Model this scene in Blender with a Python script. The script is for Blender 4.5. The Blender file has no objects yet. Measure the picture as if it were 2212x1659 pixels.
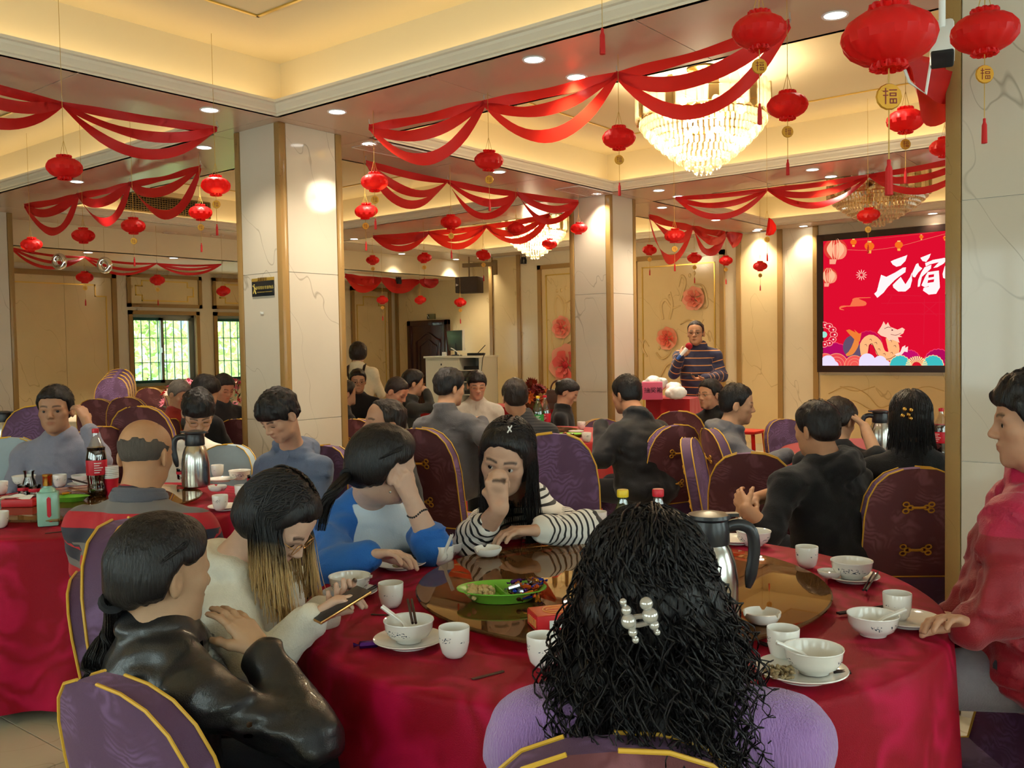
import bpy, bmesh, math, random
import numpy as np
from mathutils import Vector, Matrix, Euler
random.seed(7)
# ------------------------------------------------------------------ camera
F_PX, CX, CY, CAM_H = 1990.0, 1106.0, 829.5, 1.5
YAW, PITCH, ROLL = math.radians(38.73), math.radians(2.27), math.radians(0.98)
_f = np.array([math.cos(YAW)*math.cos(PITCH), math.sin(YAW)*math.cos(PITCH), -math.sin(PITCH)])
_r = np.array([math.sin(YAW), -math.cos(YAW), 0.0]); _d = np.cross(_f, _r)
RT = math.cos(ROLL)*_r + math.sin(ROLL)*_d; DN = -math.sin(ROLL)*_r + math.cos(ROLL)*_d; FW = _f
FWH = np.array([math.cos(YAW), math.sin(YAW), 0.0]); RTH = _r
CAM = np.array([0, 0, CAM_H])
def ray(u, v): return FW + RT*((u-CX)/F_PX) + DN*((v-CY)/F_PX)
def at(u, v, d): return CAM + ray(u, v)*d
def atz(u, v, z): r = ray(u, v); return CAM + r*((z-CAM_H)/r[2])
def atx(u, v, x): r = ray(u, v); return CAM + r*(x/r[0])
def aty(u, v, y): r = ray(u, v); return CAM + r*(y/r[1])
def hv(a):  # horizontal direction, 0 = towards camera, 90 = towards image right, 180 = away
    a = math.radians(a); return -FWH*math.cos(a) + RTH*math.sin(a)
scene = bpy.context.scene
COL = scene.collection
cam_data = bpy.data.cameras.new('camera'); cam_ob = bpy.data.objects.new('camera', cam_data); COL.objects.link(cam_ob)
cam_data.sensor_width = 36.0; cam_data.lens = F_PX/2212*36.0; cam_data.clip_start = 0.05
cam_ob.matrix_world = Matrix(((RT[0], -DN[0], -FW[0], 0), (RT[1], -DN[1], -FW[1], 0), (RT[2], -DN[2], -FW[2], CAM_H), (0, 0, 0, 1)))
scene.camera = cam_ob
# ------------------------------------------------------------------ world, exposure
world = bpy.data.worlds.new('world'); scene.world = world; world.use_nodes = True
bg = world.node_tree.nodes['Background']; bg.inputs[0].default_value = (0.97, 0.98, 1.0, 1); bg.inputs[1].default_value = 4.8
vs = scene.view_settings; vs.view_transform = 'Standard'; vs.look = 'None'; vs.gamma = 1.0; vs.use_curve_mapping = False; vs.exposure = 0.72
scene.cycles.use_denoising = True
scene.cycles.max_bounces = 6; scene.cycles.diffuse_bounces = 3; scene.cycles.glossy_bounces = 2; scene.cycles.transmission_bounces = 4; scene.cycles.transparent_max_bounces = 8
scene.cycles.use_adaptive_sampling = True; scene.cycles.adaptive_threshold = 0.08; scene.cycles.adaptive_min_samples = 12
scene.cycles.caustics_reflective = False; scene.cycles.caustics_refractive = False; scene.cycles.sample_clamp_indirect = 4.0
WARM = (1.0, 0.80, 0.48)
COVE_W, DOWN_W, CHAND_W = 4.0, 44.0, 70.0
def portal(loc, rot, sx, sy):
    l = bpy.data.lights.new('window_portal', 'AREA'); l.shape = 'RECTANGLE'; l.size = sx; l.size_y = sy; l.cycles.is_portal = True
    o = bpy.data.objects.new('window_portal', l); o.location = loc; o.rotation_euler = rot; COL.objects.link(o); return o
# ------------------------------------------------------------------ materials
MATS = {}
class NT:
    def __init__(s, name):
        s.m = bpy.data.materials.new(name); s.m.use_nodes = True; s.t = s.m.node_tree; s.n = s.t.nodes
        s.b = s.n['Principled BSDF']; s.out = s.n['Material Output']
    def add(s, typ, **kw):
        nd = s.n.new(typ)
        for k, v in kw.items():
            if k in nd.inputs and not hasattr(nd, k): nd.inputs[k].default_value = v
            else: setattr(nd, k, v)
        return nd
    def l(s, a, b): s.t.links.new(a, b)
def c4(c): return (c[0], c[1], c[2], 1.0)
def srgb(r, g, b):
    f = lambda x: (x/255/12.92) if x/255 <= 0.04045 else ((x/255+0.055)/1.055)**2.4
    return (f(r), f(g), f(b))
def mat(name, color, rough=0.5, metal=0.0, spec=0.5, emit=None, es=0.0, noise=0.0, nscale=40.0, bump=0.0, bscale=200.0, trans=0.0, ior=1.45, alpha=1.0, sheen=0.0, coat=0.0, sss=0.0, attr=None, stretch=None):
    if name in MATS: return MATS[name]
    k = NT(name); b = k.b
    b.inputs['Base Color'].default_value = c4(color); b.inputs['Roughness'].default_value = rough; b.inputs['Metallic'].default_value = metal
    b.inputs['Specular IOR Level'].default_value = spec; b.inputs['IOR'].default_value = ior
    if emit: b.inputs['Emission Color'].default_value = c4(emit); b.inputs['Emission Strength'].default_value = es
    b.inputs['Transmission Weight'].default_value = trans; b.inputs['Alpha'].default_value = alpha
    b.inputs['Sheen Weight'].default_value = sheen; b.inputs['Coat Weight'].default_value = coat
    if sss: b.inputs['Subsurface Weight'].default_value = sss; b.inputs['Subsurface Radius'].default_value = (0.012, 0.005, 0.003)
    src = None
    if attr:
        a = k.add('ShaderNodeAttribute', attribute_name=attr); src = a.outputs['Color']
    if noise or bump:
        tc = k.add('ShaderNodeTexCoord'); vec = tc.outputs['Object']
        if stretch:
            mp = k.add('ShaderNodeMapping'); mp.inputs['Scale'].default_value = stretch; k.l(vec, mp.inputs[0]); vec = mp.outputs[0]
    if noise:
        nz = k.add('ShaderNodeTexNoise', Scale=nscale, Detail=4.0); k.l(vec, nz.inputs['Vector'])
        mr = k.add('ShaderNodeMapRange'); mr.inputs[3].default_value = 1-noise; mr.inputs[4].default_value = 1+noise; k.l(nz.outputs[0], mr.inputs[0])
        mx = k.add('ShaderNodeMix', data_type='RGBA', blend_type='MULTIPLY'); mx.inputs[0].default_value = 1.0
        if src: k.l(src, mx.inputs[6])
        else: mx.inputs[6].default_value = c4(color)
        k.l(mr.outputs[0], mx.inputs[7]); src = mx.outputs[2]
    if src: k.l(src, b.inputs['Base Color'])
    if bump:
        bz = k.add('ShaderNodeTexNoise', Scale=bscale, Detail=3.0); k.l(vec, bz.inputs['Vector'])
        bm_ = k.add('ShaderNodeBump', Strength=bump, Distance=0.01); k.l(bz.outputs[0], bm_.inputs['Height']); k.l(bm_.outputs[0], b.inputs['Normal'])
    MATS[name] = k.m; return k.m
def marble(name, base, vein, rough=0.12, scale=1.0, amount=0.5, width=0.0035):
    if name in MATS: return MATS[name]
    k = NT(name); g = k.add('ShaderNodeNewGeometry'); mp = k.add('ShaderNodeCombineXYZ')
    dv = np.array([0.36, -0.36, -0.86]); dv /= np.linalg.norm(dv); e1 = np.cross(dv, (0, 0, 1)); e1 /= np.linalg.norm(e1); e2 = np.cross(dv, e1)
    for i_, (vec_, sc_) in enumerate(((dv, 0.42), (e1, 2.0), (e2, 2.0))):
        dt = k.add('ShaderNodeVectorMath', operation='DOT_PRODUCT'); k.l(g.outputs['Position'], dt.inputs[0]); dt.inputs[1].default_value = tuple(vec_*sc_*scale); k.l(dt.outputs['Value'], mp.inputs[i_])
    nz = k.add('ShaderNodeTexNoise', Scale=1.2, Detail=2.5, Roughness=0.45); k.l(mp.outputs[0], nz.inputs['Vector'])
    ab = k.add('ShaderNodeMath', operation='SUBTRACT'); ab.inputs[1].default_value = 0.5; k.l(nz.outputs[0], ab.inputs[0])
    a2 = k.add('ShaderNodeMath', operation='ABSOLUTE'); k.l(ab.outputs[0], a2.inputs[0])
    mr = k.add('ShaderNodeMapRange'); mr.inputs[1].default_value = 0.0; mr.inputs[2].default_value = width; mr.inputs[3].default_value = 1.0; mr.inputs[4].default_value = 0.0; k.l(a2.outputs[0], mr.inputs[0])
    n2 = k.add('ShaderNodeTexNoise', Scale=1.1, Detail=2.0); k.l(mp.outputs[0], n2.inputs['Vector'])
    m2 = k.add('ShaderNodeMapRange'); m2.inputs[1].default_value = 0.38; m2.inputs[2].default_value = 0.55; k.l(n2.outputs[0], m2.inputs[0])
    mu = k.add('ShaderNodeMath', operation='MULTIPLY'); k.l(mr.outputs[0], mu.inputs[0]); k.l(m2.outputs[0], mu.inputs[1])
    mu2 = k.add('ShaderNodeMath', operation='MULTIPLY'); mu2.inputs[1].default_value = amount; k.l(mu.outputs[0], mu2.inputs[0])
    n3 = k.add('ShaderNodeTexNoise', Scale=2.5, Detail=4.0); k.l(g.outputs['Position'], n3.inputs['Vector'])
    m3 = k.add('ShaderNodeMix', data_type='RGBA'); m3.inputs[6].default_value = c4(base); m3.inputs[7].default_value = c4([x*0.86 for x in base]); k.l(n3.outputs[0], m3.inputs[0])
    mx = k.add('ShaderNodeMix', data_type='RGBA'); mx.inputs[7].default_value = c4(vein); k.l(mu2.outputs[0], mx.inputs[0]); k.l(m3.outputs[2], mx.inputs[6])
    k.l(mx.outputs[2], k.b.inputs['Base Color']); k.b.inputs['Roughness'].default_value = rough; k.b.inputs['Specular IOR Level'].default_value = 0.3
    MATS[name] = k.m; return k.m
def emis(name, c, s):
    m = mat(name, (0, 0, 0), emit=c, es=s, rough=1.0, spec=0.0)
    if name.startswith(('screen_', 'downlight', 'chandelier')) and name != 'screen_red': m.cycles.emission_sampling = 'NONE'   # tiny emitters: seen and reflected, their lamps do the lighting
    return m
# ------------------------------------------------------------------ mesh builder
class MB:
    def __init__(s): s.v = []; s.f = []; s.m = []; s.mi = 0; s.n = 0
    def add(s, verts, faces, mi=None):
        o = s.n; s.v.extend([tuple(map(float, p)) for p in verts]); s.n += len(verts)
        s.f.extend([tuple(i+o for i in f) for f in faces]); s.m.extend([s.mi if mi is None else mi]*len(faces)); return s
    def box(s, c, size, R=None, mi=None):
        x, y, z = [q/2 for q in size]; c = np.array(c, float)
        P = np.array([(-x,-y,-z),(x,-y,-z),(x,y,-z),(-x,y,-z),(-x,-y,z),(x,-y,z),(x,y,z),(-x,y,z)])
        if R is not None: P = P @ np.array(R).T
        return s.add(P+c, [(0,3,2,1),(4,5,6,7),(0,1,5,4),(1,2,6,5),(2,3,7,6),(3,0,4,7)], mi)
    def bb(s, lo, hi, mi=None):
        lo = np.array(lo, float); hi = np.array(hi, float); return s.box((lo+hi)/2, hi-lo, mi=mi)
    def tube(s, pts, r, n=8, closed=False, caps=True, mi=None, flat=None, up=None):
        P = np.array(pts, float); K = len(P); r = np.broadcast_to(np.array(r, float), (K,))
        T = np.zeros_like(P)
        if closed: T = np.roll(P, -1, 0)-np.roll(P, 1, 0)
        else: T[1:-1] = P[2:]-P[:-2]; T[0] = P[1]-P[0]; T[-1] = P[-1]-P[-2]
        T /= np.maximum(np.linalg.norm(T, axis=1, keepdims=True), 1e-9)
        u = np.array(up if up is not None else ((0, 0, 1) if abs(T[0][2]) < 0.9 else (1, 0, 0)), float)
        V = []; a = np.arange(n)*2*math.pi/n; ca, sa = np.cos(a), np.sin(a)
        for i in range(K):
            t = T[i]; u = u - t*np.dot(u, t); nn = np.linalg.norm(u)
            if nn < 1e-6: u = np.cross(t, (0.3, 0.5, 0.8)); nn = np.linalg.norm(u)
            u = u/nn; w = np.cross(t, u); fl = 1.0 if flat is None else flat
            V.append(P[i] + r[i]*(ca[:, None]*w + fl*sa[:, None]*u))
        V = np.concatenate(V); fs = []
        R_ = K if closed else K-1
        for i in range(R_):
            j = (i+1) % K
            for q in range(n):
                q2 = (q+1) % n; fs.append((i*n+q, i*n+q2, j*n+q2, j*n+q))
        if caps and not closed:
            fs.append(tuple(range(n-1, -1, -1))); fs.append(tuple((K-1)*n+q for q in range(n)))
        return s.add(V, fs, mi)
    def lathe(s, prof, n=24, c=(0, 0, 0), mi=None, R=None, caps=True):
        V = []; fs = []; K = len(prof)
        for (r, z) in prof:
            for q in range(n):
                a = 2*math.pi*q/n; V.append((r*math.cos(a), r*math.sin(a), z))
        for i in range(K-1):
            for q in range(n):
                q2 = (q+1) % n; fs.append((i*n+q, i*n+q2, (i+1)*n+q2, (i+1)*n+q))
        if caps and prof[0][0] > 1e-5: fs.append(tuple(range(n-1, -1, -1)))
        if caps and prof[-1][0] > 1e-5: fs.append(tuple((K-1)*n+q for q in range(n)))
        V = np.array(V)
        if R is not None: V = V @ np.array(R).T
        return s.add(V+np.array(c, float), fs, mi)
    def prism(s, outline, O, U, W, N, t, mi=None):  # polygon in plane (O,U,W), thickness t along N
        O, U, W, N = [np.array(q, float) for q in (O, U, W, N)]; n = len(outline)
        A = [O+U*a+W*b for a, b in outline]; B = [p+N*t for p in A]
        fs = [tuple(range(n-1, -1, -1)), tuple(range(n, 2*n))]+[(i, (i+1) % n, n+(i+1) % n, n+i) for i in range(n)]
        return s.add(A+B, fs, mi)
    def grid(s, P, mi=None, wrap=False):  # P array (a,b,3)
        P = np.array(P, float); a, b = P.shape[:2]; fs = []
        for i in range(a-1):
            for j in range(b if wrap else b-1): fs.append((i*b+j, i*b+(j+1) % b, (i+1)*b+(j+1) % b, (i+1)*b+j))
        return s.add(P.reshape(-1, 3), fs, mi)
    def ball(s, c, r, n=12, m=8, mi=None, sc=(1, 1, 1), R=None):
        V = []; fs = []
        for i in range(m+1):
            t = math.pi*i/m
            for q in range(n):
                a = 2*math.pi*q/n; V.append((r*sc[0]*math.sin(t)*math.cos(a), r*sc[1]*math.sin(t)*math.sin(a), r*sc[2]*math.cos(t)))
        for i in range(m):
            for q in range(n): fs.append((i*n+q, (i+1)*n+q, (i+1)*n+(q+1) % n, i*n+(q+1) % n))
        V = np.array(V)
        if R is not None: V = V @ np.array(R).T
        return s.add(V+np.array(c, float), fs, mi)
    def mesh(s, name, mats, smooth=True):
        me = bpy.data.meshes.new(name); me.from_pydata(s.v, [], s.f)
        for m_ in (mats if isinstance(mats, (list, tuple)) else [mats]): me.materials.append(m_)
        if any(s.m): me.polygons.foreach_set('material_index', s.m)
        if smooth:
            me.polygons.foreach_set('use_smooth', [True]*len(me.polygons)); me.set_sharp_from_angle(angle=math.radians(38))
        me.update(); return me
    def build(s, name, mats, parent=None, smooth=True, bevel=0.0):
        me = s.mesh(name, mats, smooth)
        if bevel:
            b = bmesh.new(); b.from_mesh(me); bmesh.ops.bevel(b, geom=[e for e in b.edges if len(e.link_faces) == 2 and e.calc_face_angle(0) > 0.5], offset=bevel, segments=2, affect='EDGES', profile=0.5); b.to_mesh(me); b.free()
            me.polygons.foreach_set('use_smooth', [True]*len(me.polygons)); me.set_sharp_from_angle(angle=math.radians(38))
        return obj(name, me, parent)
def obj(name, me, parent=None):
    o = bpy.data.objects.new(name, me); COL.objects.link(o)
    if parent is not None: o.parent = parent
    return o
def tag(o, label=None, cat=None, group=None, kind=None):
    if label: o['label'] = label
    if cat: o['category'] = cat
    if group: o['group'] = group
    if kind: o['kind'] = kind
    return o
def thing(name, label, cat, loc=(0, 0, 0), rz=0.0, group=None):
    o = bpy.data.objects.new(name, None); COL.objects.link(o); o.location = [float(q) for q in loc]; o.rotation_euler = (0, 0, rz); o.empty_display_size = 0.1
    return tag(o, label, cat, group)
KIDS = {}
def dup(root, loc=None, rz=None, label=None, scale=None, group=None):
    kids = {}
    for o in bpy.data.objects:
        if o.parent is not None: kids.setdefault(o.parent.name, []).append(o)
    def cp(o, par):
        c = o.copy(); COL.objects.link(c); c.parent = par
        for k in kids.get(o.name, []): cp(k, c)
        return c
    r = cp(root, root.parent)
    if loc is not None: r.location = [float(q) for q in loc]
    if rz is not None: r.rotation_euler = (0, 0, rz)
    if scale is not None: r.scale = (scale,)*3
    if label: r['label'] = label
    if group: r['group'] = group
    return r
def struct(name, mb, m, smooth=False, bevel=0.0): return tag(mb.build(name, m, smooth=smooth, bevel=bevel), kind='structure')
def Rz(a): c, s = math.cos(a), math.sin(a); return np.array([[c, -s, 0], [s, c, 0], [0, 0, 1]])
def basis(fwd, up=(0, 0, 1)):  # columns x(right) y(fwd) z(up)
    y = np.array(fwd, float); y /= np.linalg.norm(y); z = np.array(up, float); z = z-y*np.dot(z, y); z /= np.linalg.norm(z); x = np.cross(y, z)
    return np.stack([x, y, z], 1)
# ------------------------------------------------------------------ structure
S, CEIL, LOW = 3.05, 3.46, 2.76
XE = [(-1.4, 3.84), (4.70, 7.94), (8.80, 11.75)]; YE = [(0.95, 5.03), (5.80, 10.15)]
X0, X1, Y0, Y1, XS, XD, YB, YC = -2.4, 12.6, -2.6, 13.0, 12.2, 12.6, 10.98, 10.2
M_wall = marble('cream_wall_marble', srgb(222, 206, 174), srgb(150, 128, 92))
M_pan = marble('yellow_panel_marble', srgb(220, 194, 144), srgb(140, 106, 60), rough=0.14, width=0.0045)
M_pil = marble('pillar_marble', srgb(210, 199, 180), srgb(112, 98, 78), rough=0.08, width=0.003)
M_trim = marble('brown_trim_marble', srgb(162, 128, 78), srgb(104, 76, 42), rough=0.2, scale=4.0)
M_gold = mat('gold_inlay', srgb(214, 178, 84), rough=0.3, metal=0.6)
M_ceil = mat('cream_ceiling_paint', srgb(230, 212, 172), rough=0.6)
M_soff = mat('glossy_soffit_panel', srgb(208, 186, 166), rough=0.24, spec=0.6)
M_corn = mat('cornice_paint', srgb(226, 216, 196), rough=0.45)
M_cove = emis('cove_led', WARM, COVE_W)
M_floor = marble('floor_tile_marble', srgb(205, 190, 160), srgb(150, 130, 100), rough=0.15)
# floor of square tiles
fl = struct('floor', MB().bb((X0, Y0, -0.1), (X1+0.3, Y1+0.2, -0.012)), mat('floor_grout', (0.25, 0.22, 0.18), rough=0.9))
tm = MB().box((0, 0, -0.006), (0.994, 0.994, 0.012)).mesh('floor_tile', M_floor, smooth=False)
for i in range(15):
    for j in range(16):
        o = obj('floor_tile', tm, fl); o.location = (X0+0.5+i, Y0+0.5+j, 0)
# ceiling: slab with coffers, glossy panels under the beams
cb = MB()
xs = [X0]+[q for e in XE for q in e]+[X1+0.2]; ys = [Y0]+[q for e in YE for q in e]+[YB]
SB = 0.16
for i in range(len(xs)-1):
    for j in range(len(ys)-1):
        if i % 2 == 1 and j % 2 == 1: continue
        cb.bb((xs[i], ys[j], S+0.012), (xs[i+1], ys[j+1], S+0.05))
cb.bb((X0, YB, LOW), (X1+0.2, Y1+0.2, LOW+0.05))               # lower ceiling along the windows
cb.bb((X0, YB-0.02, LOW-0.0), (X1+0.2, YB+0.1, S+0.02))         # drop face
for (x0, x1) in XE:
    for (y0, y1) in YE:
        a0, a1, b0, b1 = x0-SB, x1+SB, y0-SB, y1+SB
        cb.bb((a0-0.05, b0-0.05, CEIL), (a1+0.05, b1+0.05, CEIL+0.05))
        cb.bb((a0-0.05, b0-0.05, S+0.03), (a0, b1+0.05, CEIL)); cb.bb((a1, b0-0.05, S+0.03), (a1+0.05, b1+0.05, CEIL))
        cb.bb((a0, b0-0.05, S+0.03), (a1, b0, CEIL)); cb.bb((a0, b1, S+0.03), (a1, b1+0.05, CEIL))
ceil = struct('ceiling', cb, M_ceil)
def soffit_run(x0, x1, y0, y1, along, step=1.21):
    n = max(1, round(((x1-x0) if along == 'x' else (y1-y0))/step)); g = 0.003
    for i in range(n):
        if along == 'x': lo = (x0+(x1-x0)*i/n+g, y0+g, S); hi = (x0+(x1-x0)*(i+1)/n-g, y1-g, S+0.012)
        else: lo = (x0+g, y0+(y1-y0)*i/n+g, S); hi = (x1-g, y0+(y1-y0)*(i+1)/n-g, S+0.012)
        MB().bb(lo, hi).build('soffit_panel', M_soff, ceil, smooth=False)
for i in range(len(xs)-1):
    for j in range(len(ys)-1):
        if i % 2 == 1 and j % 2 == 1: continue
        if xs[i+1] < -1 and ys[j+1] < 0: continue
        soffit_run(xs[i], xs[i+1], ys[j], ys[j+1], 'x' if (xs[i+1]-xs[i]) > (ys[j+1]-ys[j]) else 'y')
prof = [(0.0, 0.0), (0.0, 0.012), (-0.012, 0.018), (-0.012, 0.03), (-0.03, 0.055), (-0.034, 0.07), (-0.05, 0.075), (-0.05, 0.092), (-0.02, 0.092), (0.0, 0.06), (0.03, 0.02), (0.03, 0.0)]  # x: + away from opening
def cornice(x0, x1, y0, y1):
    rows = []
    for (o_, z) in prof:
        rows.append([(x0-o_, y0-o_, S+z), (x1+o_, y0-o_, S+z), (x1+o_, y1+o_, S+z), (x0-o_, y1+o_, S+z)])
    return MB().grid(np.array(rows+[rows[0]]), wrap=True).build('cornice', M_corn, ceil, smooth=False)
for (x0, x1) in XE:
    for (y0, y1) in YE:
        cornice(x0, x1, y0, y1)
        lm = MB(); z = S+0.06
        for lo, hi in (((x0-0.10, y0, z), (x0-0.07, y1, z+0.02)), ((x1+0.07, y0, z), (x1+0.10, y1, z+0.02)), ((x0, y0-0.10, z), (x1, y0-0.07, z+0.02)), ((x0, y1+0.07, z), (x1, y1+0.10, z+0.02))): lm.bb(lo, hi)
        lm.build('cove_light_strip', M_cove, ceil, smooth=False)
        gi = MB(); q, w = 0.48, 0.009
        a0, a1, b0, b1 = x0+q, x1-q, y0+q, y1-q
        for lo, hi in (((a0, b0, 0), (a1, b0+w*2, 0)), ((a0, b1-w*2, 0), (a1, b1, 0)), ((a0, b0, 0), (a0+w*2, b1, 0)), ((a1-w*2, b0, 0), (a1, b1, 0))):
            gi.bb((lo[0], lo[1], CEIL-0.008), (hi[0], hi[1], CEIL+0.001))
        gi.build('gold_inlay', M_gold, ceil, smooth=False)
# walls
def wall(name, axis, pos, thick, a0, a1, z0, z1, holes, m):
    """axis 'x': plane x=pos spanning y a0..a1 ; axis 'y': plane y=pos spanning x a0..a1; holes (a,b,za,zb)"""
    mb = MB(); cuts = sorted(set([a0, a1]+[h for q in holes for h in q[:2]]))
    for i in range(len(cuts)-1):
        c0, c1 = cuts[i], cuts[i+1]; zs = [(z0, z1)]
        for h in holes:
            if h[0] <= c0 and h[1] >= c1: zs = [(z0, h[2]), (h[3], z1)]
        for za, zb in zs:
            lo, hi = (min(pos, pos+thick), max(pos, pos+thick))
            if axis == 'x': mb.bb((lo, c0, za), (hi, c1, zb))
            else: mb.bb((c0, lo, za), (c1, hi, zb))
    return struct(name, mb, m)
WIN = [(7.18, 8.26), (8.62, 9.70), (10.06, 11.14)]; WZ = (1.0, 2.10)
w_win = wall('wall_window', 'y', Y1, 0.24, X0, X1+0.2, 0, LOW+0.02, [(a, b, WZ[0], WZ[1]) for a, b in WIN], M_wall)
w_door = wall('wall_door', 'x', XD, 0.2, YC, Y1, 0, S, [], M_pan)
w_stage = wall('wall_stage', 'x', XS, 0.6, Y0, YC, 0, S+0.02, [], M_wall)
RW = [(-1.6, 0.3), (0.9, 2.8), (3.6, 5.5), (6.2, 8.1)]; BW = [(-1.4, 0.4), (1.0, 2.8), (3.4, 5.2), (6.0, 7.8)]; OZ = (0.9, 2.5)
w_right = wall('wall_right', 'y', Y0, -0.24, X0-0.2, X1, 0, S+0.02, [(a, b, OZ[0], OZ[1]) for a, b in RW], M_wall)
w_back = wall('wall_back', 'x', X0, -0.24, Y0, Y1+0.2, 0, S+0.02, [(a, b, OZ[0], OZ[1]) for a, b in BW], M_wall)
for a, b in RW: portal(((a+b)/2, Y0-0.26, sum(OZ)/2), (math.radians(90), 0, math.radians(180)), b-a, OZ[1]-OZ[0])
for a, b in BW: portal((X0-0.26, (a+b)/2, sum(OZ)/2), (math.radians(90), 0, math.radians(90)), b-a, OZ[1]-OZ[0])
for a, b in WIN: portal(((a+b)/2, Y1+0.26, sum(WZ)/2), (math.radians(90), 0, 0), b-a, WZ[1]-WZ[0])
def frame(par, axis, pos, sgn, a0, a1, z0, z1, w, t, m, name='panel_frame'):
    mb = MB()
    for (p0, p1, q0, q1) in ((a0, a1, z1-w, z1), (a0, a1, z0, z0+w), (a0, a0+w, z0, z1), (a1-w, a1, z0, z1)):
        if axis == 'x': mb.bb((min(pos, pos+sgn*t), p0, q0), (max(pos, pos+sgn*t), p1, q1))
        else: mb.bb((p0, min(pos, pos+sgn*t), q0), (p1, max(pos, pos+sgn*t), q1))
    return mb.build(name, m, par, smooth=False)
def slab(par, axis, pos, sgn, a0, a1, z0, z1, t, m, name):
    lo, hi = min(pos, pos+sgn*t), max(pos, pos+sgn*t)
    mb = MB().bb((lo, a0, z0), (hi, a1, z1)) if axis == 'x' else MB().bb((a0, lo, z0), (a1, hi, z1))
    return mb.build(name, m, par, smooth=False)
def inlay(par, axis, pos, sgn, a0, a1, z0, z1, nx, nz, m):  # stepped-corner gold line
    pts = [(a0+nx, z0), (a1-nx, z0), (a1-nx, z0+nz), (a1, z0+nz), (a1, z1-nz), (a1-nx, z1-nz), (a1-nx, z1), (a0+nx, z1), (a0+nx, z1-nz), (a0, z1-nz), (a0, z0+nz), (a0+nx, z0+nz)]
    mb = MB(); w = 0.009
    for i in range(12):
        p, q = pts[i], pts[(i+1) % 12]; lo = (min(p[0], q[0])-w, min(p[1], q[1])-w); hi = (max(p[0], q[0])+w, max(p[1], q[1])+w)
        if axis == 'x': mb.bb((min(pos, pos+sgn*0.006), lo[0], lo[1]), (max(pos, pos+sgn*0.006), hi[0], hi[1]))
        else: mb.bb((lo[0], min(pos, pos+sgn*0.006), lo[1]), (hi[0], max(pos, pos+sgn*0.006), hi[1]))
    mb.build('gold_inlay', m, par, smooth=False)
# window wall panels
for (a, b) in ((4.75, 6.92), (11.5, 12.45)):
    for i in range(3 if b-a > 1.5 else 1):
        n = 3 if b-a > 1.5 else 1
        slab(w_win, 'y', Y1, -1, a+(b-a)*i/n+0.002, a+(b-a)*(i+1)/n-0.002, 0.1, 2.64, 0.012, M_pan, 'marble_panel')
    frame(w_win, 'y', Y1, -1, a-0.03, b+0.03, 0.06, 2.68, 0.07, 0.045, M_trim); inlay(w_win, 'y', Y1-0.012, -1, a+0.12, b-0.12, 0.2, 2.5, 0.16, 0.16, M_gold)
for n, (a, b) in enumerate(WIN):
    slab(w_win, 'y', Y1, -1, a-0.02, b+0.06, 2.24, 2.66, 0.012, M_pan, 'marble_panel'); frame(w_win, 'y', Y1, -1, a-0.06, b+0.1, 2.2, 2.7, 0.055, 0.04, M_trim)
    inlay(w_win, 'y', Y1-0.012, -1, a+0.08, b-0.04, 2.3, 2.6, 0.1, 0.08, M_gold)
    frame(w_win, 'y', Y1, -1, a-0.05, b+0.05, WZ[0]-0.05, WZ[1]+0.05, 0.06, 0.035, M_trim, 'window_surround')
M_alu = mat('grey_window_aluminium', srgb(120, 128, 120), rough=0.35, metal=0.5)
M_green = mat('green_window_frame', srgb(40, 92, 84), rough=0.4, metal=0.3)
k = NT('window_glass'); k.n.remove(k.b)
tr = k.add('ShaderNodeBsdfTransparent'); tr.inputs[0].default_value = (0.86, 0.95, 0.92, 1); gl = k.add('ShaderNodeBsdfGlossy'); gl.inputs['Roughness'].default_value = 0.03
mx = k.add('ShaderNodeMixShader'); mx.inputs[0].default_value = 0.08; k.l(tr.outputs[0], mx.inputs[1]); k.l(gl.outputs[0], mx.inputs[2]); k.l(mx.outputs[0], k.out.inputs[0]); M_wglass = k.m
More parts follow.
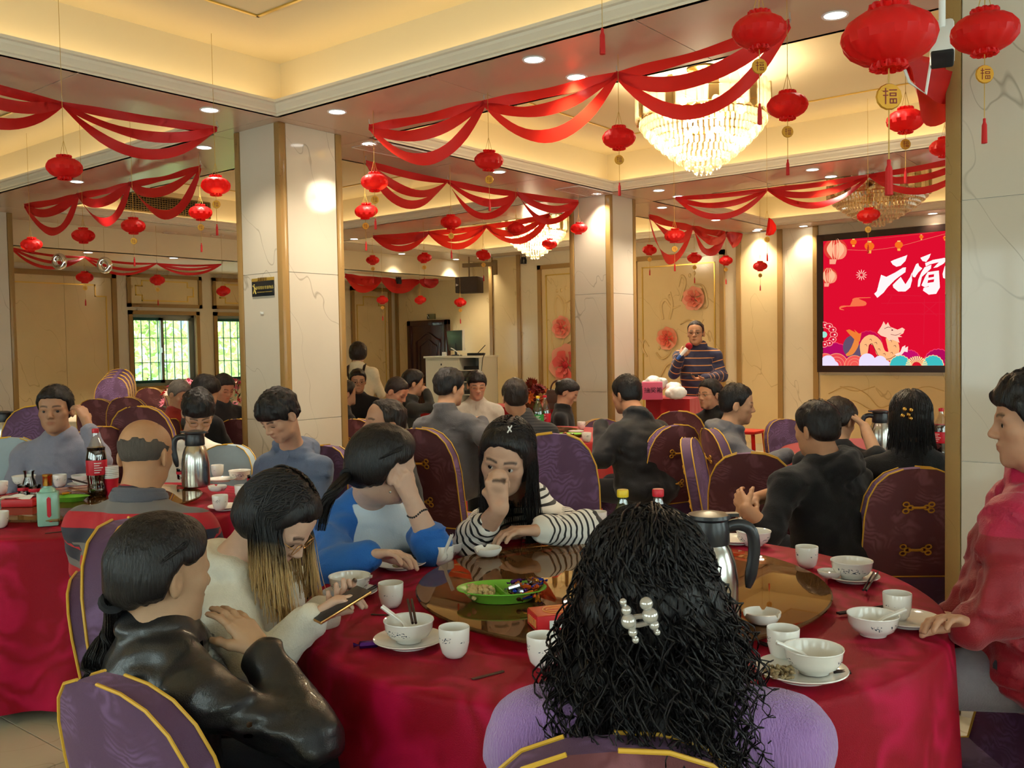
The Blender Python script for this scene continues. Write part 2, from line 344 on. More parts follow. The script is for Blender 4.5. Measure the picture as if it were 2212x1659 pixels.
def window(n, axis, pos, a, b, z0, z1, sgn, bars=True):
    w = tag(bpy.data.objects.new('window_%d' % n, None), kind='structure'); COL.objects.link(w)
    def bx(name, a0, a1, q0, q1, off, t, m):
        lo, hi = sorted((pos+sgn*off, pos+sgn*(off+t)))
        mb = MB().bb((lo, a0, q0), (hi, a1, q1)) if axis == 'x' else MB().bb((a0, lo, q0), (a1, hi, q1))
        return mb.build(name, m, w, smooth=False)
    def fr(a0, a1, q0, q1, wd, off, m, name):
        mb = MB()
        for (p0, p1, r0, r1) in ((a0, a1, q1-wd, q1), (a0, a1, q0, q0+wd), (a0, a0+wd, q0, q1), (a1-wd, a1, q0, q1)):
            lo, hi = sorted((pos+sgn*off, pos+sgn*(off+0.04)))
            if axis == 'x': mb.bb((lo, p0, r0), (hi, p1, r1))
            else: mb.bb((p0, lo, r0), (p1, hi, r1))
        mb.build(name, m, w, smooth=False)
    mid = (a+b)/2
    fr(a, b, z0, z1, 0.05, 0.06, M_alu, 'window_frame'); fr(a+0.05, mid+0.03, z0+0.05, z1-0.05, 0.045, 0.1, M_green, 'sash'); fr(mid-0.03, b-0.05, z0+0.05, z1-0.05, 0.045, 0.06, M_alu, 'sash')
    bx('pane', a+0.09, mid-0.01, z0+0.09, z1-0.09, 0.12, 0.004, M_wglass); bx('pane', mid+0.01, b-0.09, z0+0.09, z1-0.09, 0.08, 0.004, M_wglass)
    bx('latch', mid-0.03, mid-0.01, (z0+z1)/2-0.04, (z0+z1)/2+0.04, 0.03, 0.03, M_alu)
    if bars:
        nb = int((b-a)/0.13)
        for i in range(1, nb): bx('security_bar', a+(b-a)*i/nb-0.006, a+(b-a)*i/nb+0.006, z0, z1, 0.2, 0.012, M_green)
        for zz in (z0+(z1-z0)*0.33, z0+(z1-z0)*0.67): bx('security_bar', a, b, zz-0.006, zz+0.006, 0.2, 0.012, M_green)
for n, (a, b) in enumerate(WIN): window(n+1, 'y', Y1, a, b, WZ[0], WZ[1], 1)
for n, (a, b) in enumerate(RW): window(n+4, 'y', Y0, a, b, OZ[0], OZ[1], -1, False)
for n, (a, b) in enumerate(BW): window(n+8, 'x', X0, a, b, OZ[0], OZ[1], -1, False)
# pillars
def pillar(n, x0, x1, y0, y1):
    p = struct('pillar_%d' % n, MB().bb((x0+0.01, y0+0.01, 0), (x1-0.01, y1-0.01, S)), M_pil)
    w = 0.045
    for (a, b) in ((x0, y0), (x1-w, y0), (x0, y1-w), (x1-w, y1-w)):
        MB().bb((a-0.006, b-0.006, 0), (a+w+0.006, b+w+0.006, S-0.001)).build('corner_strip', M_trim, p, smooth=False, bevel=0.006)
    for (lo, hi) in (((x0+w+0.01, y0, 0.0), (x1-w-0.01, y0+0.02, S-0.001)), ((x0, y0+w+0.01, 0), (x0+0.02, y1-w-0.01, S-0.001))):
        for z0, z1 in ((0.0, 1.02), (1.024, 2.04), (2.044, S-0.001)): MB().bb((lo[0], lo[1], z0), (hi[0], hi[1], z1)).build('marble_panel', M_pil, p, smooth=False)
    return p
PX = [(3.93, 4.47), (8.04, 8.54)]; PY = [(0.39, 0.94), (5.13, 5.63), (10.5, 11.0)]
P3 = pillar(1, PX[0][0], PX[0][1], *PY[0]); P1 = pillar(2, PX[0][0], PX[0][1], *PY[1]); P2 = pillar(3, PX[1][0], PX[1][1], *PY[1])
P0 = pillar(4, PX[0][0], PX[0][1], *PY[2]); P5 = pillar(5, PX[1][0], PX[1][1], *PY[2]); P6 = pillar(6, PX[1][0], PX[1][1], *PY[0])
# stage wall strips and panels (positions along y read off the photo)
def sy(u, v=650): return float(atx(u, v, XS)[1])
def szz(u, v): return float(atx(u, v, XS)[2])
for u in (1062, 1122, 1597, 1686, 1763): 
    y = sy(u); slab(w_stage, 'x', XS, -1, y-0.035, y+0.035, 0, S, 0.03, M_trim, 'marble_strip')
for (ua, ub, m) in ((1068, 1118, M_pan), (1602, 1680, M_pan)):
    slab(w_stage, 'x', XS, -1, sy(ub), sy(ua), 0.1, S-0.02, 0.012, m, 'marble_panel')
ROSEP = [(sy(1330), sy(1170)), (sy(1560), sy(1376))]
for (a, b) in ROSEP:
    slab(w_stage, 'x', XS, -1, a, b, 0.3, 2.78, 0.012, M_pan, 'marble_panel'); frame(w_stage, 'x', XS, -1, a-0.05, b+0.05, 0.25, 2.84, 0.07, 0.05, M_trim); frame(w_stage, 'x', XS-0.012, -1, a+0.1, b-0.1, 0.4, 2.68, 0.018, 0.01, M_gold, 'gold_inlay')
# panel under the screen
slab(w_stage, 'x', XS, -1, -1.2, sy(1772), 0.12, 1.06, 0.012, M_pan, 'marble_panel'); slab(w_stage, 'x', XS, -1, Y0, sy(1700), 0, 0.12, 0.02, M_trim, 'marble_strip')
# door wall strips
for yy in (YC+0.06, Y1-0.08): slab(w_door, 'x', XD, -1, yy-0.035, yy+0.035, 0, LOW, 0.03, M_trim, 'marble_strip')
# ------------------------------------------------------------------ ceiling lights
M_disc = emis('downlight_glow', (1.0, 0.96, 0.88), 9.0); M_ring = mat('downlight_trim', (0.8, 0.8, 0.78), rough=0.4)
dl_ring = MB().lathe([(0.052, -0.004), (0.062, -0.006), (0.064, 0.0), (0.05, 0.0), (0.05, 0.004)], 20, caps=False).mesh('trim_ring', M_ring)
dl_disc = MB().lathe([(0.0, -0.002), (0.051, -0.002), (0.051, 0.0)], 20).mesh('diffuser', M_disc)
DL = [(1804, 32, 'S', 'beside the biggest paper lantern'), (1153, 128, 'S', 'in the beam above the main garland'), (1245, 166, 'S', 'just above the main garland\'s ribbon'), (728, 241, 'S', 'above the large marble pillar'), (453, 237, 'S', 'by the corner of the near ceiling recess'),
 (834, 267, 'S', 'behind the main garland\'s first ribbon'), (797, 310, 'S', 'above the first lantern of the main garland'), (441, 318, 'S', 'above the left-hand round lantern with two strings'), (166, 392, 'S', 'behind the hanging string of the far left lantern'), (1078, 371, 'S', 'behind the lantern under the main garland'),
 (1290, 418, 'S', 'above the slim far pillar'), (1423, 411, 'S', 'right of the slim far pillar'), (1430, 448, 'S', 'above the short garland by the rose panel'), (1212, 457, 'S', 'behind the far end of the second garland'), (1755, 366, 'S', 'in the beam under the big chandelier'), (1795, 381, 'S', 'beside the unlit chandelier'),
 (1465, 424, 'S', 'at the start of the right-hand garland'), (1546, 475, 'S', 'above the pointed red bunting'), (1638, 495, 'S', 'left of the folded paper lantern'), (1755, 493, 'S', 'left above the red screen'), (2028, 466, 'S', 'right above the red screen'),
 (765, 516, 'S', 'beside the big pillar\'s right edge'), (868, 548, 'S', 'in the beam before the door alcove'), (985, 560, 'S', 'above the hanging loudspeaker'), (1073, 560, 'S', 'at the corner of the stage wall'), (190, 545, 'L', 'on the low ceiling by the foil balloons'), (375, 557, 'L', 'on the low ceiling above the window'), (1728, 518, 'S', 'washing the wall left of the screen')]
def downlight(p, lab):
    t = thing('downlight', 'round recessed downlight '+lab, 'downlight', p, group='recessed ceiling downlights')
    obj('trim_ring', dl_ring, t); obj('diffuser', dl_disc, t)
    l = bpy.data.lights.new('downlight_lamp', 'SPOT'); l.energy = DOWN_W*(2.4 if p[2] < S-.1 else 1.0); l.spot_size = math.radians(105); l.spot_blend = 0.8; l.shadow_soft_size = 0.05; l.color = (1, 0.87, 0.68)
    o = bpy.data.objects.new('downlight_lamp', l); COL.objects.link(o); o.parent = t; o.location = (0, 0, -0.02)
for (u, v, k_, lab) in DL:
    p = atz(u, v, S if k_ == 'S' else LOW); 
    if p[0] > XS-0.12: p[0] = XS-0.12
    p[2] -= 0.001; downlight(p, lab)
# ------------------------------------------------------------------ chandeliers
k = NT('crystal'); k.n.remove(k.b)
g1 = k.add('ShaderNodeBsdfGlossy'); g1.inputs['Roughness'].default_value = 0.05; g1.inputs[0].default_value = (1, 0.95, 0.85, 1)
t1 = k.add('ShaderNodeBsdfTransparent'); t1.inputs[0].default_value = (0.98, 0.94, 0.84, 1); t2 = k.add('ShaderNodeBsdfTranslucent'); t2.inputs[0].default_value = (1, 0.9, 0.66, 1)
m1 = k.add('ShaderNodeMixShader'); m1.inputs[0].default_value = 0.30; m2 = k.add('ShaderNodeMixShader'); m2.inputs[0].default_value = 0.28
k.l(t1.outputs[0], m1.inputs[1]); k.l(t2.outputs[0], m1.inputs[2]); k.l(m1.outputs[0], m2.inputs[1]); k.l(g1.outputs[0], m2.inputs[2]); k.l(m2.outputs[0], k.out.inputs[0]); M_crys = k.m
k = NT('smoke_crystal'); k.n.remove(k.b)
g1 = k.add('ShaderNodeBsdfGlossy'); g1.inputs['Roughness'].default_value = 0.08; g1.inputs[0].default_value = (0.6, 0.52, 0.38, 1); t1 = k.add('ShaderNodeBsdfTransparent'); t1.inputs[0].default_value = (0.62, 0.54, 0.40, 1)
m1 = k.add('ShaderNodeMixShader'); m1.inputs[0].default_value = 0.35; k.l(t1.outputs[0], m1.inputs[1]); k.l(g1.outputs[0], m1.inputs[2]); k.l(m1.outputs[0], k.out.inputs[0]); M_smoke = k.m
M_brass = mat('polished_brass', srgb(214, 170, 84), rough=0.2, metal=1.0)
M_bulb = emis('chandelier_bulb', (1.0, 0.88, 0.62), 13.0); M_bulb_off = mat('unlit_bulb', (0.85, 0.82, 0.75), rough=0.4)
def hexdrop(mb, c, R, h, w=0.011, ptop=0.3):
    pr = [(0.0, 0.0), (w, -h*ptop*0.5), (w*1.05, -h*0.75), (0.0, -h)]
    mb.lathe(pr, 6, c=c, R=R)
def chandelier(label, cx, cy, ztop, R, H, lit, full):
    t = thing('crystal_chandelier', label, 'chandelier', (cx, cy, ztop))
    k_ = R/0.46
    MB().lathe([(0.0, CEIL-ztop), (0.10, CEIL-ztop), (0.11, CEIL-ztop-0.015), (0.07, CEIL-ztop-0.03), (0.05, CEIL-ztop-0.05), (0.02, CEIL-ztop-0.06), (0.012, CEIL-ztop-0.08), (0.012, -0.10), (0.0, -0.10)], 20).build('canopy', M_brass, t)
    fr = MB()
    for r_, z in ((R*0.97, -0.06), (R*0.95, -0.19), (R*0.6, -0.12)):
        fr.tube([(r_*math.cos(a), r_*math.sin(a), z) for a in np.linspace(0, 2*math.pi, 48, endpoint=False)], 0.006, 6, closed=True)
    for i in range(6):
        a = i*math.pi/3; fr.tube([(0, 0, -0.08), (R*0.97*math.cos(a), R*0.97*math.sin(a), -0.06)], 0.006, 6); fr.tube([(R*0.95*math.cos(a), R*0.95*math.sin(a), -0.06), (R*0.95*math.cos(a), R*0.95*math.sin(a), -0.19)], 0.005, 6)
    fr.build('brass_frame', M_brass, t)
    n = 40; w = math.pi*R/n*0.92
    def prism_at(mb, i):
        a = 2*math.pi*i/n; hh = 0.20*k_ if i % 2 else 0.225*k_; z0 = 0.0 if i % 2 else 0.022
        c, s_ = math.cos(a), math.sin(a); O = np.array([R*c, R*s_, z0]); U = np.array([-s_, c, 0])
        mb.prism([(-w, -0.05), (-w*0.45, 0.0), (w*0.45, 0.0), (w, -0.05), (w, -hh+0.02), (0, -hh), (-w, -hh+0.02)], O, U, (0, 0, 1), (c, s_, 0), 0.014)
    if full:
        for i in range(n):
            mb = MB(); prism_at(mb, i); mb.build('crystal_prism', M_smoke if i % 4 == 0 else M_crys, t, smooth=False)
    else:
        for q, m_ in ((0, M_smoke), (1, M_crys)):
            mb = MB()
            for i in range(n):
                if (i % 3 == 0) == (q == 0): prism_at(mb, i)
            tag(mb.build('crystal_prism_tier', m_, t, smooth=False), kind='stuff')
    tiers = [(q_, 0) for q_ in (0.95, 0.89, 0.81, 0.72, 0.62, 0.51, 0.39, 0.26, 0.12)]
    zz = -0.19*k_; hd = (H-0.19*k_)/(len(tiers)+0.4)
    one = MB(); hexdrop(one, (0, 0, 0), None, hd*1.5, 0.0115*k_); om = one.mesh('crystal_drop', M_crys, smooth=False); cnt = 0
    for ti, (fr_, _) in enumerate(tiers):
        r_ = R*fr_; nn = max(5, int(2*math.pi*r_/(0.036*k_))); rest = MB()
        for i in range(nn):
            a = 2*math.pi*(i+0.5*(ti % 2))/nn; p = (r_*math.cos(a), r_*math.sin(a), zz-hd*ti)
            if full and cnt < 300:
                o = obj('crystal_drop', om, t); o.location = p; o.rotation_euler = (0, 0, a); cnt += 1
            else: hexdrop(rest, p, None, hd*1.5, 0.0115*k_)
        if rest.n: tag(rest.build('crystal_drop_tier', M_crys, t, smooth=False), kind='stuff')
    nb = 8
    for i in range(nb):
        a = 2*math.pi*i/nb; q = R*0.62; zb = -0.12
        MB().ball((q*math.cos(a), q*math.sin(a), zb), 0.028, 10, 8).build('bulb', M_bulb if lit else M_bulb_off, t)
        if i % 2 == 0: MB().ball((q*0.4*math.cos(a), q*0.4*math.sin(a), zb-0.16*k_), 0.026, 10, 8).build('bulb', M_bulb if lit else M_bulb_off, t)
    if lit:
        l = bpy.data.lights.new('chandelier_lamp', 'POINT'); l.energy = CHAND_W; l.shadow_soft_size = 0.16; l.specular_factor = 0.15; l.color = (1, 0.84, 0.58)
        o = bpy.data.objects.new('chandelier_lamp', l); COL.objects.link(o); o.parent = t; o.location = (0, 0, -0.25*k_)
    return t
pc = at(1518, 280, 6.55); ztop = float(at(1518, 200, 6.55)[2]); zbot = float(at(1518, 376, 6.55)[2])
chandelier('large lit tiered crystal chandelier hanging in the ceiling recess before the slim pillar', pc[0], pc[1], ztop, 0.46, ztop-zbot, True, True)
pc = at(1155, 520, 12.2); zt = float(at(1155, 472, 12.2)[2])
chandelier('small distant lit crystal chandelier beyond the slim pillar, above the rose panel', pc[0], pc[1], zt, 0.43, zt-float(at(1155, 559, 12.2)[2]), True, False)
pc = at(1897, 430, 8.9); zt = float(at(1897, 380, 8.9)[2])
chandelier('unlit smoky crystal chandelier hanging in front of the red screen', pc[0], pc[1], zt, 0.46, zt-float(at(1897, 489, 8.9)[2]), False, False)
# ------------------------------------------------------------------ garlands
k = NT('red_crepe_ribbon')
k.b.inputs['Base Color'].default_value = c4(srgb(196, 24, 30)); k.b.inputs['Roughness'].default_value = 0.5
t2 = k.add('ShaderNodeBsdfTranslucent'); t2.inputs[0].default_value = c4(srgb(235, 50, 30)); m1 = k.add('ShaderNodeMixShader'); m1.inputs[0].default_value = 0.35
k.l(k.b.outputs[0], m1.inputs[1]); k.l(t2.outputs[0], m1.inputs[2]); k.l(m1.outputs[0], k.out.inputs[0]); M_rib = k.m
M_hook = mat('clear_hook', (0.6, 0.6, 0.55), rough=0.2, alpha=0.6)
def ribbon(mb, a, b, sag, width, lat, tw0, tw1, n=18):
    a = np.array(a, float); b = np.array(b, float); h = b-a; h[2] = 0; L = np.linalg.norm(h); h /= L; side = np.cross(h, (0, 0, 1)); rows = []
    for i in range(n+1):
        t = i/n; p = a+(b-a)*t; s_ = 4*t*(1-t); p = p+np.array([0, 0, -sag*s_])+side*lat*s_
        ang = tw0+(tw1-tw0)*t+0.5*math.sin(t*9+sag*20)*0.5; wd = width*(0.55+0.45*min(1, s_*1.6))
        w = np.array([0, 0, 1])*math.cos(ang)+side*math.sin(ang)
        rows.append([p-w*wd/2, p-w*wd*0.08+side*0.004, p+w*wd/2])
    mb.grid(np.array(rows))
def garland(label, hooks, z, sags, width=0.09, seed=0):
    width *= 0.62
    rnd = random.Random(seed); P = [np.array(atz(u, v, z)) if len(q_) == 2 else np.array(q_) for q_ in hooks for (u, v) in [q_[:2]]]
    t = thing('ribbon_garland', label, 'garland', P[0], group='red ribbon garlands')
    for p in P: p[0] = min(p[0], XS-0.08)
    base = P[0]
    for p in P: MB().tube([p-base+(0, 0, -0.035), p-base+(0.006, 0, -0.045), p-base+(0.012, 0, -0.03), p-base+(0, 0, -0.02), p-base], 0.003, 5).build('hook', M_hook, t)
    for i in range(len(P)-1):
        a = P[i]-base+(0, 0, -0.05); b = P[i+1]-base+(0, 0, -0.05); L = np.linalg.norm(b-a)
        for j, sg in enumerate(sags):
            mb = MB(); ribbon(mb, a, b, sg*L*rnd.uniform(0.9, 1.1), width*(0.8 if j == 0 else 1.0), (0.0, 0.07, -0.06)[j % 3]*L*0.5, rnd.uniform(-0.5, 0.5), rnd.uniform(-0.6, 0.9)); mb.build('ribbon', M_rib, t)
    return t
garland('red ribbon garland nearest the left edge under the near ceiling recess', [(-180, 120), (133, 207), (468, 262)], S, (0.015, 0.12, 0.22), 0.11, seed=1)
garland('red ribbon garland of deep scallops in front of the ceiling air grille', [(53, 433), (168, 410), (280, 385), (433, 347)], S, (0.02, 0.14, 0.30), 0.13, seed=2)
garland('thin red ribbon garland before the window and foil balloons', [(22, 525), (182, 546), (338, 561), (478, 563)], LOW, (0.03, 0.10, 0.17), 0.06, seed=3)
garland('longest red ribbon garland sweeping past the lit chandelier', [(797, 258), (1045, 205), (1332, 142), (1706, 27)], S, (0.02, 0.14, 0.26), 0.13, seed=4)
garland('second red ribbon garland between the big pillar and the slim pillar', [(790, 337), (967, 380), (1118, 407), (1249, 425)], S, (0.02, 0.15, 0.27), 0.12, seed=5)
garland('short red ribbon garland in front of the small distant chandelier', [(806, 503), (926, 494), (1050, 480), (1187, 454)], S, (0.02, 0.12, 0.22), 0.13, seed=6)
garland('farthest red ribbon garland hung across the door alcove', [(745, 588), (823, 596), (906, 601), (986, 604)], LOW, (0.03, 0.09, 0.22), 0.2, seed=7)
garland('thin red ribbon garland crossing in front of the unlit chandelier', [(1459, 417), (1658, 398), (1878, 367), (2120, 318)], S, (0.02, 0.12, 0.22), 0.1, seed=8)
garland('broad red ribbon garland of deep points before the right rose panel', [(1402, 458), (1497, 483), (1569, 497), (1648, 511)], S, (0.02, 0.14, 0.32), 0.19, seed=9)
a_ = at(1958, 105, 3.3); b_ = at(2130, 60, 4.4); garland('wide red ribbon loop beside the white ceiling camera', [tuple(a_), tuple(b_)], S, (0.05, 0.12, 0.16), 0.2, seed=10)
# ------------------------------------------------------------------ lanterns
k = NT('red_lantern_paper')
k.b.inputs['Base Color'].default_value = c4(srgb(222, 26, 26)); k.b.inputs['Roughness'].default_value = 0.45
t2 = k.add('ShaderNodeBsdfTranslucent'); t2.inputs[0].default_value = c4(srgb(250, 60, 36)); m1 = k.add('ShaderNodeMixShader'); m1.inputs[0].default_value = 0.4
k.l(k.b.outputs[0], m1.inputs[1]); k.l(t2.outputs[0], m1.inputs[2]); k.l(m1.outputs[0], k.out.inputs[0]); M_lant = k.m
M_str = mat('gold_string', srgb(190, 150, 70), rough=0.6); M_tas = mat('red_tassel', srgb(190, 24, 24), rough=0.7); M_med = mat('gold_medallion', srgb(206, 150, 50), rough=0.35, metal=0.5); M_medr = mat('medallion_red', srgb(120, 26, 18), rough=0.5)
def lantern_mesh(kind):
    rows = []; n = 48; prof = []
    prof = [(0.30, 0.66), (0.42, 0.70), (0.44, 0.62), (0.36, 0.54), (0.62, 0.48), (0.84, 0.34), (0.97, 0.16), (1.0, 0.0), (0.96, -0.18), (0.82, -0.36), (0.60, -0.50), (0.38, -0.56), (0.42, -0.66), (0.36, -0.70), (0.28, -0.66)]
    for i, (r, z) in enumerate(prof):
        row = []
        for q in range(n):
            a = 2*math.pi*q/n; lobe = abs(math.sin(6*a+(0.5*math.pi if i % 4 in (2, 3) else 0)*1.0)); k2 = 0.10 if 4 <= i <= 10 else 0.22
            rr = r*(1-k2*(1-lobe)**1.5); zz = z
            if kind == 1: rr *= 1+0.1*math.sin(a+1); zz += 0.12*math.cos(a)*abs(r)
            row.append((0.09*rr*math.cos(a), 0.09*rr*math.sin(a), 0.09*zz))
        rows.append(row)
    return MB().grid(np.array(rows), wrap=True).mesh('paper_body', M_lant)
LM = [lantern_mesh(0), lantern_mesh(1)]
hm = MB(); hp = []
for i in range(9):
    a = math.pi*i/8
    hp.append([(0.09*x*math.sin(a)*0.9, 0.02*math.sin(3*a)*x, 0.09*z*1.3-0.02*x) for (x, z) in ((0.1, 0.66), (0.45, 0.6), (0.9, 0.3), (1, 0), (0.8, -0.4), (0.4, -0.6))])
HALF = MB().grid(np.array(hp)).mesh('paper_body', M_lant)
MED = MB().lathe([(0.0, -0.004), (0.024, -0.004), (0.026, 0.0), (0.024, 0.004), (0.0, 0.004)], 14, R=[[1, 0, 0], [0, 0, 1], [0, -1, 0]]).mesh('medallion', M_med)
fu = MB()  # simplified 福 strokes on the medallion
for (x0, z0, x1, z1) in ((-0.012, 0.010, -0.004, 0.010), (-0.008, 0.015, -0.008, -0.014), (-0.012, 0.002, -0.004, 0.002), (0.0, 0.012, 0.013, 0.012), (0.001, 0.006, 0.012, 0.006), (0.001, 0.001, 0.012, 0.001), (0.001, -0.005, 0.013, -0.005), (0.001, -0.013, 0.013, -0.013), (0.001, -0.005, 0.001, -0.013), (0.013, -0.005, 0.013, -0.013), (0.007, -0.005, 0.007, -0.013), (0.001, 0.006, 0.001, 0.001), (0.012, 0.006, 0.012, 0.001)):
    for sgn in (-1, 1): fu.bb((min(x0, x1)*-sgn if False else min(x0, x1)-0.001, sgn*0.0042-0.0006, min(z0, z1)-0.001), (max(x0, x1)+0.001, sgn*0.0042+0.0006, max(z0, z1)+0.001))
FU = fu.mesh('fortune_character', M_medr, smooth=False)
TAS = MB().lathe([(0.0, 0.0), (0.004, -0.002), (0.004, -0.012), (0.007, -0.02), (0.008, -0.07), (0.0, -0.072)], 8).mesh('tassel', M_tas)
def strand_mesh(L): return MB().tube([(0, 0, 0), (0, 0, L)], 0.0014, 4, caps=False).mesh('string', M_str)
def lantern(u, v, w, label, kind=0, med=1, top=None, tilt=0.0, face=0.0):
    d = F_PX*0.18/w; p = at(u, v, d); t = thing('paper_lantern', label, 'lantern', p, YAW-math.pi/2+face, group='hanging red paper lanterns')
    b = obj('paper_body', HALF if kind == 2 else LM[kind % 2], t); b.rotation_euler = (tilt, tilt*0.5, random.uniform(0, 1))
    ceilz = LOW if p[1] > YB else S
    for (x0, x1) in XE:
        for (y0, y1) in YE:
            if x0 < p[0] < x1 and y0 < p[1] < y1: ceilz = CEIL
    L = max(0.06, (min(ceilz-0.005, top) if top else ceilz-0.005)-p[2]-0.06)
    s_ = obj('string', strand_mesh(L), t); s_.location = (0, 0, 0.06)
    MB().tube([(0, 0, 0.14), (-0.02, 0, 0.06)], 0.0012, 4).tube([(0, 0, 0.14), (0.02, 0, 0.06)], 0.0012, 4).build('string', M_str, t)
    if med:
        m_ = obj('medallion', MED, t); m_.location = (0, 0, -0.115); obj('fortune_character', FU, m_)
        s2 = obj('string', strand_mesh(0.03), t); s2.location = (0, 0, -0.09)
        s3 = obj('string', strand_mesh(0.1), t); s3.location = (0, 0, -0.24); ta = obj('tassel', TAS, t); ta.location = (0, 0, -0.235)
    return t
LAN = [(139, 362, 75, 'large red paper lantern under the middle hook of the leftmost garland', 0, 0, 0), (466, 401, 63, 'red paper lantern hanging beside the big pillar\'s left edge', 0, 1, 0), (433, 459, 50, 'red paper lantern in front of the right end of the air grille', 0, 1, 0),
 (288, 488, 51, 'red paper lantern with gold medallion below the left end of the air grille', 0, 1, 0), (180, 509, 48, 'red paper lantern above the thin garland by the windows', 0, 0, 0), (66, 528, 44, 'tilted red paper lantern at the far left beside the left pillar', 1, 0, 0.3),
 (183, 599, 36, 'red paper lantern in front of the tall cream wall panel', 0, 1, 0), (340, 605, 32, 'small red paper lantern in front of the panel over the first window', 0, 1, 0), (481, 629, 30, 'small tilted red lantern before the second window panel, without medallion', 1, 0, 0.4),
 (809, 393, 60, 'red paper lantern under the first hook of the longest garland', 0, 1, 0), (789, 456, 50, 'crooked red paper lantern just right of the big pillar', 1, 1, 0.25), (1056, 347, 64, 'red paper lantern under the second hook of the longest garland', 0, 1, 0.1),
 (1337, 298, 73, 'red paper lantern close to the left side of the lit chandelier', 0, 1, 0), (974, 480, 46, 'red paper lantern under the second garland\'s second hook', 0, 1, 0), (1115, 494, 40, 'red paper lantern overlapping the left side of the small distant chandelier', 0, 0, 0),
 (1187, 527, 34, 'red paper lantern overlapping the right side of the small distant chandelier', 0, 0, 0.1), (1250, 493, 38, 'red paper lantern in front of the slim pillar\'s left edge', 1, 0, 0.1), (1044, 551, 33, 'red paper lantern above the hanging loudspeaker', 1, 1, 0.3),
 (805, 562, 29, 'small red lantern in the beam face before the door alcove', 0, 1, 0), (916, 557, 32, 'small red lantern left above the hanging loudspeaker', 1, 1, 0.15), (826, 648, 26, 'tiny red lantern before the narrow wall panel by the door', 0, 1, 0),
 (907, 648, 26, 'tiny red lantern right above the door', 1, 0, 0.2), (994, 653, 27, 'tiny red lantern below the hanging loudspeaker', 1, 1, 0.2), (1701, 228, 88, 'large red paper lantern close to the right side of the lit chandelier', 0, 1, 0),
 (1640, 67, 118, 'big red paper lantern at the far end of the longest garland', 0, 1, 0), (1920, 80, 200, 'biggest red paper lantern, nearest the camera', 0, 1, 0), (2127, 70, 140, 'big red paper lantern in front of the right marble pillar', 0, 1, 0),
 (1956, 260, 80, 'red paper lantern with gold medallion below the biggest lantern', 0, 1, 0), (2040, 318, 62, 'red paper lantern half hidden behind the right pillar', 0, 0, 0), (1457, 509, 45, 'red paper lantern before the top of the right rose panel', 1, 1, 0.1),
 (1403, 540, 32, 'small red lantern beside the slim pillar\'s right edge', 0, 1, 0.1), (1500, 557, 32, 'small red lantern above the speaking man', 0, 1, 0), (1568, 563, 30, 'small red lantern right of the speaking man\'s panel', 0, 1, 0), (1642, 575, 31, 'small red lantern before the plain wall strip left of the screen', 0, 1, 0),
 (1657, 489, 44, 'half-folded red paper lantern left above the screen', 2, 1, 0.2), (1875, 465, 48, 'red paper lantern in front of the unlit chandelier', 1, 1, 0.1)]
for (u, v, w, lab, kd, md, tl) in LAN: lantern(u, v, w, lab, kd, md, tilt=tl)
# loose tassel near the beam
p = at(1301, 60, 3.2); t = thing('loose_tassel', 'short red tassel hanging alone under the ceiling beam', 'tassel', p); o = obj('tassel', TAS, t); o.scale = (1.3, 1.3, 1.3); s_ = obj('string', strand_mesh(CEIL-float(p[2])-0.01), t)
# ------------------------------------------------------------------ air grilles, ceiling speakers, camera
M_gril = mat('brown_grille', srgb(120, 96, 56), rough=0.5); M_black = mat('black_plastic', (0.015, 0.015, 0.017), rough=0.35); M_white = mat('white_plastic', (0.75, 0.74, 0.70), rough=0.35)
def grille(label, x0, x1, y, z0, z1, n):
    t = thing('air_grille', label, 'air vent', ((x0+x1)/2, y, (z0+z1)/2), group='air grilles'); W, H = x1-x0, z1-z0
    fr = MB()
    for c, s_ in (((0, 0, H/2), (W, 0.02, 0.018)), ((0, 0, -H/2), (W, 0.02, 0.018)), ((-W/2, 0, 0), (0.018, 0.02, H)), ((W/2, 0, 0), (0.018, 0.02, H))): fr.box(c, s_)
    fr.build('frame', M_gril, t, smooth=False); MB().box((0, 0.012, 0), (W, 0.004, H)).build('backing', M_black, t, smooth=False)
    vm = MB().box((0, 0, 0), (0.006, 0.012, H-0.02)).mesh('slat', M_gril, smooth=False); hm_ = MB().box((0, 0, 0), (W-0.02, 0.012, 0.006)).mesh('slat', M_gril, smooth=False)
    for i in range(1, n): o = obj('slat', vm, t); o.location = (-W/2+W*i/n, -0.004, 0)
    for i in range(1, 8): o = obj('slat', hm_, t); o.location = (0, -0.006, -H/2+H*i/8)
g0 = aty(262, 440, YE[1][1]+SB); g1 = aty(452, 465, YE[1][1]+SB)
grille('brown grid air grille on the recess wall left of the big pillar', float(g0[0]), float(g1[0]), YE[1][1]+SB-0.012, S+0.14, S+0.34, 34)
g0 = aty(770, 515, YE[1][1]+SB); g1 = aty(868, 530, YE[1][1]+SB)
grille('small brown air grille high on the far wall right of the big pillar', float(g0[0]), float(g1[0]), YE[1][1]+SB-0.012, S+0.14, S+0.32, 24)
def csp(u, v, lab):
    p = atz(u, v, S); t = thing('ceiling_speaker', lab, 'speaker', p); MB().lathe([(0.0, -0.004), (0.085, -0.004), (0.09, -0.008), (0.1, -0.006), (0.1, 0.0)], 24).build('cover', M_soff, t); MB().lathe([(0.07, -0.006), (0.072, -0.0065), (0.074, -0.006)], 24, caps=False).build('groove', M_ring, t)
csp(368, 503, 'flat round ceiling speaker nearer the big pillar'); csp(471, 508, 'flat round ceiling speaker at the pillar edge'); 
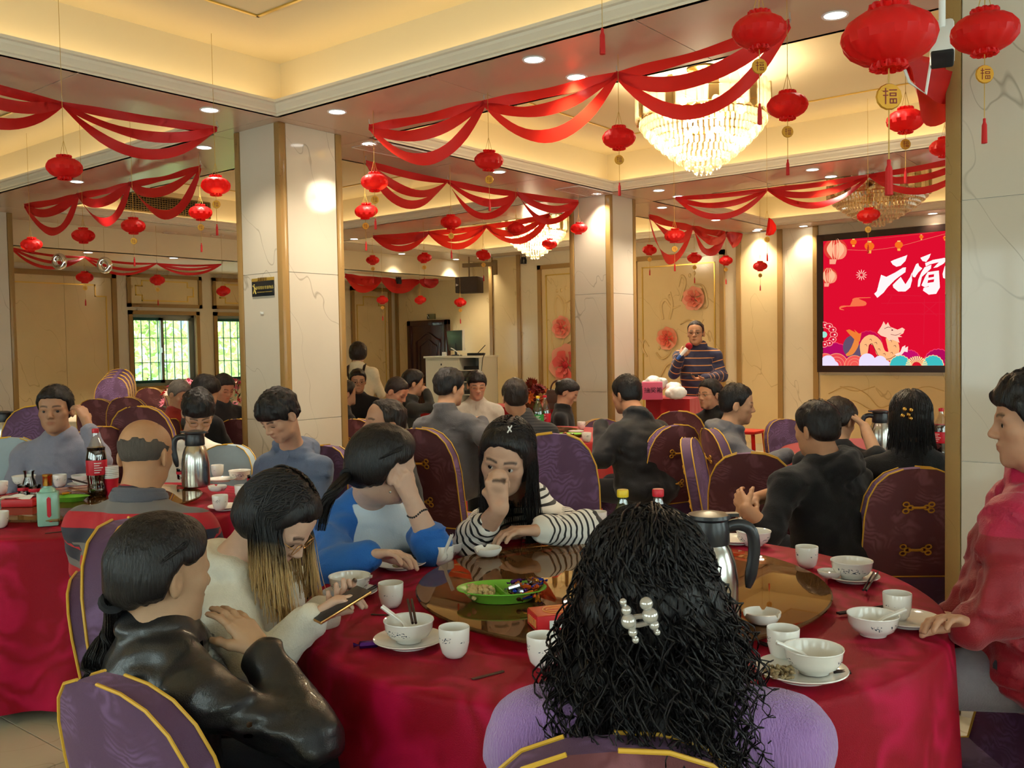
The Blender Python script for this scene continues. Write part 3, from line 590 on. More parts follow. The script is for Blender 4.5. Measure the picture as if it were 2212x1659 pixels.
def vent(u, v, lab, along):
    p = atz(u, v, S); t = thing('ceiling_hatch', lab, 'ceiling hatch', p); fr = MB()
    a, b = (0.6, 0.28) if along == 'x' else (0.28, 0.6)
    for c, s_ in (((0, b/2, -0.003), (a, 0.012, 0.006)), ((0, -b/2, -0.003), (a, 0.012, 0.006)), ((-a/2, 0, -0.003), (0.012, b, 0.006)), ((a/2, 0, -0.003), (0.012, b, 0.006))): fr.box(c, s_)
    fr.build('frame', M_ring, t, smooth=False)
    for i in range(8): MB().box((0, -b/2+b*(i+0.5)/8, -0.003) if along == 'x' else (-a/2+a*(i+0.5)/8, 0, -0.003), (a-0.03, b/8*0.7, 0.004) if along == 'x' else (a/8*0.7, b-0.03, 0.004)).build('slat', M_soff, t, smooth=False)
vent(850, 325, 'slatted return vent in the beam right of the big pillar', 'x'); vent(1262, 413, 'slatted vent in the beam above the slim pillar', 'x')
# ceiling camera near right pillar
p = at(2035, 92, 3.1); t = thing('ceiling_camera', 'white bullet camera on a pole beside the right pillar', 'camera', p)
B_ = basis(-FWH*0.55+np.array([0, 0, -0.8])-RTH*0.25)
MB().box((0, 0, 0), (0.075, 0.17, 0.07), R=B_).build('housing', M_white, t, bevel=0.012)
MB().box(B_ @ np.array([0, 0.085, 0]), (0.072, 0.02, 0.066), R=B_).build('lens_shade', M_black, t, bevel=0.008)
MB().tube([(0, 0, 0.05), (0, 0, S-float(p[2]))], 0.011, 10).lathe([(0, 0), (0.05, 0), (0.05, 0.02), (0, 0.02)], 16, c=(0, 0, S-float(p[2])-0.025)).build('ceiling_pole', M_ring, t)
MB().tube([B_@np.array([0.03, 0.05, 0]), B_@np.array([0.05, 0.10, -0.05])+(0, 0, -0.06), B_@np.array([0.10, 0.06, 0])+(0, 0, -0.08), B_@np.array([0.14, 0.0, 0])], 0.005, 6).build('cable', M_white, t)
# emergency light on ceiling, small
p = atz(1660, 60, CEIL); 
# ------------------------------------------------------------------ tables and cloths
def damask(name, c1, c2, scale=6.0, rough=0.45, sheen=0.3, bump=0.15, lines=14.0):
    if name in MATS: return MATS[name]
    k = NT(name); tc = k.add('ShaderNodeTexCoord'); nz = k.add('ShaderNodeTexNoise', Scale=scale*0.5, Detail=2.0); k.l(tc.outputs['Object'], nz.inputs['Vector'])
    ad = k.add('ShaderNodeVectorMath', operation='MULTIPLY_ADD'); k.l(nz.outputs['Color'], ad.inputs[0]); ad.inputs[1].default_value = (0.5, 0.5, 0.5); k.l(tc.outputs['Object'], ad.inputs[2])
    wv = k.add('ShaderNodeTexWave', wave_type='RINGS', rings_direction='SPHERICAL', Scale=lines, Distortion=9.0, Detail=2.0); wv.inputs['Detail Scale'].default_value = 1.2; k.l(ad.outputs[0], wv.inputs['Vector'])
    ms = k.add('ShaderNodeTexNoise', Scale=scale, Detail=1.0); k.l(tc.outputs['Object'], ms.inputs['Vector'])
    mr = k.add('ShaderNodeMapRange'); mr.inputs[1].default_value = 0.46; mr.inputs[2].default_value = 0.56; k.l(ms.outputs[0], mr.inputs[0])
    mu = k.add('ShaderNodeMath', operation='MULTIPLY'); k.l(wv.outputs['Fac'], mu.inputs[0]); k.l(mr.outputs[0], mu.inputs[1])
    mx = k.add('ShaderNodeMix', data_type='RGBA'); mx.inputs[6].default_value = c4(c1); mx.inputs[7].default_value = c4(c2); k.l(mu.outputs[0], mx.inputs[0]); k.l(mx.outputs[2], k.b.inputs['Base Color'])
    k.b.inputs['Specular IOR Level'].default_value = 0.2; k.b.inputs['Roughness'].default_value = rough; k.b.inputs['Sheen Weight'].default_value = sheen; k.b.inputs['Sheen Roughness'].default_value = 0.4; k.b.inputs['Sheen Tint'].default_value = c4([min(1, x*2+0.1) for x in c2])
    fz = k.add('ShaderNodeTexNoise', Scale=500.0, Detail=1.0); k.l(tc.outputs['Object'], fz.inputs['Vector'])
    sm = k.add('ShaderNodeMath', operation='ADD'); k.l(mu.outputs[0], sm.inputs[0]); k.l(fz.outputs[0], sm.inputs[1])
    bp = k.add('ShaderNodeBump', Strength=bump, Distance=0.004); k.l(sm.outputs[0], bp.inputs['Height']); k.l(bp.outputs[0], k.b.inputs['Normal'])
    MATS[name] = k.m; return k.m
M_red = damask('red_damask_cloth', srgb(146, 0, 28), srgb(182, 8, 62), scale=4.0, rough=0.6, sheen=0.04, bump=0.3, lines=4.5); M_redp = mat('plain_red_cloth', srgb(170, 8, 16), rough=0.7, noise=0.06, nscale=300, sheen=0.2)
M_whitecloth = mat('ivory_cloth', srgb(222, 206, 176), rough=0.8, noise=0.05, nscale=60)
M_wood = mat('dark_table_wood', srgb(70, 42, 26), rough=0.5, noise=0.2, nscale=12)
k = NT('amber_glass'); k.n.remove(k.b)
tr = k.add('ShaderNodeBsdfTransparent'); tr.inputs[0].default_value = (1.0, 0.80, 0.60, 1); gl = k.add('ShaderNodeBsdfGlossy'); gl.inputs['Roughness'].default_value = 0.015; gl.inputs[0].default_value = (1, 0.9, 0.75, 1)
lw = k.add('ShaderNodeFresnel', IOR=1.38); df = k.add('ShaderNodeBsdfDiffuse'); df.inputs[0].default_value = c4(srgb(206, 140, 84)); m0 = k.add('ShaderNodeMixShader'); m0.inputs[0].default_value = 0.18; k.l(tr.outputs[0], m0.inputs[1]); k.l(df.outputs[0], m0.inputs[2]); mx = k.add('ShaderNodeMixShader'); k.l(lw.outputs[0], mx.inputs[0]); k.l(m0.outputs[0], mx.inputs[1]); k.l(gl.outputs[0], mx.inputs[2]); k.l(mx.outputs[0], k.out.inputs[0]); M_amber = k.m
M_steel = mat('brushed_steel', srgb(190, 188, 182), rough=0.22, metal=1.0)
TZ = 0.75
def cloth_mesh(r, drop, nf, seed, m, amp=0.035, hem=None):
    rnd = random.Random(seed); N = 144; th = np.linspace(0, 2*math.pi, N, endpoint=False); ph = [rnd.uniform(0, 6.28) for _ in range(4)]
    w = np.cos(nf*th+ph[0])+0.6*np.cos((nf+3)*th+ph[1])+0.5*np.cos((nf//2+1)*th+ph[2]); rows = []
    for rr in (0.0, 0.25, 0.5, 0.75, 0.92): rows.append(np.stack([r*rr*np.cos(th), r*rr*np.sin(th), np.full(N, 0.002)], 1))
    for a in (0.25, 0.5, 0.75, 1.0):
        q = a*math.pi/2; rad = r-0.018+0.02*math.sin(q); rows.append(np.stack([rad*np.cos(th), rad*np.sin(th), np.full(N, 0.002-0.02*(1-math.cos(q)))], 1))
    for f in (0.08, 0.2, 0.35, 0.5, 0.65, 0.8, 0.92, 1.0):
        rad = r+0.004+amp*w*f**0.8*0.6+0.03*f; rows.append(np.stack([rad*np.cos(th), rad*np.sin(th), np.full(N, -0.018-(drop-0.018)*f)], 1))
    return MB().grid(np.array(rows), wrap=True).mesh('tablecloth', m)
def round_table(c, r, drop, m, tl, cl, seed, grp=True):
    c = np.array([c[0], c[1], 0.0])
    t = thing('round_table', tl, 'table', c)
    MB().lathe([(0, TZ-0.03), (r-0.015, TZ-0.03), (r-0.012, TZ-0.015), (r-0.015, TZ-0.003), (0, TZ-0.003)], 48).build('tabletop', M_wood, t)
    MB().lathe([(0, 0), (0.28, 0), (0.28, 0.03), (0.06, 0.07), (0.05, 0.6), (0.15, TZ-0.03), (0, TZ-0.03)], 20).build('pedestal', M_wood, t)
    o = obj('tablecloth', cloth_mesh(r, drop, 14, seed, m), None); o.location = (c[0], c[1], TZ); tag(o, cl, 'tablecloth', 'round tablecloths'); return t
def lazy_susan(c, r, label, z=TZ):
    t = thing('lazy_susan', label, 'turntable', (c[0], c[1], z+0.003))
    MB().lathe([(0, 0), (0.2, 0), (0.2, 0.008), (0.12, 0.014), (0.12, 0.02), (0, 0.02)], 28).build('base_ring', M_steel, t)
    MB().lathe([(0, 0.02), (r-0.004, 0.02), (r, 0.024), (r, 0.028), (r-0.004, 0.032), (0, 0.032)], 72).build('glass_disc', M_amber, t)
GZ = TZ+0.0355
C1 = (2.34, 1.50); c2 = at(188, 1060, 4.55); C2 = (c2[0], c2[1]); c5 = at(1130, 950, 7.9); C5 = (c5[0], c5[1]); c6 = at(1965, 900, 6.3); C6 = (c6[0], c6[1]); c4_ = at(560, 900, 8.1); C4 = (c4_[0], c4_[1]); c3 = at(275, 885, 11.2); C3 = (c3[0], c3[1])
round_table(C1, 0.93, 0.70, M_red, 'large round banquet table in the foreground under red damask', 'red damask cloth draped over the foreground round table', 3)
round_table(C2, 0.82, 0.70, M_red, 'round banquet table beside the man in striped polo', 'red cloth on the table with the green liquor bottle', 5)
round_table(C5, 0.90, 0.58, M_redp, 'round table in the middle of the hall behind the striped-shirt woman', 'red cloth with white underskirt on the middle table', 8)
round_table(C6, 0.85, 0.66, M_redp, 'round table mostly hidden behind the man in black hoodie', 'red cloth on the table half hidden by the right pillar', 9)
round_table(C4, 0.70, 0.66, M_redp, 'round table behind the big pillar near the flowers', 'red cloth on the table beyond the big pillar', 10)
round_table(C3, 0.85, 0.66, M_whitecloth, 'empty round table near the windows under ivory cloth', 'ivory cloth on the empty table near the windows', 11)
u_ = MB().grid(np.array([[(0.84*math.cos(a), 0.84*math.sin(a), z) for a in np.linspace(0, 2*math.pi, 90, endpoint=False)] for z in (0.3, 0.02)]), wrap=True)
o = u_.build('underskirt', M_whitecloth); o.location = (C5[0], C5[1], 0); tag(o, 'white underskirt showing below the middle red tablecloth', 'table skirt')
lazy_susan((2.36, 1.49), 0.615, 'amber glass turntable on the foreground table'); lazy_susan(C2, 0.54, 'dark glass turntable on the table with the liquor bottle'); lazy_susan(C5, 0.5, 'glass turntable on the middle table'); lazy_susan(C3, 0.5, 'glass turntable on the empty ivory table')
# ------------------------------------------------------------------ chairs
M_vel = damask('purple_velvet', srgb(88, 62, 88), srgb(112, 84, 120), scale=8.0, rough=0.6, sheen=0.3, lines=12.0); M_velb = damask('brown_purple_velvet', srgb(96, 54, 58), srgb(122, 76, 82), scale=8.0, rough=0.6, sheen=0.2, lines=10.0)
M_pipe = mat('yellow_piping', srgb(206, 160, 50), rough=0.45); M_frog = mat('gold_frog_cord', srgb(196, 140, 40), rough=0.4, metal=0.3); M_pale = mat('pale_blue_cover', srgb(150, 165, 172), rough=0.8, noise=0.05)
def chair_parts(front, back, frogs=True):
    half = [(0.0, 0.98), (0.07, 0.974), (0.13, 0.95), (0.175, 0.905), (0.205, 0.84), (0.218, 0.75), (0.220, 0.62), (0.224, 0.48), (0.228, 0.40)]
    ol = [(x, z) for x, z in half]+[(-x, z) for x, z in half[:0:-1]]
    def yb(z): return -0.19-(z-0.45)*0.17
    def P(x, z, off): return (x, yb(z)+off+0.02*(x/0.22)**2, z)
    cz = 0.66; full = ol; n = len(full)
    def face(off, puff):
        V = [P(0, cz, off+puff)]
        for f in (0.55, 0.85, 1.0):
            for (x, z) in full: V.append(P(x*f, cz+(z-cz)*f, off+puff*(1-f**2.5)))
        fs = [(0, 1+i, 1+(i+1) % n) for i in range(n)]
        for q in range(2): fs += [(1+q*n+i, 1+(q+1)*n+i, 1+(q+1)*n+(i+1) % n, 1+q*n+(i+1) % n) for i in range(n)]
        return V, fs
    F_, ff = face(0.028, 0.022); B_, bf = face(-0.028, -0.008)
    fm = MB().add(F_, ff); rim = [P(x, z, 0.028) for x, z in full]; rimb = [P(x, z, -0.028) for x, z in full]
    fm.add(rim+rimb, [(i, (i+1) % n, n+(i+1) % n, n+i) for i in range(n)])
    parts = [('backrest', fm.mesh('backrest', front)), ('back_panel', MB().add(B_, [f[::-1] for f in bf]).mesh('back_panel', back))]
    pm = MB().tube([P(x*1.005, z+0.002, 0.029) for x, z in ol], 0.0038, 6); pm.tube([P(x*1.005, z+0.002, -0.029) for x, z in ol], 0.0038, 6)
    parts.append(('piping', pm.mesh('piping', M_pipe)))
    parts.append(('seat', MB().box((0, 0.02, 0.43), (0.45, 0.46, 0.07)).mesh('seat', front, smooth=False)))
    rows = []; N = 64
    for f in (0, 0.15, 0.4, 0.7, 1.0):
        row = []
        for i in range(N):
            a = 2*math.pi*i/N; c_, s_ = math.cos(a), math.sin(a); q = 0.225/max(abs(c_), abs(s_))*0.97+0.02*f+0.014*f*math.sin(a*13); row.append((q*c_, q*s_*1.02, 0.40*(1-f)+0.03*f))
        rows.append(row)
    parts.append(('skirt', MB().grid(np.array(rows), wrap=True).mesh('skirt', front)))
    parts.append(('seat_piping', MB().tube([(sx*0.226, sy*0.232+0.02, 0.466) for sx, sy in ((-1, -1), (1, -1), (1, 1), (-1, 1))], 0.0036, 6, closed=True).mesh('seat_piping', M_pipe)))
    if frogs:
        for z in (0.80, 0.60):
            fm = MB()
            for (cx_, cz_) in ((-0.035, 0), (-0.055, 0.016), (-0.055, -0.016), (0.035, 0), (0.055, 0.014), (0.055, -0.014)):
                fm.tube([P(cx_+0.013*math.cos(a), z+cz_+0.010*math.sin(a), -0.045) for a in np.linspace(0, 2*math.pi, 10, endpoint=False)], 0.0038, 5, closed=True)
            fm.tube([P(-0.03, z, -0.045), P(0, z, -0.05), P(0.03, z, -0.045)], 0.006, 6); parts.append(('frog_closure', fm.mesh('frog_closure', M_frog)))
    return parts
CH = {0: chair_parts(M_vel, M_velb), 1: chair_parts(M_vel, M_velb, False), 2: chair_parts(M_pale, M_pale, False), 3: chair_parts(M_vel, M_vel, False)}
def chair(u, v, zt, ang, label, kind=0, d=None, h=0.98):
    p = at(u, v, d) if d else atz(u, v, zt); f = hv(ang); zs = (float(p[2]) if d else zt)/h
    rz = math.atan2(f[1], f[0])-math.pi/2; base = np.array([p[0], p[1], 0])+f*0.28
    t = thing('banquet_chair', label, 'chair', base, rz, group='covered banquet chairs'); t.scale = (1, 1, zs)
    for nm, me in CH[kind]: obj(nm, me, t)
    return t
chair(240, 1470, 0.93, 146, 'purple velvet chair under the woman in black leather jacket', 3, d=1.74)
chair(265, 1125, 0.95, 82, 'purple velvet chair behind the woman in white hoodie', d=2.42)
chair(190, 1235, 0.9, 100, 'purple chair with yellow piping squeezed at the left behind the leather jacket', d=2.55)
chair(1330, 1604, 0.85, 180, 'purple leaf-patterned chair of the curly-haired woman', d=1.28)
chair(2290, 1390, 0.95, -90, 'purple chair under the man in red jacket', d=2.5)
chair(905, 925, 0.98, 150, 'chair with gold frog closures behind the blue-shirt woman', d=5.1)
chair(1193, 936, 0.98, 0, 'purple feather-patterned chair behind the striped-shirt woman', 1, d=4.5)
chair(1462, 918, 0.98, -150, 'tall chair with two gold frog closures near the yellow-capped bottle', d=5.9)
chair(1485, 946, 0.98, 70, 'slanted chair showing purple front beside the frog-closure chair', d=5.3)
chair(1533, 926, 0.98, 95, 'chair under the man in grey jacket seen from its side', d=5.6)
chair(1622, 978, 0.95, 165, 'plain brown-backed chair before the man in black hoodie', 1, d=4.75)
chair(1690, 905, 0.95, 20, 'bright purple chair far behind by the plain wall', 1, d=8.3)
chair(1465, 888, 0.95, 165, 'brown chair back below the pink box table', 1, d=7.4)
chair(1982, 1010, 0.98, 178, 'purple chair with two gold frogs beside the right pillar', d=4.02)
chair(1298, 905, 0.95, 10, 'small distant chair left of the man in black jacket', 1, d=8.8)
chair(706, 962, 0.95, -30, 'chair under the young man in grey hoodie', 1, d=5.2)
chair(300, 878, 0.98, 180, 'brown chair behind the bald man with a piping seam', 0, d=6.1)
chair(215, 922, 0.95, -120, 'brown chair right of the man in blue-grey shirt', 1, d=6.0)
chair(78, 877, 0.95, 20, 'dark brown chair behind the man in blue-grey shirt', 1, d=6.4)
chair(207, 862, 0.95, 180, 'brown chair left of the stacked chairs', 1, d=9.4)
chair(272, 858, 0.95, 180, 'brown chair standing before the stacked chairs', 1, d=9.2)
chair(322, 838, 0.95, 180, 'brown chair below the first window', 1, d=12.2)
chair(362, 905, 0.95, -100, 'brown chair of the man in red at the far table', 1, d=7.0)
chair(515, 905, 0.95, 170, 'brown chair at the left edge of the big pillar', 1, d=7.4)
chair(488, 830+40, 0.95, -60, 'chair of the man in black jacket near the flowers', 1, d=9.0)
chair(20, 945, 0.95, 10, 'pale blue covered chair at the left edge', 2, d=5.6)
chair(497, 960, 0.9, -20, 'pale teal covered chair beside the man in white sweatshirt', 2, d=5.7)
chair(768, 905, 0.95, 150, 'chair with gold cord at the big pillar\'s right edge', 0, d=7.3)
chair(878, 905, 0.95, 10, 'chair of the man holding his glasses', 1, d=9.6)
chair(1215, 900, 0.95, -90, 'dark chair of the woman beside the slim pillar', 1, d=9.6)
for i in range(4):
    q = at(258-4*i, 800+4*i, 12.6); chair(258-5*i, 797+6*i, 1.25, 10, 'tilted purple chair in the leaning stack, number %s from the top' % ('one', 'two', 'three', 'four')[i], 1, d=12.75-0.12*i)
# ------------------------------------------------------------------ organic surfaces (signed distance fields -> one continuous mesh)
_rng = np.random.RandomState(3); _NT = _rng.rand(32, 32, 32).astype(np.float32)
def vnoise(P):
    i = np.floor(P).astype(np.int32); f = P-i; f = f*f*(3-2*f); i &= 31; j = (i+1) & 31
    x0, y0, z0 = i[:, 0], i[:, 1], i[:, 2]; x1, y1, z1 = j[:, 0], j[:, 1], j[:, 2]; fx, fy, fz = f[:, 0], f[:, 1], f[:, 2]
    T = _NT; a = T[x0, y0, z0]*(1-fx)+T[x1, y0, z0]*fx; b = T[x0, y1, z0]*(1-fx)+T[x1, y1, z0]*fx
    c = T[x0, y0, z1]*(1-fx)+T[x1, y0, z1]*fx; d = T[x0, y1, z1]*(1-fx)+T[x1, y1, z1]*fx
    return (a*(1-fy)+b*fy)*(1-fz)+(c*(1-fy)+d*fy)*fz-0.5
def smin(a, b, k): h = np.maximum(k-np.abs(a-b), 0)/k; return np.minimum(a, b)-h*h*k*0.25
def smax(a, b, k): return -smin(-a, -b, k)
def sd_cap(X, a, b, ra, rb):
    x, y, z = X[0]-a[0], X[1]-a[1], X[2]-a[2]; bx, by, bz = (float(q) for q in b-a); bb = max(bx*bx+by*by+bz*bz, 1e-9)
    t = np.clip((x*bx+y*by+z*bz)*(1/bb), 0, 1); x -= t*bx; y -= t*by; z -= t*bz
    return np.sqrt(x*x+y*y+z*z)-(ra+(rb-ra)*t)
def sd_ellc(X, c, r, R=None):
    x, y, z = X[0]-c[0], X[1]-c[1], X[2]-c[2]
    if R is not None: x, y, z = x*R[0, 0]+y*R[1, 0]+z*R[2, 0], x*R[0, 1]+y*R[1, 1]+z*R[2, 1], x*R[0, 2]+y*R[1, 2]+z*R[2, 2]
    x = x/r[0]; y = y/r[1]; z = z/r[2]; k0 = np.sqrt(x*x+y*y+z*z); x /= r[0]; y /= r[1]; z /= r[2]; return k0*(k0-1)/np.maximum(np.sqrt(x*x+y*y+z*z), 1e-6)
def sd_ell(P, c, r, R=None): return sd_ellc((P[:, 0], P[:, 1], P[:, 2]), c, r, R)
from concurrent.futures import ThreadPoolExecutor
_POOL = ThreadPoolExecutor(4)
def pev(f, P):
    n = len(P); ch = 12000
    if n <= ch: return f(P)
    return np.concatenate(list(_POOL.map(f, [P[i:i+ch] for i in range(0, n, ch)])))
class Field:
    """groups of primitives; each group has its own bounding sphere so that only near points are evaluated"""
    def __init__(s): s.gs = []; s.mod = None
    def group(s, k=0.01): g = dict(p=[], k=k); s.gs.append(g); return g
    @staticmethod
    def cap(g, a, b, ra, rb, k=0.02, sub=False): g['p'].append(('c', np.float32(a), np.float32(b), ra, rb, k, sub))
    @staticmethod
    def ell(g, c, r, R=None, k=0.02, sub=False): g['p'].append(('e', np.float32(c), np.float32(r), None if R is None else np.float32(R), 0, k, sub))
    def bounds(s):
        L = []; Hh = []; s.gs = [g for g in s.gs if g['p']]
        for g in s.gs:
            lo = []; hi = []
            for q in g['p']:
                if q[6]: continue
                if q[0] == 'c':
                    r = max(q[3], q[4]); lo.append(np.minimum(q[1], q[2])-r); hi.append(np.maximum(q[1], q[2])+r)
                else: m = float(max(q[2])); lo.append(q[1]-m); hi.append(q[1]+m)
            g['lo'] = np.min(lo, 0); g['hi'] = np.max(hi, 0); L.append(g['lo']); Hh.append(g['hi'])
        return np.min(L, 0), np.max(Hh, 0)
    def __call__(s, P):
        out = np.full(len(P), 9.0, np.float32); X, Y, Z = (np.ascontiguousarray(P[:, i]) for i in range(3))
        for g in s.gs:
            lo, hi = g['lo'], g['hi']
            dx = np.maximum(np.maximum(lo[0]-X, X-hi[0]), 0); dy = np.maximum(np.maximum(lo[1]-Y, Y-hi[1]), 0); dz = np.maximum(np.maximum(lo[2]-Z, Z-hi[2]), 0); db = np.sqrt(dx*dx+dy*dy+dz*dz); near = db < 0.05
            v = (db+0.03).astype(np.float32)
            if near.any():
                Q = (X[near], Y[near], Z[near]); d = None
                for q in g['p']:
                    e = sd_cap(Q, q[1], q[2], q[3], q[4]) if q[0] == 'c' else sd_ellc(Q, q[1], q[2], q[3])
                    d = e if d is None else (smax(d, -e, q[5]) if q[6] else smin(d, e, q[5]))
                v[near] = d
            out = smin(out, v, g['k'])
        if s.mod is not None: out = s.mod(P, out)
        return out
def sdf_mesh(f, lo, hi, h, B=4):
    lo = np.array(lo, np.float32)-2*h; hi = np.array(hi, np.float32)+2*h; big = h*B*4
    n = np.ceil((hi-lo)/big).astype(int); I = np.stack(np.meshgrid(*[np.arange(q) for q in n], indexing='ij'), -1).reshape(-1, 3)
    d = pev(f, (lo+(I+0.5)*big).astype(np.float32)); I = I[np.abs(d) < big*1.05]
    sub = np.stack(np.meshgrid(*[np.arange(4)]*3, indexing='ij'), -1).reshape(-1, 3); I = (I[:, None]*4+sub[None]).reshape(-1, 3); bs = h*B
    d = pev(f, (lo+(I+0.5)*bs).astype(np.float32)); I = I[np.abs(d) < bs*1.0]
    o5 = np.stack(np.meshgrid(*[np.arange(B+1)]*3, indexing='ij'), -1).reshape(-1, 3)
    G = (I[:, None]*B+o5[None]).reshape(-1, 3); V = pev(f, (lo+G*h).astype(np.float32)).reshape(len(I), B+1, B+1, B+1)
    cor = [(a, b, c) for a in (0, 1) for b in (0, 1) for c in (0, 1)]
    C = np.stack([V[:, a:a+B, b:b+B, c:c+B] for a, b, c in cor], -1)
    ins = C < 0; cnt = ins.sum(-1); mk = (cnt > 0) & (cnt < 8); idx = np.argwhere(mk)
    cell = I[idx[:, 0]]*B+idx[:, 1:]; cv = C[mk]; co = np.array(cor, np.float32); acc = np.zeros((len(cv), 3), np.float32); num = np.zeros(len(cv), np.float32)
    for a in range(8):
        for b in range(a+1, 8):
            if np.abs(co[a]-co[b]).sum() != 1: continue
            va, vb = cv[:, a], cv[:, b]; x = (va < 0) != (vb < 0); t = np.where(x, va/np.where(x, va-vb, 1), 0); acc += np.where(x[:, None], co[a]+(co[b]-co[a])*t[:, None], 0); num += x
    pos = lo+(cell+acc/num[:, None])*h; Sx = 4096
    key = (cell[:, 0].astype(np.int64)*Sx+cell[:, 1])*Sx+cell[:, 2]; od = np.argsort(key); key = key[od]; pos = pos[od]; cell = cell[od]; cv = cv[od]; quads = []
    for ax, (e1, e2) in enumerate(((1, 2), (2, 0), (0, 1))):
        ci = {0: 4, 1: 2, 2: 1}[ax]; s0 = cv[:, 0] < 0; s1 = cv[:, ci] < 0; w = np.where(s0 != s1)[0]
        st = [Sx*Sx, Sx, 1]; k0 = key[w]; ids = [w]
        ok = np.ones(len(w), bool)
        for dk in (st[e1], st[e1]+st[e2], st[e2]):
            q = np.searchsorted(key, k0-dk); q = np.minimum(q, len(key)-1); ok &= key[q] == k0-dk; ids.append(q)
        Q = np.stack(ids, 1)[ok]; fl = s0[w][ok]; Q[~fl] = Q[~fl][:, ::-1]; quads.append(Q[:, ::-1])
    return pos, np.concatenate(quads)
def np_mesh(name, P, Q, mats, col=None, s=None, mi=None, zs=None, tri=None):
    me = bpy.data.meshes.new(name); n, m = len(P), len(Q)
    me.vertices.add(n); me.vertices.foreach_set('co', np.ascontiguousarray(P, np.float32).ravel())
    lt = np.full(m, 4, np.int32) if tri is None else np.concatenate([np.full(m, 4, np.int32), np.full(len(tri), 3, np.int32)]); li = np.ascontiguousarray(Q, np.int32).ravel() if tri is None else np.concatenate([np.int32(Q).ravel(), np.int32(tri).ravel()]); m = len(lt)
    me.loops.add(len(li)); me.loops.foreach_set('vertex_index', li); me.polygons.add(m); me.polygons.foreach_set('loop_start', np.concatenate([[0], np.cumsum(lt)[:-1]]).astype(np.int32)); me.polygons.foreach_set('loop_total', lt)
    me.update(calc_edges=True); me.polygons.foreach_set('use_smooth', np.ones(m, bool))
    for q in (mats if isinstance(mats, (list, tuple)) else [mats]): me.materials.append(q)
    if mi is not None: me.polygons.foreach_set('material_index', mi.astype(np.int32))
    if col is not None:
        a = me.color_attributes.new('Col', 'FLOAT_COLOR', 'POINT'); a.data.foreach_set('color', np.concatenate([col, np.ones((n, 1))], 1).astype(np.float32).ravel())
    if s is not None: a = me.attributes.new('sp', 'FLOAT', 'POINT'); a.data.foreach_set('value', s.astype(np.float32))
    if zs is not None: a = me.attributes.new('zs', 'FLOAT', 'POINT'); a.data.foreach_set('value', zs.astype(np.float32))
    me.validate(); me.update(); return me
# ------------------------------------------------------------------ people
M_skin = mat('skin', (0.6, 0.4, 0.3), rough=0.5, spec=0.35, sss=0.12, attr='Col', noise=0.05, nscale=60, bump=0.05, bscale=300)
M_eyew = mat('eye_white', (0.55, 0.52, 0.48), rough=0.2); M_iris = mat('eye_iris', (0.012, 0.008, 0.006), rough=0.1)
def hairmat(name, c, c2=None, rough=0.38):
    if name in MATS: return MATS[name]
    return mat(name, c, rough=rough, spec=0.35, noise=0.25, nscale=30, bump=0.5, bscale=70, stretch=(3.0, 3.0, 0.5))
H_black = hairmat('black_hair', (0.010, 0.008, 0.008)); H_brown = hairmat('dark_brown_hair', (0.018, 0.011, 0.008)); H_grey = hairmat('grey_hair', (0.16, 0.14, 0.12)); H_stub = hairmat('stubble_hair', (0.085, 0.068, 0.056), rough=0.85)
M_cloth = {}
def cloth(name, c, rough=0.8, sheen=0.15, spec=0.25, bump=0.25, bscale=220): return mat(name, c, rough=rough, sheen=sheen, spec=spec, noise=0.08, nscale=50, bump=bump, bscale=bscale)
def stripe_mat(name, period, stops, rough=0.8):
    """bands along the garment: stops = [(position 0..1, colour)]"""
    if name in MATS: return MATS[name]
    k = NT(name); a = k.add('ShaderNodeAttribute', attribute_name='sp'); dv = k.add('ShaderNodeMath', operation='DIVIDE'); dv.inputs[1].default_value = period; k.l(a.outputs['Fac'], dv.inputs[0])
    fr = k.add('ShaderNodeMath', operation='FRACT'); k.l(dv.outputs[0], fr.inputs[0]); cr = k.add('ShaderNodeValToRGB'); cr.color_ramp.interpolation = 'CONSTANT'; el = cr.color_ramp.elements
    while len(el) < len(stops): el.new(0.5)
    for e, (p, c) in zip(el, stops): e.position = p; e.color = c4(c)
    k.l(fr.outputs[0], cr.inputs[0]); k.l(cr.outputs[0], k.b.inputs['Base Color']); k.b.inputs['Roughness'].default_value = rough; k.b.inputs['Sheen Weight'].default_value = 0.1
    MATS[name] = k.m; return k.m
def two_tone(name, ca, cb, rough=0.8):
    if name in MATS: return MATS[name]
    k = NT(name); a = k.add('ShaderNodeAttribute', attribute_name='zs'); mr = k.add('ShaderNodeMapRange'); mr.inputs[1].default_value = -.0015; mr.inputs[2].default_value = .0015; k.l(a.outputs['Fac'], mr.inputs[0])
    mx = k.add('ShaderNodeMix', data_type='RGBA'); mx.inputs[6].default_value = c4(ca); mx.inputs[7].default_value = c4(cb); k.l(mr.outputs[0], mx.inputs[0]); k.l(mx.outputs[2], k.b.inputs['Base Color']); k.b.inputs['Roughness'].default_value = rough; k.b.inputs['Sheen Weight'].default_value = 0.15
    tc = k.add('ShaderNodeTexCoord'); bz = k.add('ShaderNodeTexNoise', Scale=220.0); k.l(tc.outputs['Object'], bz.inputs['Vector']); bp = k.add('ShaderNodeBump', Strength=0.2, Distance=0.01); k.l(bz.outputs[0], bp.inputs['Height']); k.l(bp.outputs[0], k.b.inputs['Normal'])
    MATS[name] = k.m; return k.m
def rodr(v, ax, ang): ax = ax/np.linalg.norm(ax); return v*math.cos(ang)+np.cross(ax, v)*math.sin(ang)+ax*np.dot(ax, v)*(1-math.cos(ang))
HL_M = [(0, .064), (35, .058), (55, .040), (68, -.005), (80, -.028), (88, .012), (104, .004), (116, -.035), (150, -.062), (180, -.066)]
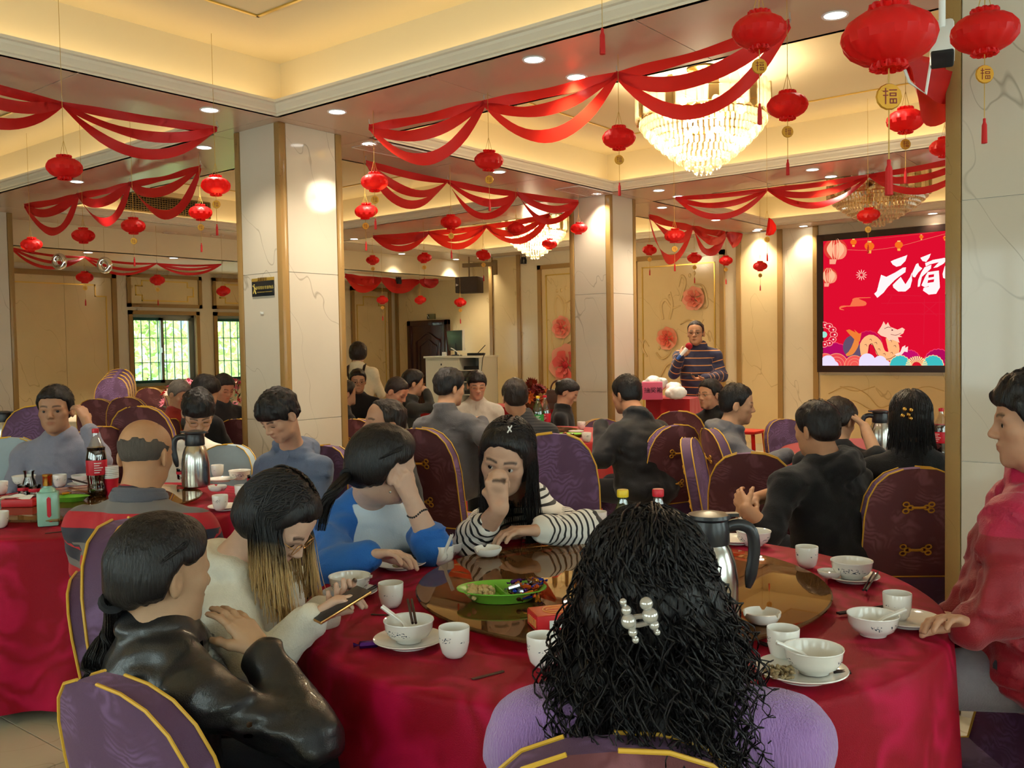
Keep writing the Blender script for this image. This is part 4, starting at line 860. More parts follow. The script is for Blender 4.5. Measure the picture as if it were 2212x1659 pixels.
HL_F = [(0, .066), (30, .060), (50, .030), (65, -.03), (85, -.06), (110, -.07), (150, -.085), (180, -.09)]
HL_FR = [(0, .028), (35, .026), (55, .018), (68, -.010), (80, -.030), (88, .012), (104, .004), (116, -.04), (150, -.066), (180, -.072)]
HL_BALD = [(0, .2), (62, .2), (76, .0), (88, .012), (104, .004), (116, -.03), (150, -.052), (180, -.056)]
def sphead(th, ph, r):  # direction on the head ellipsoid; th azimuth from front towards +x, ph elevation
    return np.array([math.sin(th)*math.cos(ph)*r[0], math.cos(th)*math.cos(ph)*r[1], math.sin(ph)*r[2]])
def strand_tubes(mb, paths, r0, r1, rng, n=4, flat=0.6):
    by = {}
    for P in paths: by.setdefault(len(P), []).append(P)
    for K, L in by.items():
        A_ = np.array(L, float); M_ = len(A_); T = np.gradient(A_, axis=1); T /= np.maximum(np.linalg.norm(T, axis=2, keepdims=True), 1e-9)
        u = np.cross(T, (0.35, 0.5, 0.79)); u /= np.maximum(np.linalg.norm(u, axis=2, keepdims=True), 1e-6); w = np.cross(T, u); rr = (np.linspace(r0, r1, K)[None]*np.array([rng.uniform(.7, 1.2) for _ in range(M_)])[:, None])[:, :, None, None]
        a = np.arange(n)*2*math.pi/n; V = A_[:, :, None]+rr*(np.cos(a)[:, None]*w[:, :, None]+flat*np.sin(a)[:, None]*u[:, :, None])
        i = np.arange(K-1)[:, None]*n; q = np.arange(n)[None]; q2 = (q+1) % n; F_ = np.stack([i+q, i+q2, i+n+q2, i+n+q], -1).reshape(-1, 4); F_ = (F_[None]+(np.arange(M_)*K*n)[:, None, None]).reshape(-1, 4)
        mb.P.append((V.reshape(-1, 3), F_))
class SB:  # strand builder
    def __init__(s): s.P = []
    def build(s, name, m, parent):
        o_ = 0; V = []; F_ = []
        for v, f in s.P: V.append(v); F_.append(f+o_); o_ += len(v)
        return obj(name, np_mesh(name, np.concatenate(V), np.concatenate(F_), m), parent)
def person(label, head, hy=0, hp=0, hr=0, by=None, s=1.0, sc=None, pel=None, lean=0.03, skin=(202, 156, 124), h=0.006, hc=0.012, fat=1.0, shw=0.178,
           L=None, R=None, hair=('short', H_black, {}), top=None, bottom=None, eyes='open', glasses=None, stand=False, legs=True, tone=1.0, neck=None, arms=True, gaze=0.0, hidden_face=False):
    s = s*1.05; by = hy if by is None else by; Hc = np.array(at(*head)); f0 = hv(hy); up = np.array([0, 0, 1.0]); rt = np.cross(f0, up)
    f = rodr(f0, rt, -math.radians(hp)); u2 = rodr(up, rt, -math.radians(hp)); u2 = rodr(u2, f, math.radians(hr)); Bh = basis(f, u2)
    bf = hv(by); br = np.cross(bf, up)
    Sc = np.array(at(*sc))+np.array([0, 0, .022*s]) if sc else Hc+np.array([0, 0, -0.200*s])-bf*(0.045*s)+f0*0.0-bf*lean*0.0
    Pc = np.array(at(*pel)) if pel else Sc+np.array([0, 0, -0.47*s])-bf*lean
    if not stand and not pel: Pc[2] = max(0.50, Pc[2])
    sp = Sc-Pc; sp /= np.linalg.norm(sp); Bb = basis(bf, sp); brr = Bb[:, 0]
    toH = lambda x, y, z: Hc+Bh@(np.array([x, y, z])*s)
    base = np.array([Pc[0], Pc[1], 0.0])
    skc = np.array(srgb(*skin))*tone*.86
    fld = Field(); g = fld.group(0.02)
    E_ = lambda c, r, k=0.03, sub=False: Field.ell(g, toH(*c), np.array(r)*s, Bh, k*s, sub)
    C_ = lambda a, b, ra, rb, k=0.02, sub=False: Field.cap(g, toH(*a), toH(*b), ra*s, rb*s, k*s, sub)
    E_((0, -.015, .030), (.074, .092, .085)); E_((0, .035, .035), (.062, .050, .062)); E_((0, .030, -.035), (.061, .055, .075)); E_((0, .028, -.070), (.052, .052, .042)); C_((-.008, .068, -.098), (.008, .068, -.098), .016, .016)
    if not hidden_face:
        for q in (-1, 1): E_((q*.043, .052, -.022), (.022, .022, .02), .02)
        C_((-.046, .072, .012), (0, .083, .014), .008, .007, .015); C_((0, .083, .014), (.046, .072, .012), .007, .008, .015)
        for q in (-1, 1): E_((q*.031, .098, -.004), (.019, .016, .0062 if eyes == 'open' else .0035), .008, True)
        C_((0, .084, .008), (0, .103, -.029), .006, .0105, .012)
        for q in (-1, 1): E_((q*.0105, .094, -.034), (.009, .010, .0075), .008)
        E_((0, .0865, -.057), (.022, .0085, .0055), .006); E_((0, .0845, -.0675), (.019, .0085, .0062), .006)
    for q in (-1, 1):
        Rr = Bh @ Rz(q*0.35); Field.ell(g, toH(q*.077, -.014, -.012), np.array([.0085, .019, .031])*s, Rr, .008*s); Field.ell(g, toH(q*.086, -.010, -.008), np.array([.006, .010, .018])*s, Rr, .005*s, True)
    nb = np.array(at(*neck)) if neck else Sc+np.array([0, 0, 0.055*s])+bf*0.0
    g2 = fld.group(0.03)
    Field.cap(g2, toH(0, -.022, -.055), nb, .050*s*fat**.5, .058*s*fat**.5, .02); Field.cap(g2, nb, Pc+sp*0.1, .06*s, .08*s, .04)
    Sj = {}; arms_pts = {}
    for key, q, A in (('R', 1, R), ('L', -1, L)):
        sh = Sc+brr*q*shw*s*fat**.5+np.array([0, 0, -0.038*s])
        if A is None: A = {}
        if 'sh' in A: sh = np.array(at(*A['sh']))
        el = np.array(at(*A['el'])) if 'el' in A else sh+(-sp*0.24+brr*q*0.05+bf*0.10)*s
        wr = np.array(at(*A['wr'])) if 'wr' in A else el+(bf*0.22-brr*q*0.09+np.array([0, 0, 0.03]))*s
        if 'el3' in A: el = np.array(A['el3'])
        cover = A.get('cover', 0.95)
        Field.cap(g2, sh, el, (.028 if cover > .1 else .040)*s, (.028 if cover > .5 else .038)*s, .02)
        gf = fld.group(0.012); Field.cap(gf, el, wr, (.028*s if cover > .5 else .040*s*fat**.3), (.024 if cover > .5 else .027)*s, .02)
        hd = np.array(at(*A['tip']))-wr if 'tip' in A else (wr-el)+bf*0.05
        hd = hd/np.linalg.norm(hd); N = np.array(A['pn'], float) if 'pn' in A else np.array([0, 0, -1.0])
        if 'pc' in A: a_ = A['pc']; N = RT*a_[0]-DN*a_[1]-FW*a_[2]   # palm normal in camera axes (right, up, towards viewer)
        N = N-hd*np.dot(N, hd); N /= max(np.linalg.norm(N), 1e-6); th = (-np.cross(N, hd) if key == 'R' else np.cross(N, hd)); hs = A.get('hs', .95)*s
        cu = A.get('curl', (0.35, 0.45, 0.3)); gh = fld.group(0.008)
        offs = (.027, .009, -.009, -.025); lens = (.072, .080, .074, .058); rad = (.0088, .009, .0086, .0078)
        for i in range(4):
            kn = wr+(hd*(.088-0.004*(i-1)**2)+th*offs[i])*hs; Field.cap(gh, wr+(hd*.01+th*offs[i]*.55)*hs, kn, .0155*hs, .0115*hs, .010*hs)
            ci = A.get('curls', [cu]*4)[i]; d_ = hd+th*A.get('spread', .03)*(1.5-i)*0.6; d_ /= np.linalg.norm(d_); p = kn; ax = np.cross(hd, N); tot = 0
            for j, fr_ in enumerate((.46, .30, .24)):
                tot += ci[j]; dd = rodr(d_, ax, tot); p2 = p+dd*lens[i]*fr_*hs; Field.cap(gh, p, p2, rad[i]*(1-.07*j)*hs, rad[i]*(.93-.07*j)*hs, .0045*hs); p = p2
        if sum(A.get('curls', [cu])[0]) > 2.5: Field.ell(gh, wr+(hd*.098+N*.024)*hs, np.array([.030, .024, .022])*hs, basis(hd, N), .012)
        tb = wr+(hd*.022+th*.022+N*.004)*hs; t1 = tb+(hd*.030+th*.024+N*A.get('tn', .012))*hs; td = A.get('tdir', (0.8, 0.45, 0.35)); tdv = hd*td[0]+th*td[1]+N*td[2]; tdv /= np.linalg.norm(tdv)
        t2 = t1+tdv*.030*hs; t3 = t2+(tdv+N*0.25-th*0.15)*.024*hs
        for a, b, ra, rb in ((wr, tb, .016, .015), (tb, t1, .0145, .0115), (t1, t2, .0108, .0098), (t2, t3, .0095, .0078)): Field.cap(gh, a, b, ra*hs, rb*hs, .008*hs)
        arms_pts[key] = (sh, el, wr, cover)
    lo, hi = fld.bounds(); P, Q = sdf_mesh(fld, lo, hi, h*1.0)
    # colour: lips, brows, ears, stubble
    Lc = ((P-Hc)@Bh)/s; col = np.tile(skc, (len(P), 1)); nz = vnoise(P*35)+0.5*vnoise(P*90); col *= (1+0.10*nz)[:, None]
    def blend(m, c): m = np.clip(m, 0, 1)[:, None]; return col*(1-m)+np.array(c)*m
    if not hidden_face:
        lip = np.clip(1.6-np.sqrt((Lc[:, 0]/.022)**2+((Lc[:, 2]+.0625)/.010)**2)*1.3, 0, 1)*(Lc[:, 1] > .07); col = blend(lip*0.55, skc*np.array([0.80, 0.42, 0.42]))
        bx = np.abs(Lc[:, 0]); bz = .019+.004*np.sin(np.clip((bx-.012)/.036, 0, 1)*2.4)-.10*np.clip(bx-.036, 0, 1); brw = np.clip(1.5-np.abs(Lc[:, 2]-bz)/.0042, 0, 1)*(bx > .011)*(bx < .050)*(Lc[:, 1] > .04); col = blend(brw*0.85, (.02, .014, .012))
        chk = np.clip(1-np.sqrt(((bx-.042)/.022)**2+((Lc[:, 2]+.03)/.02)**2), 0, 1)*(Lc[:, 1] > .03); col = blend(chk*0.25, skc*np.array([1.0, .72, .66]))
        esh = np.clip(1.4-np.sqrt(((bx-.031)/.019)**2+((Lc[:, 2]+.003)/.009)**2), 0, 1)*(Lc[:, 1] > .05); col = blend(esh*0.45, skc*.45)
    body = obj('person', bpy.data.meshes.new('person')); body.location = base; tag(body, label, 'person')
    # eyes
    if not hidden_face:
        for q in (-1, 1):
            c = toH(q*.031, .0705, -.004)-base
            if eyes == 'open':
                gz = Bh@np.array([gaze, 1, -0.08]); Rg = basis(np.array([0, 0, 1.0]) if abs(gz[2]) < .9 else np.array([1.0, 0, 0]), gz); mb = MB()
                mb.ball(c, .0125*s, 14, 12, R=Rg); mb.m = [1 if (i//14) < 3 else 0 for i in range(len(mb.f))]; mb.build('eye', [M_eyew, M_iris], body)
            else:
                MB().tube([toH(q*(.031+x), .083-8*x*x, -.0065-4*x*x)-base for x in np.linspace(-.015, .015, 7)], .0016*s, 5).build('eyelashes', M_iris, body)
    # hair
    st, hm_, ho = hair
    if st in ('short', 'fringe', 'bald', 'cap', 'bob'):
        hl = {'short': HL_M, 'fringe': HL_FR, 'bald': HL_BALD, 'cap': HL_F, 'bob': [(0, .03), (45, .02), (60, -.03), (75, -.08), (180, -.10)]}[st]; hl = ho.get('hl', hl)
        aa = np.array([q[0] for q in hl], np.float32); zz = np.array([q[1] for q in hl], np.float32); tk = ho.get('t', .010 if st != 'bald' else .002); tt = ho.get('top', .012 if st != 'bald' else 0.0); nA = ho.get('n', .006 if st != 'bald' else .0015); puff = ho.get('puff', 0.0); bn = ho.get('bun')
        def hf(Pp):
            q = ((Pp-Hc.astype(np.float32))@Bh.astype(np.float32))/s
            d = sd_ell(q, np.float32((0, -.015, .030+tt*.5)), np.float32((.074+tk, .092+tk, .085+tt*.7)))
            d = smin(d, sd_ell(q, np.float32((0, .030, .036+tt*.4)), np.float32((.063+tk, .052+tk*.8, .062+tt*.6))), .03)
            if st in ('cap', 'bob'): d = smin(d, sd_ell(q, np.float32((0, -.02, -.02)), np.float32((.076+tk+puff, .085+tk+puff, .085))), .04)
            elif st != 'bald': d = smin(d, sd_ell(q, np.float32((0, -.040, -.015)), np.float32((.066+tk*.6, .056+tk*.6, .052))), .03)
            ang = np.degrees(np.arctan2(np.abs(q[:, 0]), q[:, 1])); zh = np.interp(ang, aa, zz).astype(np.float32)
            stn = np.stack([q[:, 0]*80, q[:, 1]*80, q[:, 2]*28], 1); nn = vnoise(stn)
            d = d-nA*(nn*1.2+vnoise(q*40)*1.0)-0.001
            d = smax(d, (zh-q[:, 2])*0.7+nn*0.010, .020 if st != 'bald' else .006)
            if st == 'bald': d = smax(d, q[:, 2]-.045+.35*np.clip(q[:, 1]+.02, 0, 1)+nn*.02, .004)
            if bn is not None: d = smin(d, sd_ell(q, np.float32(bn[:3]), np.float32((bn[3],)*3))+nn*.004, .01)
            return (d*s).astype(np.float32)
        lo_ = Hc-0.17*s; hi_ = Hc+0.17*s; hP, hQ = sdf_mesh(hf, lo_, hi_, ho.get('h', max(h*.9, .0045)))
        obj('hair', np_mesh('hair', hP-base, hQ, hm_), body)
    # clothes
    if top:
        cf = Field(); ct = cf.group(0.04); fs_ = s*fat
        sx = top.get('loose', 1.0)*fs_
        Field.ell(ct, Pc+sp*np.dot(Sc-Pc, sp)*.66, np.array([.172*sx, .112*sx, .19*s]), Bb, .05); Field.ell(ct, Pc+sp*np.dot(Sc-Pc, sp)*.34, np.array([.162*sx*top.get('box', 1.0), .120*sx*top.get('box', 1.0), .20*s]), Bb, .06); Field.ell(ct, Pc+sp*0.02, np.array([.172*sx*top.get('box', 1.0), .132*sx*top.get('box', 1.0), .13*s]), Bb, .05)
        for key in 'RL':
            sh, el, wr, cover = arms_pts[key]; ar = top.get('arm', 1.0)*fat**.5
            Field.cap(ct, Sc+np.array([0, 0, -.02*s]), sh, .066*s, .050*s*ar, .05); Field.cap(ct, nb-np.array([0, 0, .01]), sh*.8+Sc*.2+np.array([0, 0, .010*s]), .054*s, .042*s, .05)
            ga = cf.group(0.055); Field.cap(ga, sh, el, .047*s*ar, .050*s*ar, .02)
            if cover > 0.05:
                we = el+(wr-el)*cover; Field.cap(ga, el, we, .050*s*ar, .038*s*ar*top.get('cuff', 1.0), .03)
                if cover > 0.5: Field.cap(ga, we-(wr-el)*.08, we, .040*s*ar*top.get('cuff', 1.0), .040*s*ar*top.get('cuff', 1.0), .006)
            else: Field.cap(ga, el, el, .047*s*ar, .047*s*ar)
        Field.cap(ct, nb-np.array([0, 0, .015*s])-bf*.006, Pc+sp*np.dot(Sc-Pc, sp)*.7, .073*s*fat**.5, .09*s, .04)
        gc = cf.group(0.02); kind = top.get('neck', 'crew'); nd = (toH(0, -.022, -.055)-nb); nd /= np.linalg.norm(nd); Bn = basis(bf, nd)
        def ring(r, z, rr, tilt=0.0, a0=0, a1=360, n=14, k=.01, yo=0.0):
            pr = None
            for a in np.linspace(math.radians(a0), math.radians(a1), n):
                p = nb+Bn@(np.array([math.sin(a)*r, -math.cos(a)*r+yo, z+tilt*math.cos(a)])*s)
                if pr is not None: Field.cap(gc, pr, p, rr*s, rr*s, k)
                pr = p
        if kind == 'crew': ring(.066*fat**.5, .008, .010, .018)
        if kind == 'collar': ring(.066*fat**.5, .025, .012, .012, -150, 150); ring(.076*fat**.5, .010, .013, .012, -150, 150)
        if kind == 'hood': ring(.080, .015, .026, .02, -140, 140); ring(.095, -.03, .034, .05, -95, 95, yo=-.02); ring(.070, -.07, .036, .05, -60, 60, yo=-.06)
        if kind == 'high': ring(.064, .02, .013, .008); ring(.062, .045, .012, .006)
        wa = top.get('wr', .006); seed = float(np.sum(Hc)*7 % 31)
        def cmod(Pp, d):
            q = (Pp-base.astype(np.float32)); n1 = vnoise(q*np.float32((9, 9, 16))+seed); n2 = vnoise(q*np.float32((24, 24, 34))+seed*2); n3 = np.abs(vnoise(q*np.float32((14, 14, 10))+3*seed))
            n4 = vnoise(np.stack([q[:, 0]*7+q[:, 2]*9, q[:, 1]*7-q[:, 2]*6, q[:, 2]*22+6*n1], 1)+seed*3)
            return d-wa*(1.3*n1+.7*n2+1.5*n4-1.6*n3+.2).astype(np.float32)
        lo_, hi_ = cf.bounds(); hid = pev(cf, P.astype(np.float32)) < -.012; cf.mod = cmod; cP, cQ = sdf_mesh(cf, lo_, hi_, hc)
        # stripe coordinate: height on torso, distance along the arm on sleeves
        spc = ((cP-Pc)@sp).astype(np.float64); part = np.zeros(len(cP), int); best = None
        for ki, key in enumerate('RL'):
            sh, el, wr, cover = arms_pts[key]; l1 = np.linalg.norm(el-sh); t1_ = np.clip(((cP-sh)@(el-sh))/l1**2, 0, 1); d1 = np.linalg.norm(cP-sh-t1_[:, None]*(el-sh), axis=1); l2 = np.linalg.norm(wr-el); t2_ = np.clip(((cP-el)@(wr-el))/l2**2, 0, 1); d2 = np.linalg.norm(cP-el-t2_[:, None]*(wr-el), axis=1)
            lat = ((cP-Sc)@brr)*(1 if key == 'R' else -1); inarm = ((d1 < .078*s*top.get('arm', 1.0)*fat**.5) & (t1_ > 0.08) & (lat > shw*s*.78)) | (d2 < .066*s*top.get('arm', 1.0)*fat**.5) & (t2_ > 0.0)
            al = np.where(d2 < d1, l1+t2_*l2, t1_*l1); spc = np.where(inarm, np.dot(Sc-Pc, sp)-al, spc); part = np.where(inarm, ki+1, part)
        zs = None
        if 'zone' in top: zs = top['zone'](((cP-Sc)@Bb)/s, part)
        obj(top.get('name', 'shirt'), np_mesh(top.get('name', 'shirt'), cP-base, cQ, top['mat'], s=spc, zs=zs), body)
    # thin out the skin that lies well under the clothes
    tri = None
    if top:
        ky = np.floor(P/.045).astype(np.int64); ky = (ky[:, 0]*1009+ky[:, 1])*1009+ky[:, 2]; ky = np.where(hid, ky, 10**15+np.arange(len(P))); _, fi, iv = np.unique(ky, return_index=True, return_inverse=True); P, col, Q = P[fi], col[fi], iv.reshape(-1)[Q]
        d4 = [Q[:, i] != Q[:, (i+1) % 4] for i in range(4)]; dg_ = (Q[:, 0] != Q[:, 2]) & (Q[:, 1] != Q[:, 3]); ne = sum(x.astype(int) for x in d4); t3 = Q[(ne == 3) & dg_]; Q = Q[(ne == 4) & dg_]
        if len(t3): e0 = t3[:, 0] == t3[:, 1]; e1 = t3[:, 1] == t3[:, 2]; e2 = t3[:, 2] == t3[:, 3]; tri = np.where(e0[:, None], t3[:, [1, 2, 3]], np.where(e1[:, None], t3[:, [0, 2, 3]], np.where(e2[:, None], t3[:, [0, 1, 2]], t3[:, [0, 1, 2]])))
    body.data = np_mesh('person', P-base, Q, M_skin, col, tri=tri)
    if legs and bottom:
        lf = Field(); gl_ = lf.group(0.04)
        for q in (-1, 1):
            hip = Pc+brr*q*.09*s
            if stand: kn = hip+np.array([0, 0, -hip[2]*.48])+bf*.02; an = np.array([kn[0], kn[1], 0.09])-bf*.01
            else: kn = hip+bf*.42*s+brr*q*.05+np.array([0, 0, .0]); kn[2] = max(.46, hip[2]-.02); an = kn+bf*.02; an = np.array([an[0], an[1], .09])
            Field.cap(gl_, hip, kn, .088*s, .068*s, .03); Field.cap(gl_, kn, an, .066*s, .052*s, .03)
            MB().ball(an-base+bf*.07+np.array([0, 0, -.045]), .05, 10, 6, sc=(1, 1, .8), R=None).ball(an-base+bf*.0+np.array([0, 0, -.04]), .05, 10, 6, sc=(1, 1, .95)).build('shoe', M_black, body)
        lo_, hi_ = lf.bounds(); lP, lQ = sdf_mesh(lf, lo_, hi_, 0.016); obj('trousers', np_mesh('trousers', lP-base, lQ, bottom), body)
    if glasses:
        gm = MB()
        for q in (-1, 1):
            gm.tube([toH(q*.032+.022*math.cos(a), .098-.0015*abs(math.cos(a))*0, -.004+.017*math.sin(a))-base for a in np.linspace(0, 2*math.pi, 18, endpoint=False)], .0012*s, 5, closed=True); gm.tube([toH(q*.054, .097, .002)-base, toH(q*.072, .05, .003)-base, toH(q*.079, -.005, 0)-base, toH(q*.078, -.03, -.012)-base], .0012*s, 5)
        gm.tube([toH(-.010, .099, -.002)-base, toH(0, .101, .001)-base, toH(.010, .099, -.002)-base], .0011*s, 5); gm.build('glasses', glasses, body)
    return dict(body=body, base=base, Hc=Hc, Bh=Bh, toH=toH, Sc=Sc, Pc=Pc, Bb=Bb, s=s, arms=arms_pts, nb=nb)
# ------------------------------------------------------------------ the guests
def cl(n, c, **k_): return cloth(n, srgb(*c), **k_)
M_leather = mat('black_leather', (0.012, 0.012, 0.013), rough=0.32, spec=0.6, bump=0.15, bscale=400, coat=0.2)
T_white = cl('off_white_fleece', (226, 220, 204)); T_blue = cl('bright_blue_cotton', (28, 104, 190)); T_bwhite = cl('pale_blue_white_cotton', (206, 220, 232)); T_black = cl('black_cotton', (18, 18, 20)); T_black2 = cl('black_jacket_cloth', (22, 22, 25), rough=0.6); T_red = cl('crimson_shell', (168, 6, 36), rough=0.5, sheen=0.3)
T_mag = cl('magenta_panel', (204, 18, 80), rough=0.5); T_pur = mat('lilac_rib_knit', srgb(150, 112, 172), rough=0.85, sheen=0.4, noise=0.05, bump=0.6, bscale=60, stretch=(6, 6, 0.4)); T_shirt = cl('blue_grey_shirt', (132, 132, 148)); T_hood = cl('blue_grey_hoodie', (96, 108, 132)); T_fleece = cl('charcoal_fleece', (74, 72, 74)); T_lgrey = cl('light_grey_sweater', (176, 170, 156))
T_olive = cl('dark_olive_jacket', (44, 42, 36)); T_grey = cl('grey_jacket', (98, 98, 104), rough=0.6); T_gsw = cl('grey_sweater', (98, 94, 84)); T_rbrown = cl('red_brown_coat', (128, 34, 24)); T_navyp = cl('dark_trousers', (26, 28, 36)); T_tee = cl('cream_tee', (226, 214, 180)); T_gpants = cl('grey_trousers', (112, 106, 110))
T_strp = stripe_mat('black_white_stripe', 0.026, [(0, srgb(228, 224, 216)), (0.66, srgb(22, 22, 26))]); T_navy = stripe_mat('navy_orange_stripe', 0.075, [(0, srgb(38, 36, 62)), (0.74, srgb(196, 130, 70)), (0.86, srgb(38, 36, 62))])
T_polo = stripe_mat('grey_red_navy_band', 0.145, [(0, srgb(176, 22, 34)), (0.17, srgb(112, 104, 100)), (0.45, srgb(40, 38, 50)), (0.80, srgb(176, 22, 34))]); T_pinst = stripe_mat('dark_ribbed_stripe', 0.02, [(0, srgb(24, 24, 28)), (0.7, srgb(52, 50, 52))]); T_collar = cl('grey_collar', (92, 92, 100))
M_goldwire = mat('gold_wire', srgb(200, 150, 90), rough=0.3, metal=1.0); M_darkwire = mat('dark_wire', (0.03, 0.03, 0.03), rough=0.3, metal=0.5)
HL_PONY = [(0, .068), (40, .055), (58, .036), (70, .022), (80, .020), (90, .024), (104, .008), (118, -.04), (180, -.07)]
TALL = 1.0
# ---- foreground table
A = person('woman in black leather jacket resting fingers on her chin', (352, 1236, 2.05), hy=140, hp=4, by=98, sc=(352, 1440, 2.05), skin=(196, 156, 122), h=.0047, hc=.009, hair=('cap', H_black, dict(hl=HL_PONY, t=.012, n=.003, h=.0047)),
    R=dict(sh=(425, 1510, 1.9), el=(668, 1592, 1.95), wr=(566, 1404, 2.06), tip=(470, 1290, 2.12), pc=(-.8, -.1, -.5), spread=.08, curl=(.12, .3, .22), tdir=(.9, .1, .5), cover=.9), L=dict(el=(400, 1660, 2.3), wr=(500, 1700, 2.35)), top=dict(mat=M_leather, neck='collar', wr=.012, arm=1.08, name='leather_jacket'), bottom=T_navyp)
B = person('woman in white hoodie with blond-tipped hair looking at her phone', (598, 1122, 2.5), hy=78, hp=42, hr=4, by=62, sc=(512, 1285, 2.55), skin=(224, 182, 156), h=.0047, hc=.009, eyes='down', glasses=M_goldwire, hair=('cap', H_black, dict(t=.010, n=.003, h=.0053, hl=[(0, .07), (40, .06), (58, .03), (72, -.03), (110, -.07), (180, -.09)])),
    R=dict(sh=(492, 1340, 2.42), el=(560, 1455, 2.3), wr=(668, 1340, 2.34), tip=(722, 1300, 2.36), pc=(.3, -.8, .2), curl=(.5, .6, .4), cover=.94), L=dict(el=(610, 1400, 2.7), wr=(700, 1320, 2.5), tip=(735, 1300, 2.42), pc=(-.2, .9, 0)), top=dict(mat=T_white, neck='hood', wr=.009, arm=1.2, name='hoodie'), bottom=T_navyp)
def z_rag(q, part): return np.where((part == 0) & (q[:, 1] > 0), np.minimum(.085+.35*np.clip(-q[:, 2], 0, .14)-np.abs(q[:, 0]), .05-q[:, 2])-np.clip(q[:, 1]-.15, 0, 1)*9, -.02)
Cc = person('woman in blue and white raglan shirt, cheek on her hand', (828, 1006, 3.2), s=1.1, hy=128, hp=6, hr=8, by=38, sc=(800, 1128, 3.38), skin=(222, 182, 158), h=.0047, hc=.009, hair=('cap', H_black, dict(hl=HL_PONY, t=.012, n=.003, h=.005)),
    R=dict(sh=(712, 1145, 3.28), el=(735, 1225, 3.02), wr=(798, 1198, 3.0), tip=(842, 1196, 2.98), pc=(0, -.9, .2), cover=.9), L=dict(sh=(890, 1140, 3.42), el=(935, 1182, 3.2), wr=(890, 1082, 3.18), tip=(866, 1030, 3.14), pc=(-.7, .2, -.4), curl=(.5, .5, .3), cover=.22), top=dict(mat=two_tone('blue_white_raglan', srgb(28, 104, 190), srgb(206, 220, 232)), neck='crew', zone=z_rag, wr=.010, arm=1.15, name='raglan_shirt'), bottom=T_navyp)
D = person('woman in black and white striped shirt holding a fist to her nose', (1094, 990, 3.45), s=1.11, hy=-14, hp=14, hr=-10, by=-4, sc=(1132, 1128, 3.72), skin=(214, 170, 142), h=.0047, hc=.008, gaze=.5, hair=('cap', H_black, dict(t=.012, n=.003, h=.0053, hl=[(0, .066), (30, .056), (48, .03), (60, -.02), (75, -.07), (110, -.08), (180, -.09)])),
    R=dict(sh=(1052, 1140, 3.62), el=(1026, 1168, 3.36), wr=(1080, 1098, 3.2), tip=(1070, 1020, 3.2), pc=(.3, 0, -1), curls=[(1.0, 1.4, 1.0)]*4, tdir=(.5, -.2, .8), cover=.42), L=dict(sh=(1212, 1140, 3.66), el=(1262, 1150, 3.42), wr=(1165, 1146, 3.28), tip=(1120, 1146, 3.26), pc=(0, -1, 0), cover=.85), top=dict(mat=T_strp, neck='collar', wr=.010, arm=1.25, name='striped_shirt'), bottom=T_navyp)
E5 = person('woman with long black curls in lilac knit seen from behind', (1402, 1290, 1.5), hy=172, hp=4, by=175, sc=(1422, 1575, 1.45), h=.006, hc=.008, shw=.19, hidden_face=True, hair=('cap', H_black, dict(t=.02, puff=.02, n=.006, h=.006)), R=dict(el=(1690, 1750, 1.5)), L=dict(el=(1120, 1750, 1.5)), top=dict(mat=T_pur, neck='crew', wr=.007, arm=1.2, name='lilac_sweater'), bottom=T_navyp)
def z_red(q, part): return q[:, 2]+.055
Fm = person('man in red jacket in profile before the right pillar', (2240, 912, 2.45), hy=-114, hp=2, by=-104, sc=(2243, 1100, 2.52), skin=(196, 146, 116), h=.0047, hc=.01, hair=('short', H_black, dict(t=.016, top=.022, n=.012, h=.0047, hl=[(0, .04), (35, .042), (55, .03), (68, -.005), (80, -.028), (88, .012), (104, .004), (116, -.035), (150, -.062), (180, -.066)])),
    pel=(2262, 1440, 2.52), L=dict(sh=(2195, 1150, 2.36), el=(2168, 1318, 2.30), wr=(2100, 1352, 2.3), tip=(2060, 1340, 2.28), pc=(.2, -.9, .2)), R=dict(el=(2190, 1330, 2.75), wr=(2085, 1345, 2.6), tip=(2050, 1330, 2.55)), top=dict(mat=two_tone('red_magenta_jacket', srgb(138, 2, 28), srgb(172, 8, 60), .55), zone=z_red, neck='high', wr=.016, arm=1.5, loose=1.4, box=1.2, name='red_jacket'), bottom=T_gpants)
# ---- left table
G = person('balding man in grey, red and navy striped polo from behind', (314, 982, 3.22), hy=172, hp=10, by=170, shw=.19, fat=1.12, skin=(196, 146, 108), h=.006, hc=.01, hair=('bald', H_stub, {}), top=dict(mat=T_polo, neck='none', wr=.006, arm=1.15, name='polo_shirt', cuff=1.1), L=dict(cover=.0), R=dict(cover=.0), bottom=T_navyp)
Hh = person('man in blue-grey shirt facing us with a hand at his ear', (120, 885, 5.5), s=1.1, hy=10, by=6, skin=(186, 138, 106), h=.0053, hc=.012, shw=.185, gaze=.0, hair=('short', H_black, dict(hl=[(0, .058), (35, .056), (55, .038), (68, -.005), (80, -.028), (88, .012), (104, .004), (116, -.035), (150, -.062), (180, -.066)])), L=dict(el=(215, 1000, 5.25), wr=(186, 908, 5.35), tip=(168, 868, 5.42), pc=(-.8, 0, -.5), curl=(.4, .5, .3), cover=.72), top=dict(mat=T_shirt, neck='collar', wr=.007, arm=1.1, name='shirt'), bottom=T_navyp)
I = person('young man in white sweatshirt and glasses looking down', (428, 892, 5.65), s=1.06, hy=24, hp=34, by=8, sc=(415, 985, 5.8), skin=(214, 172, 140), fat=1.1, h=.006, hc=.012, eyes='down', glasses=M_goldwire, hair=('fringe', H_black, dict(t=.014, top=.02, n=.009)), top=dict(mat=T_white, neck='crew', wr=.008, arm=1.15, name='sweatshirt'), bottom=T_navyp)
